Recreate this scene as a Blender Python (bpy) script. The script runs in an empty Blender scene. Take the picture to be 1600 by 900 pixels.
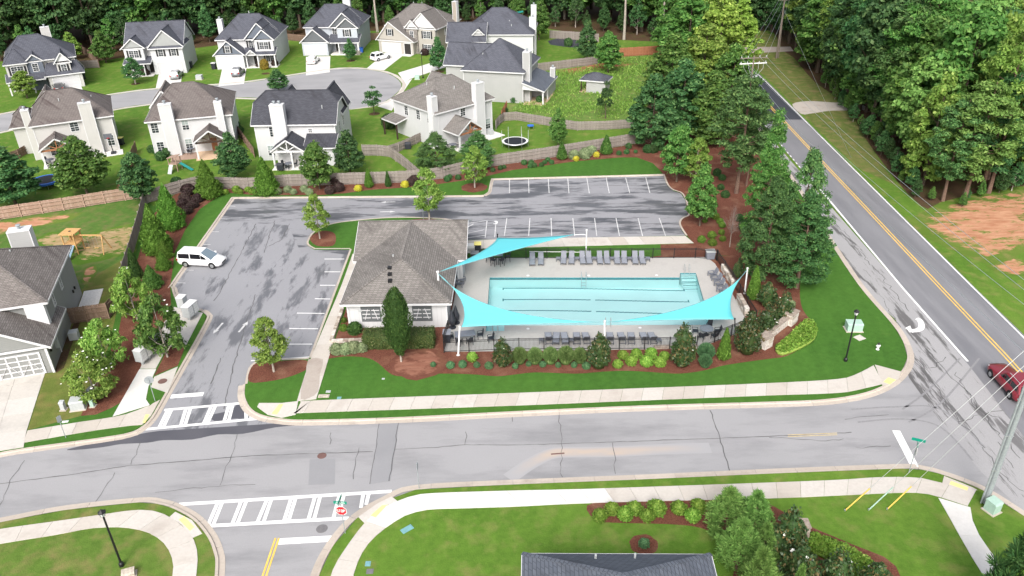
import bpy, bmesh, math, random
import numpy as np
from mathutils import Vector, Matrix
random.seed(7)
S = bpy.context.scene
COL = S.collection
R = math.radians

# ------------------------------------------------------------------ camera, sky, sun, exposure
F_PX, PITCH, ROLL, CAM_H = 1230.0, R(29.5), R(-1.3), 41.0
def _axes():
    f = Vector((0, math.cos(PITCH), -math.sin(PITCH))); r = Vector((1, 0, 0)); u = Vector((0, math.sin(PITCH), math.cos(PITCH)))
    c, s = math.cos(ROLL), math.sin(ROLL)
    return f, c*r + s*u, c*u - s*r
FW, RT, UP = _axes()
cam_d = bpy.data.cameras.new('camera'); cam = bpy.data.objects.new('camera', cam_d); COL.objects.link(cam)
cam_d.sensor_width = 36.0; cam_d.lens = F_PX/1600*36; cam_d.clip_start = 0.5; cam_d.clip_end = 3000
cam.matrix_world = Matrix(((RT.x, UP.x, -FW.x, 0), (RT.y, UP.y, -FW.y, 0), (RT.z, UP.z, -FW.z, CAM_H), (0, 0, 0, 1)))
S.camera = cam
W = bpy.data.worlds.new('World'); S.world = W; W.use_nodes = True
SUN_EL, SUN_AZ = 42, 190          # degrees; azimuth measured clockwise from +Y (north, away from the camera)
nt = W.node_tree
sky = nt.nodes.new('ShaderNodeTexSky'); sky.sky_type = 'NISHITA'; sky.sun_disc = False
sky.sun_elevation = R(SUN_EL); sky.sun_rotation = R(SUN_AZ); sky.air_density = 1.0; sky.dust_density = 6.0; sky.ozone_density = 0.6; sky.altitude = 200
hs = nt.nodes.new('ShaderNodeHueSaturation'); hs.inputs['Saturation'].default_value = 0.45   # overcast: cloud whitens the sky evenly
nt.links.new(sky.outputs[0], hs.inputs['Color']); nt.links.new(hs.outputs[0], nt.nodes['Background'].inputs[0])
nt.nodes['Background'].inputs[1].default_value = 0.15
sd = bpy.data.lights.new('sun', 'SUN'); sd.energy = 1.5; sd.angle = R(26); sd.color = (1.0, 0.975, 0.94)
sun = bpy.data.objects.new('sun', sd); COL.objects.link(sun)
sdir = Vector((math.sin(R(SUN_AZ))*math.cos(R(SUN_EL)), math.cos(R(SUN_AZ))*math.cos(R(SUN_EL)), math.sin(R(SUN_EL))))
sun.rotation_euler = sdir.to_track_quat('Z', 'Y').to_euler(); sun.location = (0, 40, 120)
S.view_settings.view_transform = 'Standard'; S.view_settings.look = 'None'; S.view_settings.gamma = 1.0
S.view_settings.use_curve_mapping = False
S.view_settings.exposure = 0.75
S.render.engine = 'CYCLES'
cy = S.cycles
cy.max_bounces = 6; cy.diffuse_bounces = 3; cy.glossy_bounces = 2; cy.transmission_bounces = 3; cy.transparent_max_bounces = 8
cy.use_denoising = True
cy.caustics_reflective = False; cy.caustics_refractive = False

# ------------------------------------------------------------------ pixel of the photograph -> point of the place
def P(px, py, z=0.0):
    d = FW + (px-800)/F_PX*RT + (450-py)/F_PX*UP
    t = (z-CAM_H)/d.z
    return (d.x*t, d.y*t)
def PP(pts, z=0.0): return [P(x, y, z) for x, y in pts]
def proj(x, y, z):
    v = Vector((x, y, z-CAM_H)); d = v.dot(FW)
    return 800+F_PX*v.dot(RT)/d, 450-F_PX*v.dot(UP)/d, F_PX/d
def zat(x, y, py):
    lo, hi = 0.0, 60.0
    for _ in range(40):
        m = (lo+hi)/2
        if proj(x, y, m)[1] > py: lo = m
        else: hi = m
    return lo

# ------------------------------------------------------------------ mesh and object helpers
class MB:
    def __init__(s): s.v, s.f = [], []
    def add(s, vs, fs):
        o = len(s.v); s.v += [tuple(v) for v in vs]; s.f += [tuple(i+o for i in f) for f in fs]; return s
    def box(s, x0, x1, y0, y1, z0, z1):
        return s.add([(x0,y0,z0),(x1,y0,z0),(x1,y1,z0),(x0,y1,z0),(x0,y0,z1),(x1,y0,z1),(x1,y1,z1),(x0,y1,z1)],
                     [(0,3,2,1),(4,5,6,7),(0,1,5,4),(1,2,6,5),(2,3,7,6),(3,0,4,7)])
    def bar(s, a, b, w, h, up=(0,0,1)):
        a, b = Vector(a), Vector(b); d = (b-a).normalized(); u = Vector(up)
        r = d.cross(u)
        if r.length < 1e-4: r = d.cross(Vector((1,0,0)))
        r.normalize(); u = r.cross(d).normalized(); r *= w/2; u *= h/2
        q = [a-r-u, a+r-u, a+r+u, a-r+u, b-r-u, b+r-u, b+r+u, b-r+u]
        return s.add(q, [(0,1,2,3),(7,6,5,4),(0,4,5,1),(1,5,6,2),(2,6,7,3),(3,7,4,0)])
    def tube(s, a, b, r0, r1=None, n=8, cap=True):
        r1 = r0 if r1 is None else r1
        a, b = Vector(a), Vector(b); d = (b-a).normalized()
        x = d.cross(Vector((0,0,1)) if abs(d.z) < .95 else Vector((1,0,0))).normalized(); y = d.cross(x)
        vs = []
        for c, r in ((a, r0), (b, r1)):
            for i in range(n):
                t = 2*math.pi*i/n; vs.append(c + x*math.cos(t)*r + y*math.sin(t)*r)
        fs = [(i, n+i, n+(i+1) % n, (i+1) % n) for i in range(n)]
        if cap: fs += [tuple(range(n)), tuple(range(2*n-1, n-1, -1))]
        return s.add(vs, fs)
    def path(s, pts, r, n=6):
        for i in range(len(pts)-1): s.tube(pts[i], pts[i+1], r, r, n, True)
        return s
    def lathe(s, prof, n=16, c=(0,0,0)):
        vs = []
        for r, z in prof:
            for i in range(n):
                t = 2*math.pi*i/n; vs.append((c[0]+r*math.cos(t), c[1]+r*math.sin(t), c[2]+z))
        fs = []
        for k in range(len(prof)-1):
            for i in range(n): fs.append((k*n+i, k*n+(i+1) % n, (k+1)*n+(i+1) % n, (k+1)*n+i))
        fs += [tuple(range(n-1, -1, -1)), tuple(range((len(prof)-1)*n, len(prof)*n))]
        return s.add(vs, fs)
    def prism(s, pts, z0, z1):
        n = len(pts)
        a = sum(pts[i][0]*pts[(i+1) % n][1]-pts[(i+1) % n][0]*pts[i][1] for i in range(n))
        if a < 0: pts = pts[::-1]
        return s.add([(x, y, z0) for x, y in pts]+[(x, y, z1) for x, y in pts],
                     [tuple(range(n-1, -1, -1)), tuple(range(n, 2*n))]+[(i, (i+1) % n, n+(i+1) % n, n+i) for i in range(n)])
    def poly(s, pts): return s.add(pts, [tuple(range(len(pts)))])
    def xf(s, m):
        s.v = [tuple(m @ Vector(v)) for v in s.v]; return s
    def mesh(s, name):
        me = bpy.data.meshes.new(name); me.from_pydata(s.v, [], s.f); me.update(); return me
    def build(s, name, m, parent=None, smooth=False, loc=None):
        me = s.mesh(name)
        if m is not None: me.materials.append(m)
        if smooth:
            me.polygons.foreach_set('use_smooth', [True]*len(me.polygons))
        return link(name, me, parent, loc)
def link(name, data, parent=None, loc=None):
    o = bpy.data.objects.new(name, data); COL.objects.link(o)
    if parent is not None: o.parent = parent
    if loc is not None: o.location = loc
    return o
def tag(o, label=None, cat=None, group=None, kind=None):
    if label: o['label'] = label
    if cat: o['category'] = cat
    if group: o['group'] = group
    if kind: o['kind'] = kind
    return o
def thing(name, label, cat, loc=(0,0,0), rz=0.0, group=None):
    o = link(name, None); o.location = loc; o.rotation_euler = (0, 0, rz); o.empty_display_size = .2
    return tag(o, label, cat, group)
def copy_tree(o, parent=None):
    c = o.copy(); COL.objects.link(c); c.parent = parent
    for ch in o.children: copy_tree(ch, c)
    return c
def struct(o): o['kind'] = 'structure'; return o
def stuff(o): o['kind'] = 'stuff'; return o
def catmull(pts, k=4, closed=False):
    n = len(pts); out = []
    rng = range(n if closed else n-1)
    for i in rng:
        p0 = pts[(i-1) % n] if closed or i > 0 else pts[i]; p1 = pts[i]; p2 = pts[(i+1) % n]
        p3 = pts[(i+2) % n] if closed or i+2 < n else pts[(i+1) % n]
        for j in range(k):
            t = j/k; t2 = t*t; t3 = t2*t
            out.append(tuple(.5*((2*b)+(-a+c)*t+(2*a-5*b+4*c-d)*t2+(-a+3*b-3*c+d)*t3) for a, b, c, d in zip(p0, p1, p2, p3)))
    if not closed: out.append(tuple(pts[-1]))
    return out
def resample(pts, step):
    L = [0.0]
    for a, b in zip(pts, pts[1:]): L.append(L[-1]+math.dist(a, b))
    n = max(1, round(L[-1]/step)); out = []; j = 0
    for i in range(n+1):
        s = L[-1]*i/n
        while j < len(L)-2 and L[j+1] < s: j += 1
        t = (s-L[j])/max(1e-9, L[j+1]-L[j])
        out.append(tuple(a+(b-a)*t for a, b in zip(pts[j], pts[j+1])))
    return out
def offset(pts, d):
    out = []
    for i, p in enumerate(pts):
        a = pts[max(0, i-1)]; b = pts[min(len(pts)-1, i+1)]
        tx, ty = b[0]-a[0], b[1]-a[1]; l = math.hypot(tx, ty) or 1
        out.append((p[0]-ty/l*d, p[1]+tx/l*d))
    return out

# ------------------------------------------------------------------ materials
def lin(c): return tuple(((x/255)/12.92 if x/255 <= .04045 else ((x/255+.055)/1.055)**2.4) for x in c)
MATS = {}
class NT:
    def __init__(s, name):
        s.m = bpy.data.materials.new(name); s.m.use_nodes = True; s.t = s.m.node_tree
        s.b = s.t.nodes['Principled BSDF']; s.out = s.t.nodes['Material Output']; MATS[name] = s.m
    def n(s, typ, **kw):
        o = s.t.nodes.new('ShaderNode'+typ)
        for k, v in kw.items():
            if k in o.inputs.keys(): o.inputs[k].default_value = v
            else: setattr(o, k, v)
        return o
    def l(s, a, b): s.t.links.new(a, b)
    def noise(s, vec, scale, detail=3, rough=.55):
        o = s.n('TexNoise'); o.inputs['Scale'].default_value = scale; o.inputs['Detail'].default_value = detail; o.inputs['Roughness'].default_value = rough
        s.l(vec, o.inputs['Vector']); return o.outputs['Fac']
    def mapr(s, v, a, b, c=0.0, d=1.0):
        o = s.n('MapRange'); o.inputs[1].default_value = a; o.inputs[2].default_value = b; o.inputs[3].default_value = c; o.inputs[4].default_value = d
        s.l(v, o.inputs[0]); return o.outputs[0]
    def mix(s, f, a, b, mode='MIX'):
        o = s.n('Mix'); o.data_type = 'RGBA'; o.blend_type = mode
        for val, i in ((f, 0), (a, 6), (b, 7)):
            if isinstance(val, (int, float)): o.inputs[i].default_value = val
            elif isinstance(val, tuple): o.inputs[i].default_value = (*val, 1)
            else: s.l(val, o.inputs[i])
        return o.outputs[2]
    def math(s, op, a, b=0.0):
        o = s.n('Math'); o.operation = op
        for val, i in ((a, 0), (b, 1)):
            if isinstance(val, (int, float)): o.inputs[i].default_value = val
            else: s.l(val, o.inputs[i])
        return o.outputs[0]
    def vscale(s, vec, sc, rot=0.0):
        o = s.n('Mapping'); o.inputs['Scale'].default_value = sc; o.inputs['Rotation'].default_value = (0, 0, rot); s.l(vec, o.inputs['Vector']); return o.outputs[0]
    def obj(s): return s.n('TexCoord').outputs['Object']
    def pos(s): return s.n('NewGeometry').outputs['Position']
    def bump(s, h, dist=.02, strength=1.0):
        o = s.n('Bump'); o.inputs['Distance'].default_value = dist; o.inputs['Strength'].default_value = strength
        s.l(h, o.inputs['Height']); s.l(o.outputs[0], s.b.inputs['Normal'])
    def col(s, c):
        if isinstance(c, tuple): s.b.inputs['Base Color'].default_value = (*c, 1)
        else: s.l(c, s.b.inputs['Base Color'])
    def set(s, rough=.8, metal=0.0, spec=.3):
        s.b.inputs['Roughness'].default_value = rough; s.b.inputs['Metallic'].default_value = metal; s.b.inputs['Specular IOR Level'].default_value = spec; return s.m
def plain(name, c, rough=.6, metal=0.0, spec=.35, var=.12, scale=6.0):
    k = NT(name); v = k.noise(k.obj(), scale, 4)
    k.col(k.mix(k.mapr(v, .3, .7), tuple(x*(1-var) for x in c), tuple(min(1, x*(1+var)) for x in c)))
    return k.set(rough, metal, spec)
def lawn_nodes(k, a, b, dry, dryamt):
    p = k.pos()
    big = k.noise(p, .07, 4); mid = k.noise(p, .7, 4); fine = k.noise(p, 9, 3, .7)
    c = k.mix(k.mapr(big, .36, .64), a, b)
    c = k.mix(k.mapr(mid, .62-dryamt*.3, .86-dryamt*.25), c, dry)
    c = k.mix(k.mapr(fine, .25, .75, .25, .0), c, tuple(x*.35 for x in a))
    return c, fine
def lawn(name, a, b, dry, dryamt):
    k = NT(name); c, fine = lawn_nodes(k, a, b, dry, dryamt)
    g = k.noise(k.pos(), 2.2, 5, .7); c = k.mix(k.mapr(g, .3, .7, .0, .38), c, tuple(x*1.55 for x in b)); w = k.n('TexWave'); w.inputs['Scale'].default_value = .55; w.inputs['Distortion'].default_value = 1.2; k.l(k.vscale(k.pos(), (.35, 1, 1), .06), w.inputs['Vector']); c = k.mix(k.math('MULTIPLY', w.outputs['Fac'], .10), c, tuple(x*.5 for x in a)); k.col(c); k.bump(fine, .06, .7); return k.set(.9, 0, .12)
G_A, G_B, G_D = (.054, .120, .018), (.080, .165, .026), (.13, .17, .045)
lawn('lawn_lush', (.040, .112, .018), (.058, .142, .022), (.085, .155, .03), .0)
lawn('lawn', (.062, .138, .016), (.105, .190, .026), (.20, .20, .065), .42)
lawn('lawn_field', (.075, .150, .026), (.125, .200, .045), (.24, .21, .085), .45)
lawn('lawn_worn', (.070, .135, .020), (.105, .170, .030), (.22, .175, .075), .56)
lawn('yard_dry', (.085, .120, .022), (.125, .155, .035), (.20, .155, .06), .6)
lawn('yard_green', (.055, .125, .022), (.085, .155, .030), (.20, .15, .075), .5)
lawn('verge', (.070, .110, .022), (.125, .150, .040), (.24, .17, .09), .55)
def patch(name, inner, inner2, a, b, dry, amt, sc=.6):
    k = NT(name); c, fine = lawn_nodes(k, a, b, dry, amt); p = k.pos()
    at = k.n('Attribute'); at.attribute_name = 'mask'
    n1 = k.noise(k.vscale(p, (.7, 1.3, 1), .5), sc, 8, .7); n2 = k.noise(k.vscale(p, (.5, 1.6, 1), .5), sc*1.6, 6, .6)
    f = k.mapr(k.math('ADD', at.outputs['Fac'], k.math('MULTIPLY', k.math('SUBTRACT', n1, .5), 3.6)), .30, .62)
    k.col(k.mix(f, c, k.mix(k.mapr(n2, .3, .7), inner, inner2))); k.bump(n2, .1, .8); return k.set(.95, 0, .1)
patch('clay_patch', (.50, .285, .175), (.33, .145, .08), (.080, .150, .020), (.13, .19, .035), (.24, .2, .08), .4)
patch('straw_patch', (.42, .30, .17), (.26, .20, .09), (.062, .138, .016), (.105, .190, .026), (.2, .2, .065), .42, 1.1)
patch('redsoil_patch', (.34, .13, .075), (.24, .10, .06), (.085, .150, .022), (.150, .205, .040), (.28, .22, .09), .5, .8)
patch('needle_patch', (.26, .125, .085), (.20, .085, .058), (.10, .04, .027), (.17, .068, .047), (.2, .1, .06), .3, .8)
def mulchy(name, a, b, c3):
    k = NT(name); p = k.pos(); n1 = k.noise(p, .5, 3); n2 = k.noise(p, 7, 5, .75); n3 = k.noise(k.vscale(p, (14, 5, 5), .6), 1.6, 3)
    c = k.mix(k.mapr(n2, .3, .7), a, b); c = k.mix(k.mapr(n1, .5, .75), c, c3); c = k.mix(k.mapr(n3, .55, .75, 0, .6), c, tuple(x*.35 for x in a))
    k.col(c); k.bump(n2, .12, 1); return k.set(.95, 0, .1)
mulchy('mulch', (.098, .036, .024), (.215, .088, .060), (.25, .13, .085))
mulchy('forest_floor', (.050, .036, .020), (.13, .075, .045), (.07, .08, .025))
def asphalt(name, light, dark, stretch, rot, lo, hi, fine=.12, amt=1.0):
    k = NT(name); p = k.pos()
    n1 = k.noise(k.vscale(p, stretch, rot), 1, 9, .70); n2 = k.noise(p, 14, 4, .8); n3 = k.noise(p, .12, 3)
    f = k.mapr(n1, lo, hi, 0, amt); c = k.mix(f, dark, light)
    c = k.mix(k.mapr(n3, .35, .65, 0, .25), c, tuple(x*.8 for x in light)); c = k.mix(k.mapr(n2, .3, .7, 0, fine*2), c, tuple(x*.6 for x in dark))
    k.col(c); k.l(k.mapr(f, 0, 1, .5, .85), k.b.inputs['Roughness']); k.bump(n2, .01, .5)
    m = k.set(.8, 0, .3); k.l(k.mapr(f, 0, 1, .42, .85), k.b.inputs['Roughness']); return m
asphalt('asphalt_lot_cross', (.285, .287, .305), (.075, .078, .088), (.11, .55, 1), R(2), .445, .515)
asphalt('asphalt_lot_along', (.29, .292, .31), (.115, .118, .13), (.50, .13, 1), R(-4), .41, .485)
asphalt('asphalt_street', (.325, .322, .33), (.235, .233, .24), (.10, .4, 1), R(3), .34, .52)
asphalt('asphalt_road', (.225, .225, .24), (.165, .165, .18), (.5, .05, 1), R(38), .35, .6)
asphalt('asphalt_fresh', (.055, .06, .075), (.035, .038, .05), (.5, .05, 1), R(38), .35, .6)
asphalt('asphalt_old_lane', (.36, .355, .36), (.115, .11, .11), (.75, .085, 1), R(31), .43, .475)
asphalt('asphalt_patch', (.285, .285, .296), (.25, .25, .26), (.3, .3, 1), 0, .35, .6)
asphalt('asphalt_wet', (.10, .10, .115), (.075, .075, .09), (.4, .4, 1), 0, .35, .6)
plain('tar', (.11, .108, .11), .7, 0, .3)
plain('tyre_mark', (.235, .232, .24), .8)
plain('paint_faded', (.52, .52, .52), .8, 0, .3, .25, 2)
def concrete(name, c, c2, stain):
    k = NT(name); p = k.pos(); inf = k.n('ObjectInfo').outputs['Random']
    n1 = k.noise(p, .5, 5, .6); n2 = k.noise(p, 5, 5, .7)
    x = k.mix(inf, c, c2); x = k.mix(k.mapr(n1, .52, .78, 0, .7), x, stain); x = k.mix(k.mapr(n2, .35, .75, 0, .22), x, tuple(q*.65 for q in stain))
    k.col(x); k.bump(n2, .008, .6); return k.set(.9, 0, .2)
concrete('sidewalk', (.47, .425, .375), (.54, .51, .47), (.38, .33, .29))
concrete('sidewalk_new', (.60, .59, .57), (.64, .625, .60), (.52, .50, .47))
concrete('kerb', (.44, .385, .33), (.50, .44, .38), (.28, .24, .21))
concrete('deck', (.40, .385, .365), (.42, .405, .385), (.34, .325, .305))
concrete('drive', (.50, .47, .43), (.55, .525, .49), (.37, .345, .32))
concrete('gravel_drive', (.36, .31, .27), (.44, .40, .36), (.25, .2, .17))
def stain_mat():
    k = NT('rust_stain'); at = k.n('Attribute'); at.attribute_name = 'mask'; p = k.pos()
    n = k.noise(k.vscale(p, (.5, 2, 1)), 1, 5); k.col(k.mix(k.mapr(k.math('MULTIPLY', at.outputs['Fac'], n), .04, .5, 0, .5), (.32, .317, .325), (.50, .37, .26))); return k.set(.9)
stain_mat()
plain('paint_white', (.74, .74, .73), .7, 0, .3, .10, 3)
plain('paint_yellow', (.74, .47, .10), .7, 0, .3, .12, 3)
plain('paint_yellow_worn', (.50, .40, .22), .8, 0, .3, .25, 2)
plain('tactile_yellow', (.78, .62, .25), .8, 0, .3, .1, 3)
def siding(name, c, lap=.19, vert=False):
    k = NT(name); p = k.obj(); sx = k.n('SeparateXYZ'); k.l(p, sx.inputs[0])
    a = k.math('ADD', sx.outputs[0], sx.outputs[1]) if vert else sx.outputs[2]
    f = k.math('FRACT', k.math('DIVIDE', a, lap)); n = k.noise(p, .5, 4); n2 = k.noise(k.vscale(p, (3, 3, .25)), 1, 4)
    c1 = k.mix(k.mapr(n, .3, .7), tuple(x*.93 for x in c), c); c1 = k.mix(k.mapr(n2, .55, .8, 0, .25), c1, tuple(x*.78 for x in c))
    c1 = k.mix(k.mapr(f, .0, .10, .38, 0), c1, tuple(x*.45 for x in c)); k.col(c1); k.bump(f, .02, .6); return k.set(.6, 0, .3)
siding('siding_white', (.545, .55, .56)); siding('siding_cream', (.50, .49, .475)); siding('siding_pale_grey', (.385, .388, .385))
siding('siding_grey', (.25, .255, .25)); siding('siding_blue_white', (.43, .465, .51)); siding('siding_tan', (.34, .30, .255)); siding('siding_beige', (.39, .365, .33))
siding('siding_dark', (.12, .13, .14), .15); siding('siding_shake', (.33, .34, .34), .2); siding('siding_slate', (.13, .15, .185), .2)
siding('board_batten', (.54, .545, .555), .42, True)
def shingle(name, a, b, streak, amt):
    k = NT(name); p = k.obj(); sx = k.n('SeparateXYZ'); k.l(p, sx.inputs[0])
    cb = k.n('CombineXYZ'); k.l(k.math('ADD', sx.outputs[0], k.math('MULTIPLY', sx.outputs[1], .83)), cb.inputs[0]); k.l(k.math('MULTIPLY', sx.outputs[2], 2.3), cb.inputs[1])
    br = k.n('TexBrick'); br.offset = .5; br.inputs['Scale'].default_value = 1.0; br.inputs['Brick Width'].default_value = .42; br.inputs['Row Height'].default_value = .2; br.inputs['Mortar Size'].default_value = .022; br.inputs['Bias'].default_value = 0
    br.inputs['Color1'].default_value = (*a, 1); br.inputs['Color2'].default_value = (*b, 1); br.inputs['Mortar'].default_value = (*[x*.5 for x in a], 1)
    k.l(cb.outputs[0], br.inputs['Vector'])
    n1 = k.noise(k.vscale(cb.outputs[0], (1.1, .14, 1)), 1, 5, .6); n2 = k.noise(p, 3.5, 5, .75); n3 = k.noise(p, .22, 2)
    c = k.mix(k.mapr(n2, .3, .7, 0, .55), br.outputs['Color'], tuple((x+y)*.36 for x, y in zip(a, b)))
    g = k.math('MULTIPLY', k.mapr(n1, .46, .66), k.mapr(n3, .40, .56)); c = k.mix(k.math('MULTIPLY', g, amt), c, streak)
    k.col(c); k.bump(br.outputs['Fac'], .012, -.5); return k.set(.9, 0, .2)
shingle('shingle_slate', (.080, .085, .105), (.118, .123, .148), (.040, .040, .048), .85)
shingle('shingle_dark', (.052, .054, .066), (.086, .088, .104), (.026, .026, .030), .7)
shingle('shingle_blue', (.098, .112, .140), (.135, .15, .18), (.05, .053, .062), .5)
shingle('shingle_brown', (.145, .126, .120), (.19, .167, .157), (.055, .040, .039), .9)
shingle('shingle_taupe', (.155, .138, .130), (.235, .213, .20), (.06, .05, .047), .8)
shingle('shingle_grey', (.165, .153, .143), (.25, .232, .217), (.085, .078, .073), .6)
shingle('shingle_tan', (.15, .137, .13), (.20, .185, .175), (.10, .09, .085), .5)
plain('trim_white', (.60, .60, .61), .5, 0, .35, .05)
plain('door_white', (.505, .505, .515), .5, 0, .35, .05)
plain('shutter_black', (.018, .018, .02), .5)
plain('shutter_grey', (.11, .12, .125), .5)
plain('door_dark', (.025, .022, .02), .4)
plain('soffit', (.55, .55, .55), .7)
k = NT('glass'); k.col((.03, .038, .042)); k.set(.08, 0, .6)
k = NT('glass_blind'); k.col((.28, .33, .32)); k.set(.12, 0, .6)  # pale greenish reflection painted into the colour of some upper panes
k = NT('car_glass'); k.col((.012, .014, .018)); k.set(.06, 0, .6)
k = NT('windshield'); k.col((.16, .21, .25)); k.set(.06, 0, .7)
def brickmat(name, a, b, mortar, bw, rh):
    k = NT(name); p = k.obj(); sx = k.n('SeparateXYZ'); k.l(p, sx.inputs[0]); cb = k.n('CombineXYZ')
    k.l(k.math('ADD', sx.outputs[0], sx.outputs[1]), cb.inputs[0]); k.l(sx.outputs[2], cb.inputs[1])
    br = k.n('TexBrick'); br.inputs['Scale'].default_value = 1; br.inputs['Brick Width'].default_value = bw; br.inputs['Row Height'].default_value = rh; br.inputs['Mortar Size'].default_value = .02
    br.inputs['Color1'].default_value = (*a, 1); br.inputs['Color2'].default_value = (*b, 1); br.inputs['Mortar'].default_value = (*mortar, 1); k.l(cb.outputs[0], br.inputs['Vector'])
    k.col(k.mix(k.mapr(k.noise(p, 4, 4), .3, .7, 0, .5), br.outputs['Color'], tuple(x*.6 for x in b))); return k.set(.9, 0, .2)
brickmat('stone_veneer', (.30, .27, .24), (.13, .12, .115), (.38, .36, .33), .45, .22)
for nm, c in (('stone_a', (.42, .37, .31)), ('stone_b', (.55, .51, .46)), ('stone_c', (.30, .25, .21))): plain(nm, c, .9, 0, .2, .3, 5)
def wood(name, a, b, c3):
    k = NT(name); p = k.obj(); r = k.n('NewGeometry').outputs['Random Per Island']
    n = k.noise(k.vscale(p, (6, 6, .6)), 1.5, 4); c = k.mix(r, a, b); c = k.mix(k.mapr(n, .4, .75, 0, .7), c, c3); k.col(c); return k.set(.85, 0, .2)
wood('fence_cedar', (.33, .215, .16), (.42, .30, .24), (.25, .17, .13)); wood('fence_grey', (.235, .205, .185), (.32, .285, .26), (.17, .145, .125))
wood('fence_brown', (.19, .125, .09), (.26, .18, .135), (.13, .09, .065)); wood('fence_red', (.34, .135, .075), (.40, .18, .10), (.22, .085, .05))
wood('timber', (.30, .13, .065), (.36, .17, .09), (.2, .09, .05)); wood('timber_dark', (.045, .03, .024), (.07, .045, .035), (.03, .02, .015)); wood('play_wood', (.50, .30, .12), (.58, .36, .16), (.38, .21, .08))
wood('deck_wood', (.32, .22, .17), (.38, .27, .21), (.2, .14, .11)); wood('pole_wood', (.17, .14, .12), (.2, .17, .14), (.12, .1, .085))
plain('metal_black', (.012, .012, .013), .45, 0, .4); plain('metal_white', (.68, .68, .68), .4, 0, .4, .04); plain('metal_grey', (.33, .36, .38), .45, .3, .4); plain('steel', (.55, .57, .58), .35, .8, .5)
plain('plastic_grey', (.115, .125, .145), .5); plain('plastic_slate', (.155, .165, .195), .55); plain('plastic_dark', (.025, .028, .036), .5); plain('sling_light', (.23, .245, .28), .7)
plain('box_green', (.34, .48, .41), .6, 0, .3, .06); plain('box_grey', (.40, .42, .425), .6, 0, .3, .08); plain('cover_blue', (.16, .33, .35), .6); plain('iron', (.15, .085, .075), .8); plain('iron_grey', (.15, .145, .15), .7)
plain('bin_yellow', (.75, .68, .22), .5); plain('cloth_blue', (.03, .13, .50), .6); plain('mesh_black', (.012, .014, .020), .7); plain('slide_blue', (.20, .30, .38), .4); plain('slide_green', (.02, .26, .24), .4)
plain('sign_red', (.50, .012, .025), .4, 0, .4, .05); plain('sign_green', (.0, .23, .16), .4, 0, .4, .05); plain('patio', (.56, .40, .27), .8); plain('patio_pale', (.66, .64, .61), .8)
plain('rubber', (.014, .014, .015), .8); plain('rim', (.38, .39, .40), .35, .6, .5); plain('lamp_red', (.35, .01, .01), .3); k = NT('headlamp'); k.col((.6, .62, .64)); k.set(.1, 0, .6)
def paint(name, c):
    k = NT(name); k.col(c); k.b.inputs['Coat Weight'].default_value = .6; k.b.inputs['Coat Roughness'].default_value = .05; return k.set(.35, 0, .5)
paint('paint_car_white', (.80, .80, .80)); paint('paint_car_silver', (.27, .28, .29)); paint('paint_car_red', (.20, .010, .022)); paint('paint_car_black', (.02, .02, .022)); paint('paint_car_steel', (.14, .15, .165))
def sailmat():
    k = NT('sail_cloth'); k.col((.19, .74, .80)); k.set(.7, 0, .2)
    t = k.n('BsdfTranslucent'); t.inputs[0].default_value = (.19, .74, .80, 1); mx = k.n('MixShader'); mx.inputs[0].default_value = .35
    n = k.noise(k.obj(), 1.2, 3); k.bump(n, .05, .4)
    k.l(k.b.outputs[0], mx.inputs[1]); k.l(t.outputs[0], mx.inputs[2]); k.l(mx.outputs[0], k.out.inputs[0])
sailmat()
plain('pool_plaster', (.74, .965, .965), .6, 0, .3, .03, .3); plain('pool_tile', (.05, .22, .25), .3, 0, .5, .2, 6); plain('pool_line', (.02, .22, .26), .4)
def water():
    k = NT('pool_water'); p = k.pos(); tr = k.n('BsdfTransparent'); tr.inputs[0].default_value = (.86, .985, .99, 1); gl = k.n('BsdfGlossy'); gl.inputs['Roughness'].default_value = .05
    fr = k.n('Fresnel'); fr.inputs[0].default_value = 1.33; n = k.noise(p, 1.6, 3); b = k.n('Bump'); b.inputs['Distance'].default_value = .05; b.inputs['Strength'].default_value = .5; k.l(n, b.inputs['Height'])
    k.l(b.outputs[0], gl.inputs['Normal']); k.l(b.outputs[0], fr.inputs['Normal']); mx = k.n('MixShader'); k.l(fr.outputs[0], mx.inputs[0]); k.l(tr.outputs[0], mx.inputs[1]); k.l(gl.outputs[0], mx.inputs[2]); k.l(mx.outputs[0], k.out.inputs[0])
water()
def leafmat(name, a, b, c3, rough=.6, trans=.22, c3amt=.25):
    g_ = 1.42; a, b, c3 = [tuple(x*g_ for x in q) for q in (a, b, c3)]; trans = min(.4, trans*1.5)
    k = NT(name); g = k.n('NewGeometry'); r = g.outputs['Random Per Island']; oi = k.n('ObjectInfo').outputs['Random']
    c = k.mix(r, a, b); c = k.mix(k.mapr(r, 1-c3amt, 1.0), c, c3)
    n = k.noise(g.outputs['Position'], .55, 3); c = k.mix(k.mapr(n, .35, .7, .35, 0), c, tuple(x*.55 for x in a))
    hs = k.n('HueSaturation'); k.l(c, hs.inputs['Color']); k.l(k.mapr(oi, 0, 1, .485, .512), hs.inputs['Hue']); k.l(k.mapr(oi, 0, 1, .82, 1.18), hs.inputs['Value'])
    k.col(hs.outputs[0]); k.set(rough, 0, .25)
    t = k.n('BsdfTranslucent'); k.l(hs.outputs[0], t.inputs[0]); mx = k.n('MixShader'); mx.inputs[0].default_value = trans
    k.l(k.b.outputs[0], mx.inputs[1]); k.l(t.outputs[0], mx.inputs[2]); k.l(mx.outputs[0], k.out.inputs[0]); return k.m
leafmat('leaf_mid', (.042, .112, .022), (.098, .205, .042), (.18, .29, .075))
leafmat('leaf_dark', (.026, .080, .026), (.068, .155, .048), (.125, .22, .075))
leafmat('leaf_deep', (.022, .058, .018), (.050, .105, .030), (.08, .14, .04))
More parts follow.
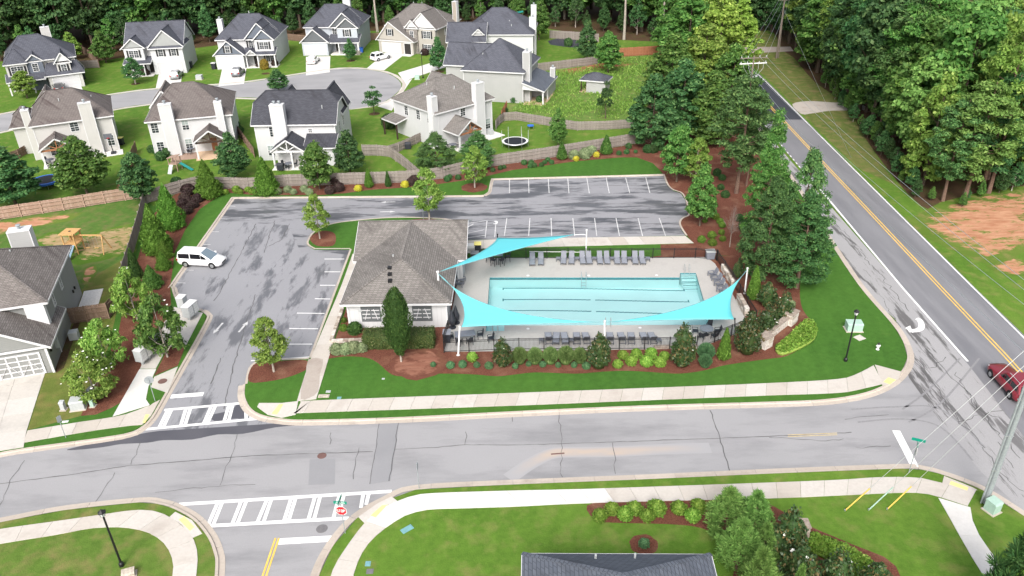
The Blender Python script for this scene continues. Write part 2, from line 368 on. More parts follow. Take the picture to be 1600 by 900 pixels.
leafmat('leaf_light', (.095, .185, .030), (.190, .305, .058), (.30, .40, .10))
leafmat('leaf_yellow', (.12, .20, .028), (.22, .32, .055), (.34, .43, .10))
leafmat('leaf_pine', (.036, .088, .026), (.080, .160, .044), (.14, .22, .07), .7, .12)
leafmat('leaf_pine_bright', (.075, .165, .034), (.15, .28, .065), (.23, .36, .10), .7, .15)
leafmat('leaf_pine_deep', (.024, .074, .022), (.055, .130, .034), (.10, .19, .055), .7, .12)
leafmat('leaf_conifer', (.048, .115, .014), (.095, .195, .028), (.14, .25, .042), .7, .12)
leafmat('leaf_conifer_dark', (.022, .060, .014), (.045, .098, .020), (.07, .13, .03), .7, .1)
leafmat('leaf_magnolia', (.018, .042, .013), (.044, .078, .024), (.13, .085, .035), .4, .06, .28)
leafmat('leaf_box', (.045, .090, .012), (.095, .165, .022), (.14, .21, .035), .6, .15)
leafmat('leaf_lime', (.085, .185, .022), (.165, .285, .042), (.28, .38, .08), .6, .2)
leafmat('leaf_gold', (.40, .36, .03), (.52, .47, .07), (.35, .4, .06), .6, .2)
leafmat('leaf_purple', (.028, .016, .016), (.055, .032, .030), (.05, .05, .03), .6, .1)
leafmat('leaf_hedge', (.034, .060, .016), (.075, .105, .030), (.12, .12, .045), .6, .1)
leafmat('leaf_silver', (.11, .155, .075), (.20, .25, .13), (.28, .32, .18), .7, .15)
leafmat('leaf_grassy', (.085, .160, .045), (.16, .255, .080), (.25, .33, .13), .7, .2)
leafmat('leaf_blue', (.045, .115, .05), (.09, .19, .08), (.14, .24, .11), .6, .18)
leafmat('leaf_autumn', (.22, .20, .03), (.33, .26, .04), (.30, .17, .03), .6, .2)
leafmat('twig', (.16, .12, .10), (.24, .19, .16), (.2, .14, .12), .9, 0)
plain('bark', (.11, .085, .065), .95, 0, .1, .35, 8); plain('bark_pale', (.34, .30, .26), .95, 0, .1, .25, 8); plain('bark_pine', (.16, .105, .08), .95, 0, .1, .35, 8)
plain('petal_white', (.80, .80, .74), .7, 0, .2, .05); plain('petal_red', (.60, .05, .07), .7); plain('petal_pink', (.55, .25, .22), .7)
M = MATS
# ------------------------------------------------------------------ ground, roads, blocks
def fill(pts, holes=(), z=0.0):
    bm = bmesh.new(); es = []
    for lp in [pts]+list(holes):
        vs = [bm.verts.new((p[0], p[1], z)) for p in lp]
        es += [bm.edges.new((vs[i], vs[(i+1) % len(vs)])) for i in range(len(vs))]
    bmesh.ops.triangle_fill(bm, use_beauty=True, use_dissolve=False, edges=es, normal=(0, 0, 1))
    bmesh.ops.recalc_face_normals(bm, faces=bm.faces)
    for f in bm.faces:
        if f.normal.z < 0: f.normal_flip()
    return bm
def area(name, pts, m, z, parent=None, holes=(), skirt=0.0, kind='structure'):
    bm = fill(pts, holes, z)
    if skirt:
        for lp in [pts]+list(holes):
            n = len(lp); top = [bm.verts.new((p[0], p[1], z)) for p in lp]; lo = [bm.verts.new((p[0], p[1], z-skirt)) for p in lp]
            for i in range(n): bm.faces.new((top[i], top[(i+1) % n], lo[(i+1) % n], lo[i]))
    me = bpy.data.meshes.new(name); bm.to_mesh(me); bm.free(); me.materials.append(M[m])
    o = link(name, me, parent)
    if kind and parent is None: o['kind'] = kind
    return o
def masked(name, ctr, pts, m, z):
    n = len(pts); vs = [(ctr[0], ctr[1], z)]; fs = []; mask = [.8]
    for k, t in enumerate((.5, .8, 1.0)):
        for p in pts: vs.append((ctr[0]+(p[0]-ctr[0])*t, ctr[1]+(p[1]-ctr[1])*t, z)); mask.append((.70, .36, -1.2)[k])
    for i in range(n):
        j = (i+1) % n; fs.append((0, 1+i, 1+j))
        for k in range(2): fs.append((1+k*n+i, 1+(k+1)*n+i, 1+(k+1)*n+j, 1+k*n+j))
    me = bpy.data.meshes.new(name); me.from_pydata(vs, [], fs); me.materials.append(M[m])
    a = me.attributes.new('mask', 'FLOAT', 'POINT'); a.data.foreach_set('value', mask)
    return struct(link(name, me))
ZB = .12                                   # height of the kerbed blocks above the roads
POOL = PP([(765, 434), (1062, 434), (1062.5, 427), (1087.5, 427), (1111, 508), (788, 509), (788, 517.5), (759, 518)], ZB)
BASE = 1500
ground = area('ground', [(-BASE, -300), (BASE, -300), (BASE, BASE), (-BASE, BASE)], 'lawn', 0, holes=[POOL])
street_n = [(-160, 735), (0, 703), (190, 680), (225, 668)]
area('street', PP([(-300, 760), (-160, 725), (0, 695), (180, 660), (470, 600), (800, 628), (1300, 605), (1412, 560), (1470, 640), (1600, 760), (1700, 850), (1700, 900), (1500, 790), (1400, 770), (800, 790), (640, 800), (570, 860), (530, 1000), (300, 1000), (290, 840), (180, 810), (-160, 870), (-300, 900)]), 'asphalt_street', .010)
far = P(1020, -60); 
area('main_road', PP([(1040, -20), (1095, 30), (1150, 81), (1200, 128), (1300, 229), (1530, 456), (1640, 562), (1800, 715), (2300, 1200), (1950, 1200), (1690, 800), (1512, 570), (1412, 453), (1218, 225), (1125, 112), (1050, 30), (1010, -20)]), 'asphalt_road', .016)
area('fresh_asphalt', PP([(1040, -20), (1095, 30), (1149, 81), (1199, 128), (1256, 187), (1182, 187), (1120, 112), (1050, 32), (1010, -20)]), 'asphalt_fresh', .022)
area('turn_lane', PP([(1180, 185), (1215, 228), (1412, 453), (1513, 570), (1690, 800), (1760, 900), (1600, 800), (1530, 735), (1470, 660), (1420, 590), (1400, 500), (1330, 440), (1255, 310), (1190, 215)]), 'asphalt_old_lane', .019)
area('car_park_lane', PP([(350, 300), (560, 338), (560, 400), (500, 580), (440, 600), (430, 662), (210, 676), (255, 590), (330, 500), (262, 445)]), 'asphalt_lot_along', .018)
area('car_park', PP([(345, 303), (760, 299), (768, 272), (1045, 268), (1085, 300), (1085, 372), (735, 383), (722, 400), (560, 400), (515, 395), (470, 395), (450, 352), (335, 345)]), 'asphalt_lot_cross', .022)
area('cul_de_sac', catmull(PP([(-160, 250), (0, 206), (165, 173), (235, 162), (360, 152), (430, 156), (490, 168), (545, 171), (592, 162), (618, 147), (627, 131), (606, 115), (566, 108), (525, 108), (470, 116), (400, 127), (340, 133), (240, 140), (165, 150), (30, 174), (-160, 212)]), 3, True), 'asphalt_street', .010)
# raised, kerbed blocks of lawn
K_NB = [(383, 600), (382, 618), (390, 636), (408, 648), (440, 654), (480, 656), (625, 652), (800, 643), (1000, 634), (1200, 628), (1290, 624), (1350, 614), (1388, 598), (1410, 578), (1418, 558), (1411, 533), (1393, 505), (1343, 447), (1298, 380), (1276, 345), (1253, 306), (1213, 245), (1180, 195)]
K_LOT_R = [(1036, 272), (1043, 289), (1052, 297), (1064, 301), (1071, 312), (1074, 324), (1075, 336), (1066, 340), (1061, 348), (1065, 358), (1072, 368)]
K_ISL = [(728, 375), (727, 347), (690, 341), (620, 339), (553, 344), (515, 350), (490, 362), (481, 374), (480, 382), (491, 389), (547, 389), (483, 559), (404, 562), (389, 574), (383, 600)]
blockA = area('lawn', PP(K_NB+[(1150, 150)]+K_LOT_R+K_ISL[:-1], ZB), 'lawn_lush', ZB, holes=[POOL], skirt=.13)
K_LOT_N = [(1036, 272), (768, 279), (766, 284), (763, 300), (755, 305), (362, 308)]
K_LOT_W = [(362, 308), (272, 436), (268, 448), (276, 470), (297, 483), (314, 486), (322, 492), (319, 506), (252, 625), (236, 652), (222, 666), (190, 679), (40, 700), (-20, 711), (-160, 738)]
blockB = area('lawn', PP(K_LOT_N+K_LOT_W[1:]+[(-160, 372), (0, 342), (222, 309), (240, 322), (276, 294), (345, 294), (435, 290), (655, 284), (690, 279), (765, 260), (860, 246), (990, 226), (1040, 205), (1110, 140), (1150, 150)], ZB), 'lawn_lush', ZB, skirt=.13)
K_SW = [(-160, 848), (0, 816), (100, 797), (215, 785), (245, 787), (270, 794), (302, 812), (324, 838), (334, 862), (337, 885), (330, 960)]
blockC = area('lawn', PP(K_SW+[(250, 1100), (-300, 1100)], ZB), 'lawn_worn', ZB, skirt=.13)
K_SE = [(480, 980), (496, 905), (520, 853), (558, 809), (608, 780), (650, 765), (800, 757), (1000, 749), (1200, 740), (1408, 732), (1440, 734), (1468, 740), (1532, 764), (1600, 806), (1740, 900)]
blockD = area('lawn', PP(K_SE+[(1900, 1200), (380, 1200)], ZB), 'lawn', ZB, skirt=.13)
def kerb(name, px, side, head=.17, pan=.42, seg=3.0, k=4, px_z=ZB):
    par = link(name, None); struct(par)
    ln = resample(catmull(PP(px, px_z), k), .5); n = len(ln)-1; st = max(1, round(seg/.5)); i = 0
    while i < n:
        sub = ln[i:min(n, i+st)+1]; i += st
        if len(sub) < 2: continue
        g = .012; a, b = Vector((*sub[0], 0)), Vector((*sub[1], 0)); sub[0] = tuple((a+(b-a).normalized()*g)[:2]); a, b = Vector((*sub[-1], 0)), Vector((*sub[-2], 0)); sub[-1] = tuple((a+(b-a).normalized()*g)[:2])
        e0 = offset(sub, -.02*side); e1 = offset(sub, head*side); e2 = offset(sub, (head+.05)*side); e3 = offset(sub, (head+pan)*side)
        m = len(sub); vs = []
        for e, z in ((e0, .135), (e1, .13), (e2, .04), (e3, .030), (e3, .0), (e0, .0)): vs += [(x, y, z) for x, y in e]
        fs = [(r*m+j, r*m+j+1, (r+1)*m+j+1, (r+1)*m+j) if side < 0 else (r*m+j, (r+1)*m+j, (r+1)*m+j+1, r*m+j+1) for r in range(5) for j in range(m-1)]
        fs += [tuple(r*m for r in range(6)), tuple(r*m+m-1 for r in range(5, -1, -1))]
        MB().add(vs, fs).build('kerb_stone', M['kerb'], par)
kerb('kerb_street', K_NB, -1); kerb('kerb_lot_east', K_LOT_R, 1, .2, .2); kerb('kerb_club', K_ISL[:2], 1, .2, .22, k=1); kerb('kerb_club', K_ISL[1:10], 1, .2, .22, k=3); kerb('kerb_club', K_ISL[9:11], 1, .2, .22, k=1); kerb('kerb_club', K_ISL[10:12], 1, .2, .22, k=1); kerb('kerb_club', K_ISL[11:13], 1, .2, .22, k=1); kerb('kerb_club', K_ISL[12:], 1, .2, .22, k=3)
kerb('kerb_lot_north', K_LOT_N, 1, .2, .2, k=1); kerb('kerb_lot_west', K_LOT_W, 1, .18, .34, k=3); kerb('kerb_south_west', K_SW, 1); kerb('kerb_south_east', K_SE, 1)
def slabs(name, A, B, m='sidewalk', step=1.75, z=ZB, th=.035, k=4, alt=None):
    par = link(name, None); struct(par)
    a = resample(catmull(PP(A, z), k), .25); b = resample(catmull(PP(B, z), k), .25)
    n = max(1, round((len(a)+len(b))*.125/step))
    a = resample(a, .001) if False else a
    def at(l, t):
        q = t*(len(l)-1); i = min(len(l)-2, int(q)); f = q-i; return (l[i][0]+(l[i+1][0]-l[i][0])*f, l[i][1]+(l[i+1][1]-l[i][1])*f)
    for i in range(n):
        t0, t1 = i/n, (i+1)/n; g = .010/max(.3, step)/n*1.0
        ts = [t0+g, t1-g] if k <= 1 else [t0+g, (t0+t1)/2, t1-g]
        la = [at(a, t) for t in ts]; lb = [at(b, t) for t in ts]
        mm = m
        if alt and alt[1] <= proj(*la[0], z)[0] <= alt[2]: mm = alt[0]
        MB().prism(la+lb[::-1], z-.02, z+th+random.uniform(-.003, .003)).build('slab', M[mm], par)
slabs('sidewalk_north', [(470, 629), (492, 626), (800, 614.5), (1000, 607), (1200, 599), (1310, 592.5), (1340, 584), (1365, 571)], [(462, 647), (482, 645), (800, 634), (1000, 626), (1200, 618), (1310, 614), (1350, 607), (1380, 600)])
slabs('path_club', [(551, 397), (532, 450), (486, 560), (464, 627)], [(562, 397), (545, 450), (513, 562), (494, 624)])
slabs('sidewalk_south_west', [(-60, 838), (0, 827), (107, 812), (175, 802), (217, 797), (250, 801), (280, 818), (300, 839), (307, 855), (309, 875), (306, 905), (300, 950)], [(-60, 862), (0, 850), (87, 836), (140, 826), (187, 824), (225, 830), (250, 843), (262, 857), (267, 867), (271, 882), (269, 905), (262, 950)])
slabs('sidewalk_south_east', [(505, 945), (517, 900), (530, 872), (570, 817), (600, 793), (622, 783), (642, 776), (675, 771), (800, 767), (927, 764), (1200, 754.5), (1312, 750), (1375, 746), (1437, 747), (1471, 755), (1526, 765)], [(545, 945), (552, 900), (567, 862), (590, 835), (625, 810), (647, 801), (672, 796), (700, 795), (800, 792), (930, 786), (1200, 779), (1320, 774), (1407, 770), (1442, 771), (1466, 776), (1512, 791)], alt=('sidewalk_new', 560, 915))
slabs('path_south_east', [(1466, 778), (1487, 815), (1515, 865), (1540, 905)], [(1516, 793), (1519, 812), (1533, 842), (1565, 885)], 'sidewalk_new', 3.2)
slabs('sidewalk_north_west', [(43, 673), (123, 660), (158, 655), (196, 648), (233, 634)], [(36, 692), (116, 678), (153, 672), (190, 667), (222, 663)])
slabs('driveway_grey_house', [(74, 573), (42, 672), (37, 699)], [(28, 579), (2, 660), (-8, 706)], 'drive', 2.6, k=2); slabs('driveway_grey_house', [(27.6, 579.2), (1.6, 660), (-8.4, 706)], [(-40, 588), (-62, 650), (-72, 716)], 'drive', 2.6, k=2)
slabs('sidewalk_pool', [(731, 376), (850, 372.5), (1071, 369)], [(731, 389), (850, 386), (1084, 380)], 'sidewalk', 1.9, k=2)
def pad(name, px, m='sidewalk', z=ZB+.03, th=.03, sm=False):
    p = PP(px, ZB)
    return area(name, catmull(p, 3, True) if sm else p, m, z, skirt=th)
pad('ramp', [(1367, 570), (1408, 581), (1404, 592), (1392, 600), (1379, 603)]); pad('ramp', [(440, 630), (466, 627), (462, 648), (440, 653), (418, 648), (402, 636), (405, 630)]); pad('ramp', [(222, 664), (236, 650), (250, 625), (240, 630), (233, 635), (197, 649), (205, 665)])
pad('ramp', [(265, 808), (274, 800), (300, 813), (316, 834), (300, 841), (284, 820)]); pad('ramp', [(570, 818), (583, 806), (600, 791), (622, 784), (612, 776), (590, 787), (560, 808)]); pad('ramp', [(1472, 756), (1475, 744), (1520, 762), (1527, 766)])
for q in ([(424, 647), (436, 632), (443, 632), (433, 648)], [(213, 661), (222, 648), (234, 648), (227, 661)], [(1380, 597), (1388, 590), (1400, 594), (1390, 601)], [(279, 812), (288, 807), (304, 824), (297, 830)], [(579, 806), (597, 790), (606, 789), (587, 809)], [(1483, 757), (1486, 752), (1513, 762), (1511, 767)]): pad('tactile_paving', q, 'tactile_yellow', ZB+.036, .02)
pad('mailbox_path', [(218, 577), (244, 577), (232, 604), (228, 624), (234, 633), (205, 642), (176, 651)], 'sidewalk_new', ZB+.026); pad('mailbox_pad', [(219, 576), (243.5, 576), (262, 542), (290, 541), (317, 489), (303, 486), (272, 480), (240, 530)], 'drive', ZB+.030)
pad('mulch_island', [(263, 543), (289, 543), (278, 571), (241, 587)], 'mulch', ZB+.02); pad('drain_pad', [(241, 589), (278, 573), (262, 614), (236, 605)], 'drive', ZB+.022)
pad('driveway_slab', [(478, 88), (516, 87), (515, 112), (478, 117)], 'sidewalk_new', .02); pad('driveway_slab', [(248, 114), (285, 110), (282, 132), (243, 138)], 'sidewalk_new', .02); pad('driveway_slab', [(347, 107), (385, 105), (381, 130), (341, 134)], 'sidewalk_new', .02)
pad('driveway_slab', [(603, 81), (632, 84), (600, 109), (573, 106)], 'sidewalk_new', .02); pad('driveway_slab', [(622, 113), (695, 91), (717, 97), (642, 122), (632, 128)], 'sidewalk_new', .024); pad('driveway_slab', [(88, 138), (126, 132), (134, 152), (96, 160)], 'sidewalk_new', .02); pad('driveway_slab', [(590, 165), (618, 150), (632, 128), (644, 122), (625, 150), (612, 172)], 'sidewalk_new', .020)
for nm, l, s in (('kerb_cul_de_sac', [(-160, 212), (30, 174), (165, 150), (240, 140), (340, 133), (400, 127), (470, 116), (525, 108), (566, 108), (606, 115), (627, 131), (618, 147), (592, 162), (545, 171)], -1), ('kerb_cul_de_sac', [(-160, 250), (0, 206), (165, 173), (235, 162), (360, 152), (430, 156)], 1)):
    c = catmull(PP(l), 4); a = offset(c, .25*s*-1); b = offset(c, -.95*s)
    par = link(nm, None); struct(par); a = resample(a, 4.0); n = len(a); b = resample(b, 4.0)
    for i in range(min(len(a), len(b))-1): MB().prism([a[i], a[i+1], b[i+1], b[i]], .0, .045).build('kerb_stone', M['sidewalk'], par)
# deck, pool
deck_px = [(722, 403), (1104, 402), (1117, 412), (1142, 455), (1168, 503), (1166, 516), (1088, 545), (693, 550), (699, 525)]
area('pool_deck', PP(deck_px, ZB), 'deck', ZB+.035, holes=[POOL], skirt=.03)
pool = area('pool_floor', POOL, 'pool_plaster', -1.15)
m = MB(); n = len(POOL)
for i in range(n):
    a, b = POOL[i], POOL[(i+1) % n]; m.add([(*a, -1.15), (*b, -1.15), (*b, ZB+.03), (*a, ZB+.03)], [(0, 1, 2, 3)])
m.build('pool_wall', M['pool_plaster'], pool)
cx = sum(p[0] for p in POOL)/n; cyy = sum(p[1] for p in POOL)/n
inn = lambda p, d: (p[0]+(cx-p[0])*d, p[1]+(cyy-p[1])*d)
m = MB()
for i in range(n):
    a, b = inn(POOL[i], .002), inn(POOL[(i+1) % n], .002); m.add([(*a, -.12), (*b, -.12), (*b, ZB+.032), (*a, ZB+.032)], [(0, 1, 2, 3)])
m.build('tile_band', M['pool_tile'], pool)
m = MB()
wl = [inn(p, .001) for p in POOL]; bm = fill(wl, (), ZB-.07); me = bpy.data.meshes.new('water'); bm.to_mesh(me); bm.free(); me.materials.append(M['pool_water']); struct(link('water', me))
def lane(x0, x1, y0, y1, gap=None):
    a, b = P(x0, y0, -1.1), P(x1, y1, -1.1); mb = MB(); N = 40
    for i in range(N):
        t0, t1 = i/N, (i+1)/N
        if gap and gap[0] < (t0+t1)/2 < gap[1]: continue
        w = lambda t: .16*math.sin(t*4.2+.3)
        p = [(a[0]+(b[0]-a[0])*t, a[1]+(b[1]-a[1])*t+w(t)) for t in (t0, t1)]
        mb.box(p[0][0], p[1][0]+.001, min(p[0][1], p[1][1])-.055, max(p[0][1], p[1][1])+.055, -1.149, -1.14)
    mb.box(a[0]-.12, a[0], a[1]-.25, a[1]+.25, -1.149, -1.139); mb.box(b[0], b[0]+.12, b[1]-.25, b[1]+.25, -1.149, -1.139)
    mb.build('lane_line', M['pool_line'], pool)
lane(787, 1068, 450.5, 452.5); lane(787, 1075, 468, 470, (.475, .51)); lane(787, 1078, 485, 489, (.475, .51))
st = MB()
for i in range(4):
    a = P(1063+i*.9, 428.5+i*4.3, ZB-.1-i*.22); b = P(1088+i*1.1, 428+i*4.3, ZB-.1-i*.22); st.box(a[0], b[0], a[1]-.02-.30*1, a[1]+.30*1, -1.14, ZB-.1-i*.25)
st.build('step', M['pool_plaster'], pool)
a, b = P(1063, 428, ZB), P(1087, 428, ZB)
for i in range(4): MB().box(a[0]+.05, b[0]+.05*i, a[1]-.45-.5*i, a[1]-.37-.5*i, -.35*(i+1)*.5-.02, -.35*(i+1)*.5).build('step_edge', M['pool_line'], pool)
# beds
bed_front = [(512, 561), (540, 557), (572, 559), (590, 567), (607, 582), (622, 588), (650, 587), (687, 584), (737, 585), (775, 588), (800, 586), (837, 582), (900, 584), (940, 581), (980, 579.5), (1025, 582), (1062, 584), (1100, 579), (1137, 570), (1200, 561), (1230, 556), (1262, 537), (1276, 520), (1270, 505), (1255, 485), (1250, 465), (1250, 440)]
area('mulch_bed', catmull(PP(bed_front, ZB), 3)+PP([(1248, 430), (1165, 400), (1125, 400), (1060, 395), (900, 420), (722, 430), (600, 460), (545, 470), (535, 500)], ZB), 'mulch', ZB+.014, holes=[POOL])
bed_ne = [(1250, 442), (1244, 415), (1225, 380), (1212, 330), (1196, 270), (1180, 228), (1150, 190), (1110, 165), (1060, 190), (1040, 208), (990, 226), (860, 246), (765, 260), (690, 279), (655, 284), (435, 290), (345, 294)]
bed_in = [(355, 301), (400, 305), (500, 305), (540, 302), (575, 297), (650, 292), (690, 287), (745, 279), (800, 266), (900, 252), (970, 246), (995, 246), (1020, 255), (1034, 269), (1044, 290), (1052, 297), (1065, 302), (1071, 312), (1075, 336), (1066, 340), (1061, 348), (1065, 358), (1084, 380.5), (1032, 382), (1033, 400), (1060, 396), (1165, 401), (1248, 431)]
area('mulch_bed', PP(bed_ne+bed_in, ZB), 'mulch', ZB+.010)
area('mulch_bed', PP([(352, 301), (345, 294), (300, 285), (262, 312), (235, 340), (215, 405), (195, 468), (185, 520), (150, 600), (126, 650), (150, 648), (175, 637), (192, 627), (218, 577), (245, 530), (268, 490), (266, 446), (270, 420), (273, 395), (290, 358), (312, 327), (338, 309)], ZB), 'mulch', ZB+.012)
circ = lambda px, py, rx, n=20: [(P(px, py, ZB)[0]+rx*math.cos(6.2832*i/n)*(1+.06*math.sin(i*2.3)), P(px, py, ZB)[1]+rx*.95*math.sin(6.2832*i/n)*(1+.06*math.cos(i*1.7))) for i in range(n)]
area('mulch_ring', circ(741, 293, 1.8), 'mulch', ZB+.016); area('mulch_ring', catmull(PP([(484, 372), (500, 361), (520, 363), (525, 372), (520, 384), (495, 384)], ZB), 3, True), 'mulch', ZB+.012)
area('mulch_ring', catmull(PP([(390, 580), (402, 567), (440, 564), (478, 563), (482, 575), (455, 588), (420, 596), (390, 597)], ZB), 3, True), 'mulch', ZB+.012); area('mulch_ring', catmull(PP([(640, 344), (670, 341.5), (690, 345), (670, 349)], ZB), 3, True), 'mulch', ZB+.012)
area('mulch_bed', catmull(PP([(917, 790), (960, 783), (1050, 780), (1110, 778), (1140, 775), (1190, 782), (1260, 820), (1330, 850), (1400, 885), (1390, 960), (1160, 960), (1148, 880), (1130, 845), (1095, 825), (1040, 819), (960, 817), (930, 812)], ZB), 3, True), 'mulch', ZB+.012)
area('mulch_ring', circ(1006, 851, .95), 'mulch', ZB+.012)
for px, py, r in ((212, 131, .9), (585, 178, 1.0), (548, 95, 1.0), (686, 112, 1.1), (415, 115, .9)): area('mulch_ring', [(P(px, py)[0]+r*math.cos(.5236*i), P(px, py)[1]+r*math.sin(.5236*i)) for i in range(12)], 'forest_floor', .012)
area('mulch_bed', PP([(856, 64), (880, 58), (905, 64), (912, 74), (890, 74), (860, 70)]), 'asphalt_fresh', .012); area('mulch_bed', PP([(85, 572), (108, 520), (118, 500), (125, 505), (112, 540), (100, 575), (88, 583)], ZB), 'forest_floor', ZB+.012)
area('yard_grass', PP([(-160, 374), (0, 344), (222, 311), (226, 330), (208, 395), (150, 430), (126, 455), (0, 470), (-160, 480)], ZB), 'yard_green', ZB+.004)
area('yard_grass', PP([(126, 455), (150, 430), (208, 395), (196, 440), (184, 480), (170, 540), (150, 600), (126, 650), (43, 672), (74, 573), (100, 520)], ZB), 'yard_dry', ZB+.005)
# woods floor, verge, clay, worn yards
area('woods_floor', PP([(-500, 120), (0, 96), (155, 95), (330, 72), (450, 58), (600, 47), (690, 38), (840, 42), (960, 62), (1040, 66), (1100, 60), (1150, 20), (1100, -60), (700, -120), (0, -120), (-500, -60)]), 'forest_floor', .006)
area('woods_floor', PP([(1000, 235), (1040, 205), (1110, 140), (1160, 110), (1120, 60), (1050, 70), (1040, 100), (1010, 170)]), 'forest_floor', .006)
area('woods_floor', catmull(PP([(1215, 60), (1240, 90), (1275, 130), (1320, 160), (1345, 205), (1385, 262), (1440, 322), (1500, 330), (1600, 292), (1800, 230), (2100, 60), (1600, -60), (1200, -40)]), 3, True), 'forest_floor', .006)
area('road_verge', PP([(1152, 78), (1202, 126), (1302, 226), (1340, 262), (1400, 290), (1345, 205), (1320, 160), (1275, 130), (1240, 90), (1215, 60), (1180, 40)]), 'verge', .004)
area('field_grass', PP([(795, 175), (850, 182), (900, 188), (990, 186), (1010, 170), (1038, 100), (1035, 85), (960, 88), (860, 110), (830, 130), (790, 165)]), 'lawn_field', .004)
area('gravel_drive', catmull(PP([(1238, 163), (1262, 158), (1300, 160), (1345, 163), (1350, 172), (1300, 173), (1270, 177), (1252, 178)]), 3, True), 'gravel_drive', .010)
area('gravel_drive', PP([(1150, 74), (1235, 73), (1240, 80), (1160, 84)]), 'gravel_drive', .026)
masked('clay_bank', P(1540, 350), PP([(1415, 345), (1470, 316), (1540, 298), (1640, 286), (1740, 310), (1700, 385), (1610, 388), (1575, 408), (1540, 412), (1480, 388), (1435, 365)]), 'clay_patch', .014)
masked('clay_bank', P(1580, 418), PP([(1540, 415), (1585, 402), (1630, 420), (1590, 432), (1555, 425)]), 'clay_patch', .018)
masked('bare_soil', P(30, 352), PP([(-60, 370), (-40, 352), (60, 338), (130, 332), (110, 345), (40, 358), (0, 368), (-40, 385)], ZB), 'clay_patch', ZB+.008)
masked('worn_grass', P(165, 375), PP([(105, 390), (120, 372), (150, 362), (200, 350), (222, 352), (212, 395), (170, 405), (120, 415), (105, 405)], ZB), 'straw_patch', ZB+.008)
masked('worn_grass', P(90, 378), PP([(50, 375), (80, 362), (115, 366), (115, 390), (80, 395)], ZB), 'straw_patch', ZB+.010)
masked('bare_soil', P(140, 420), PP([(128, 440), (132, 420), (150, 415), (152, 425), (135, 450)], ZB), 'clay_patch', ZB+.010)
masked('bare_soil', P(935, 102), PP([(860, 112), (900, 106), (960, 94), (1000, 100), (960, 108), (880, 118)]), 'redsoil_patch', .010); masked('bare_soil', P(1022, 112), PP([(1008, 95), (1036, 88), (1034, 130), (1015, 138), (1005, 120)]), 'redsoil_patch', .010)
masked('bare_soil', P(200, 265), PP([(178, 300), (195, 255), (210, 235), (216, 240), (205, 280), (190, 310)]), 'redsoil_patch', .010)
masked('pine_straw', P(640, 568), circ(655, 568, 2.6), 'needle_patch', ZB+.019)
area('mulch_bed', PP([(118, 88), (135, 70), (130, 60), (150, 62), (158, 95), (130, 104)]), 'forest_floor', .010)
# paint and repairs on the asphalt
def strip(name, px, w, m, z=.026, k=1, parent=None):
    c = PP(px); c = catmull(c, k) if k > 1 else c
    a, b = offset(c, w/2), offset(c, -w/2); mb = MB()
    for i in range(len(c)-1): mb.poly([(*b[i], z), (*b[i+1], z), (*a[i+1], z), (*a[i], z)])
    o = mb.build(name, M[m], parent)
    if parent is None: struct(o)
    return o
def par_struct(name): return struct(link(name, None))
cw = par_struct('crosswalk')
strip('stripe', [(257, 641), (386, 629.5)], .3, 'paint_white', parent=cw); strip('stripe', [(223, 671.5), (420, 653)], .3, 'paint_white', parent=cw)
for a, b in (((262, 641), (248, 670)), ((268, 641), (255, 669)), ((291, 638), (282, 666.5)), ((298, 637.5), (289, 665.5)), ((330, 635), (318, 663)), ((337, 634), (324, 662.5)), ((358, 632.5), (350, 660)), ((364, 632), (357, 659.5)), ((384, 630), (385, 656)), ((391, 636), (393, 656))): strip('stripe', [a, b], .28, 'paint_white', .030, parent=cw)
cw = par_struct('crosswalk')
strip('stripe', [(279, 788.5), (612, 768)], .32, 'paint_white', parent=cw); strip('stripe', [(327, 822), (545, 810)], .32, 'paint_white', parent=cw)
for a, b in (((341, 784), (326, 819)), ((348, 784), (333, 821)), ((378, 781), (363, 819)), ((386, 781), (371, 819)), ((418, 779), (402, 817)), ((425, 778), (412, 816)), ((456, 776), (444, 814)), ((463, 776), (451, 814)), ((493, 774), (482, 812)), ((501, 774), (491, 811)), ((531, 772), (521, 810)), ((538, 771.5), (530, 803)), ((568, 770), (564, 794)), ((577, 769.5), (572, 789))): strip('stripe', [a, b], .26, 'paint_white', .030, parent=cw)
strip('stop_line', [(267, 620), (318, 616)], .55, 'paint_white'); strip('stop_line', [(436, 846.5), (518, 842)], .55, 'paint_white'); strip('stop_line', [(1400, 673), (1430, 731)], .6, 'paint_white')
cl = par_struct('centre_line')
for d in (-.17, .17):
    c = offset(PP([(1020, -25), (1075, 30), (1145, 105), (1200, 163), (1258, 225), (1364, 337), (1470, 450), (1568, 553), (1720, 720)]), d); mb = MB(); a, b = offset(c, .065), offset(c, -.065)
    for i in range(len(c)-1): mb.poly([(*b[i], .028), (*b[i+1], .028), (*a[i+1], .028), (*a[i], .028)])
    mb.build('stripe', M['paint_yellow'], cl)
strip('edge_line', [(1094, 31), (1148, 82), (1198, 129), (1293, 224), (1520, 449), (1625, 553), (1760, 690)], .16, 'paint_white', .026)
strip('edge_line', [(1260, 270), (1300, 318), (1412, 452), (1512, 565)], .22, 'paint_white', .026)
ed = par_struct('dashed_line')
for i in range(9): strip('dash', [(1216+i*4.6, 221+i*5.5), (1218+i*4.6, 223.5+i*5.5)], .16, 'paint_white', parent=ed)
strip('edge_line', [(1181, 183), (1193, 212)], .2, 'paint_white', .026); strip('edge_line', [(1184, 187), (1200, 200)], .12, 'paint_white', .026)
for d in (0, 5.5): strip('centre_line', [(430.5+d, 841), (410.5+d, 900), (404+d, 925)], .13, 'paint_yellow')
for d in (0, 2.6): strip('centre_line', [(1231, 680+d), (1308, 677+d)], .08, 'paint_yellow_worn')
pk = par_struct('parking_lines')
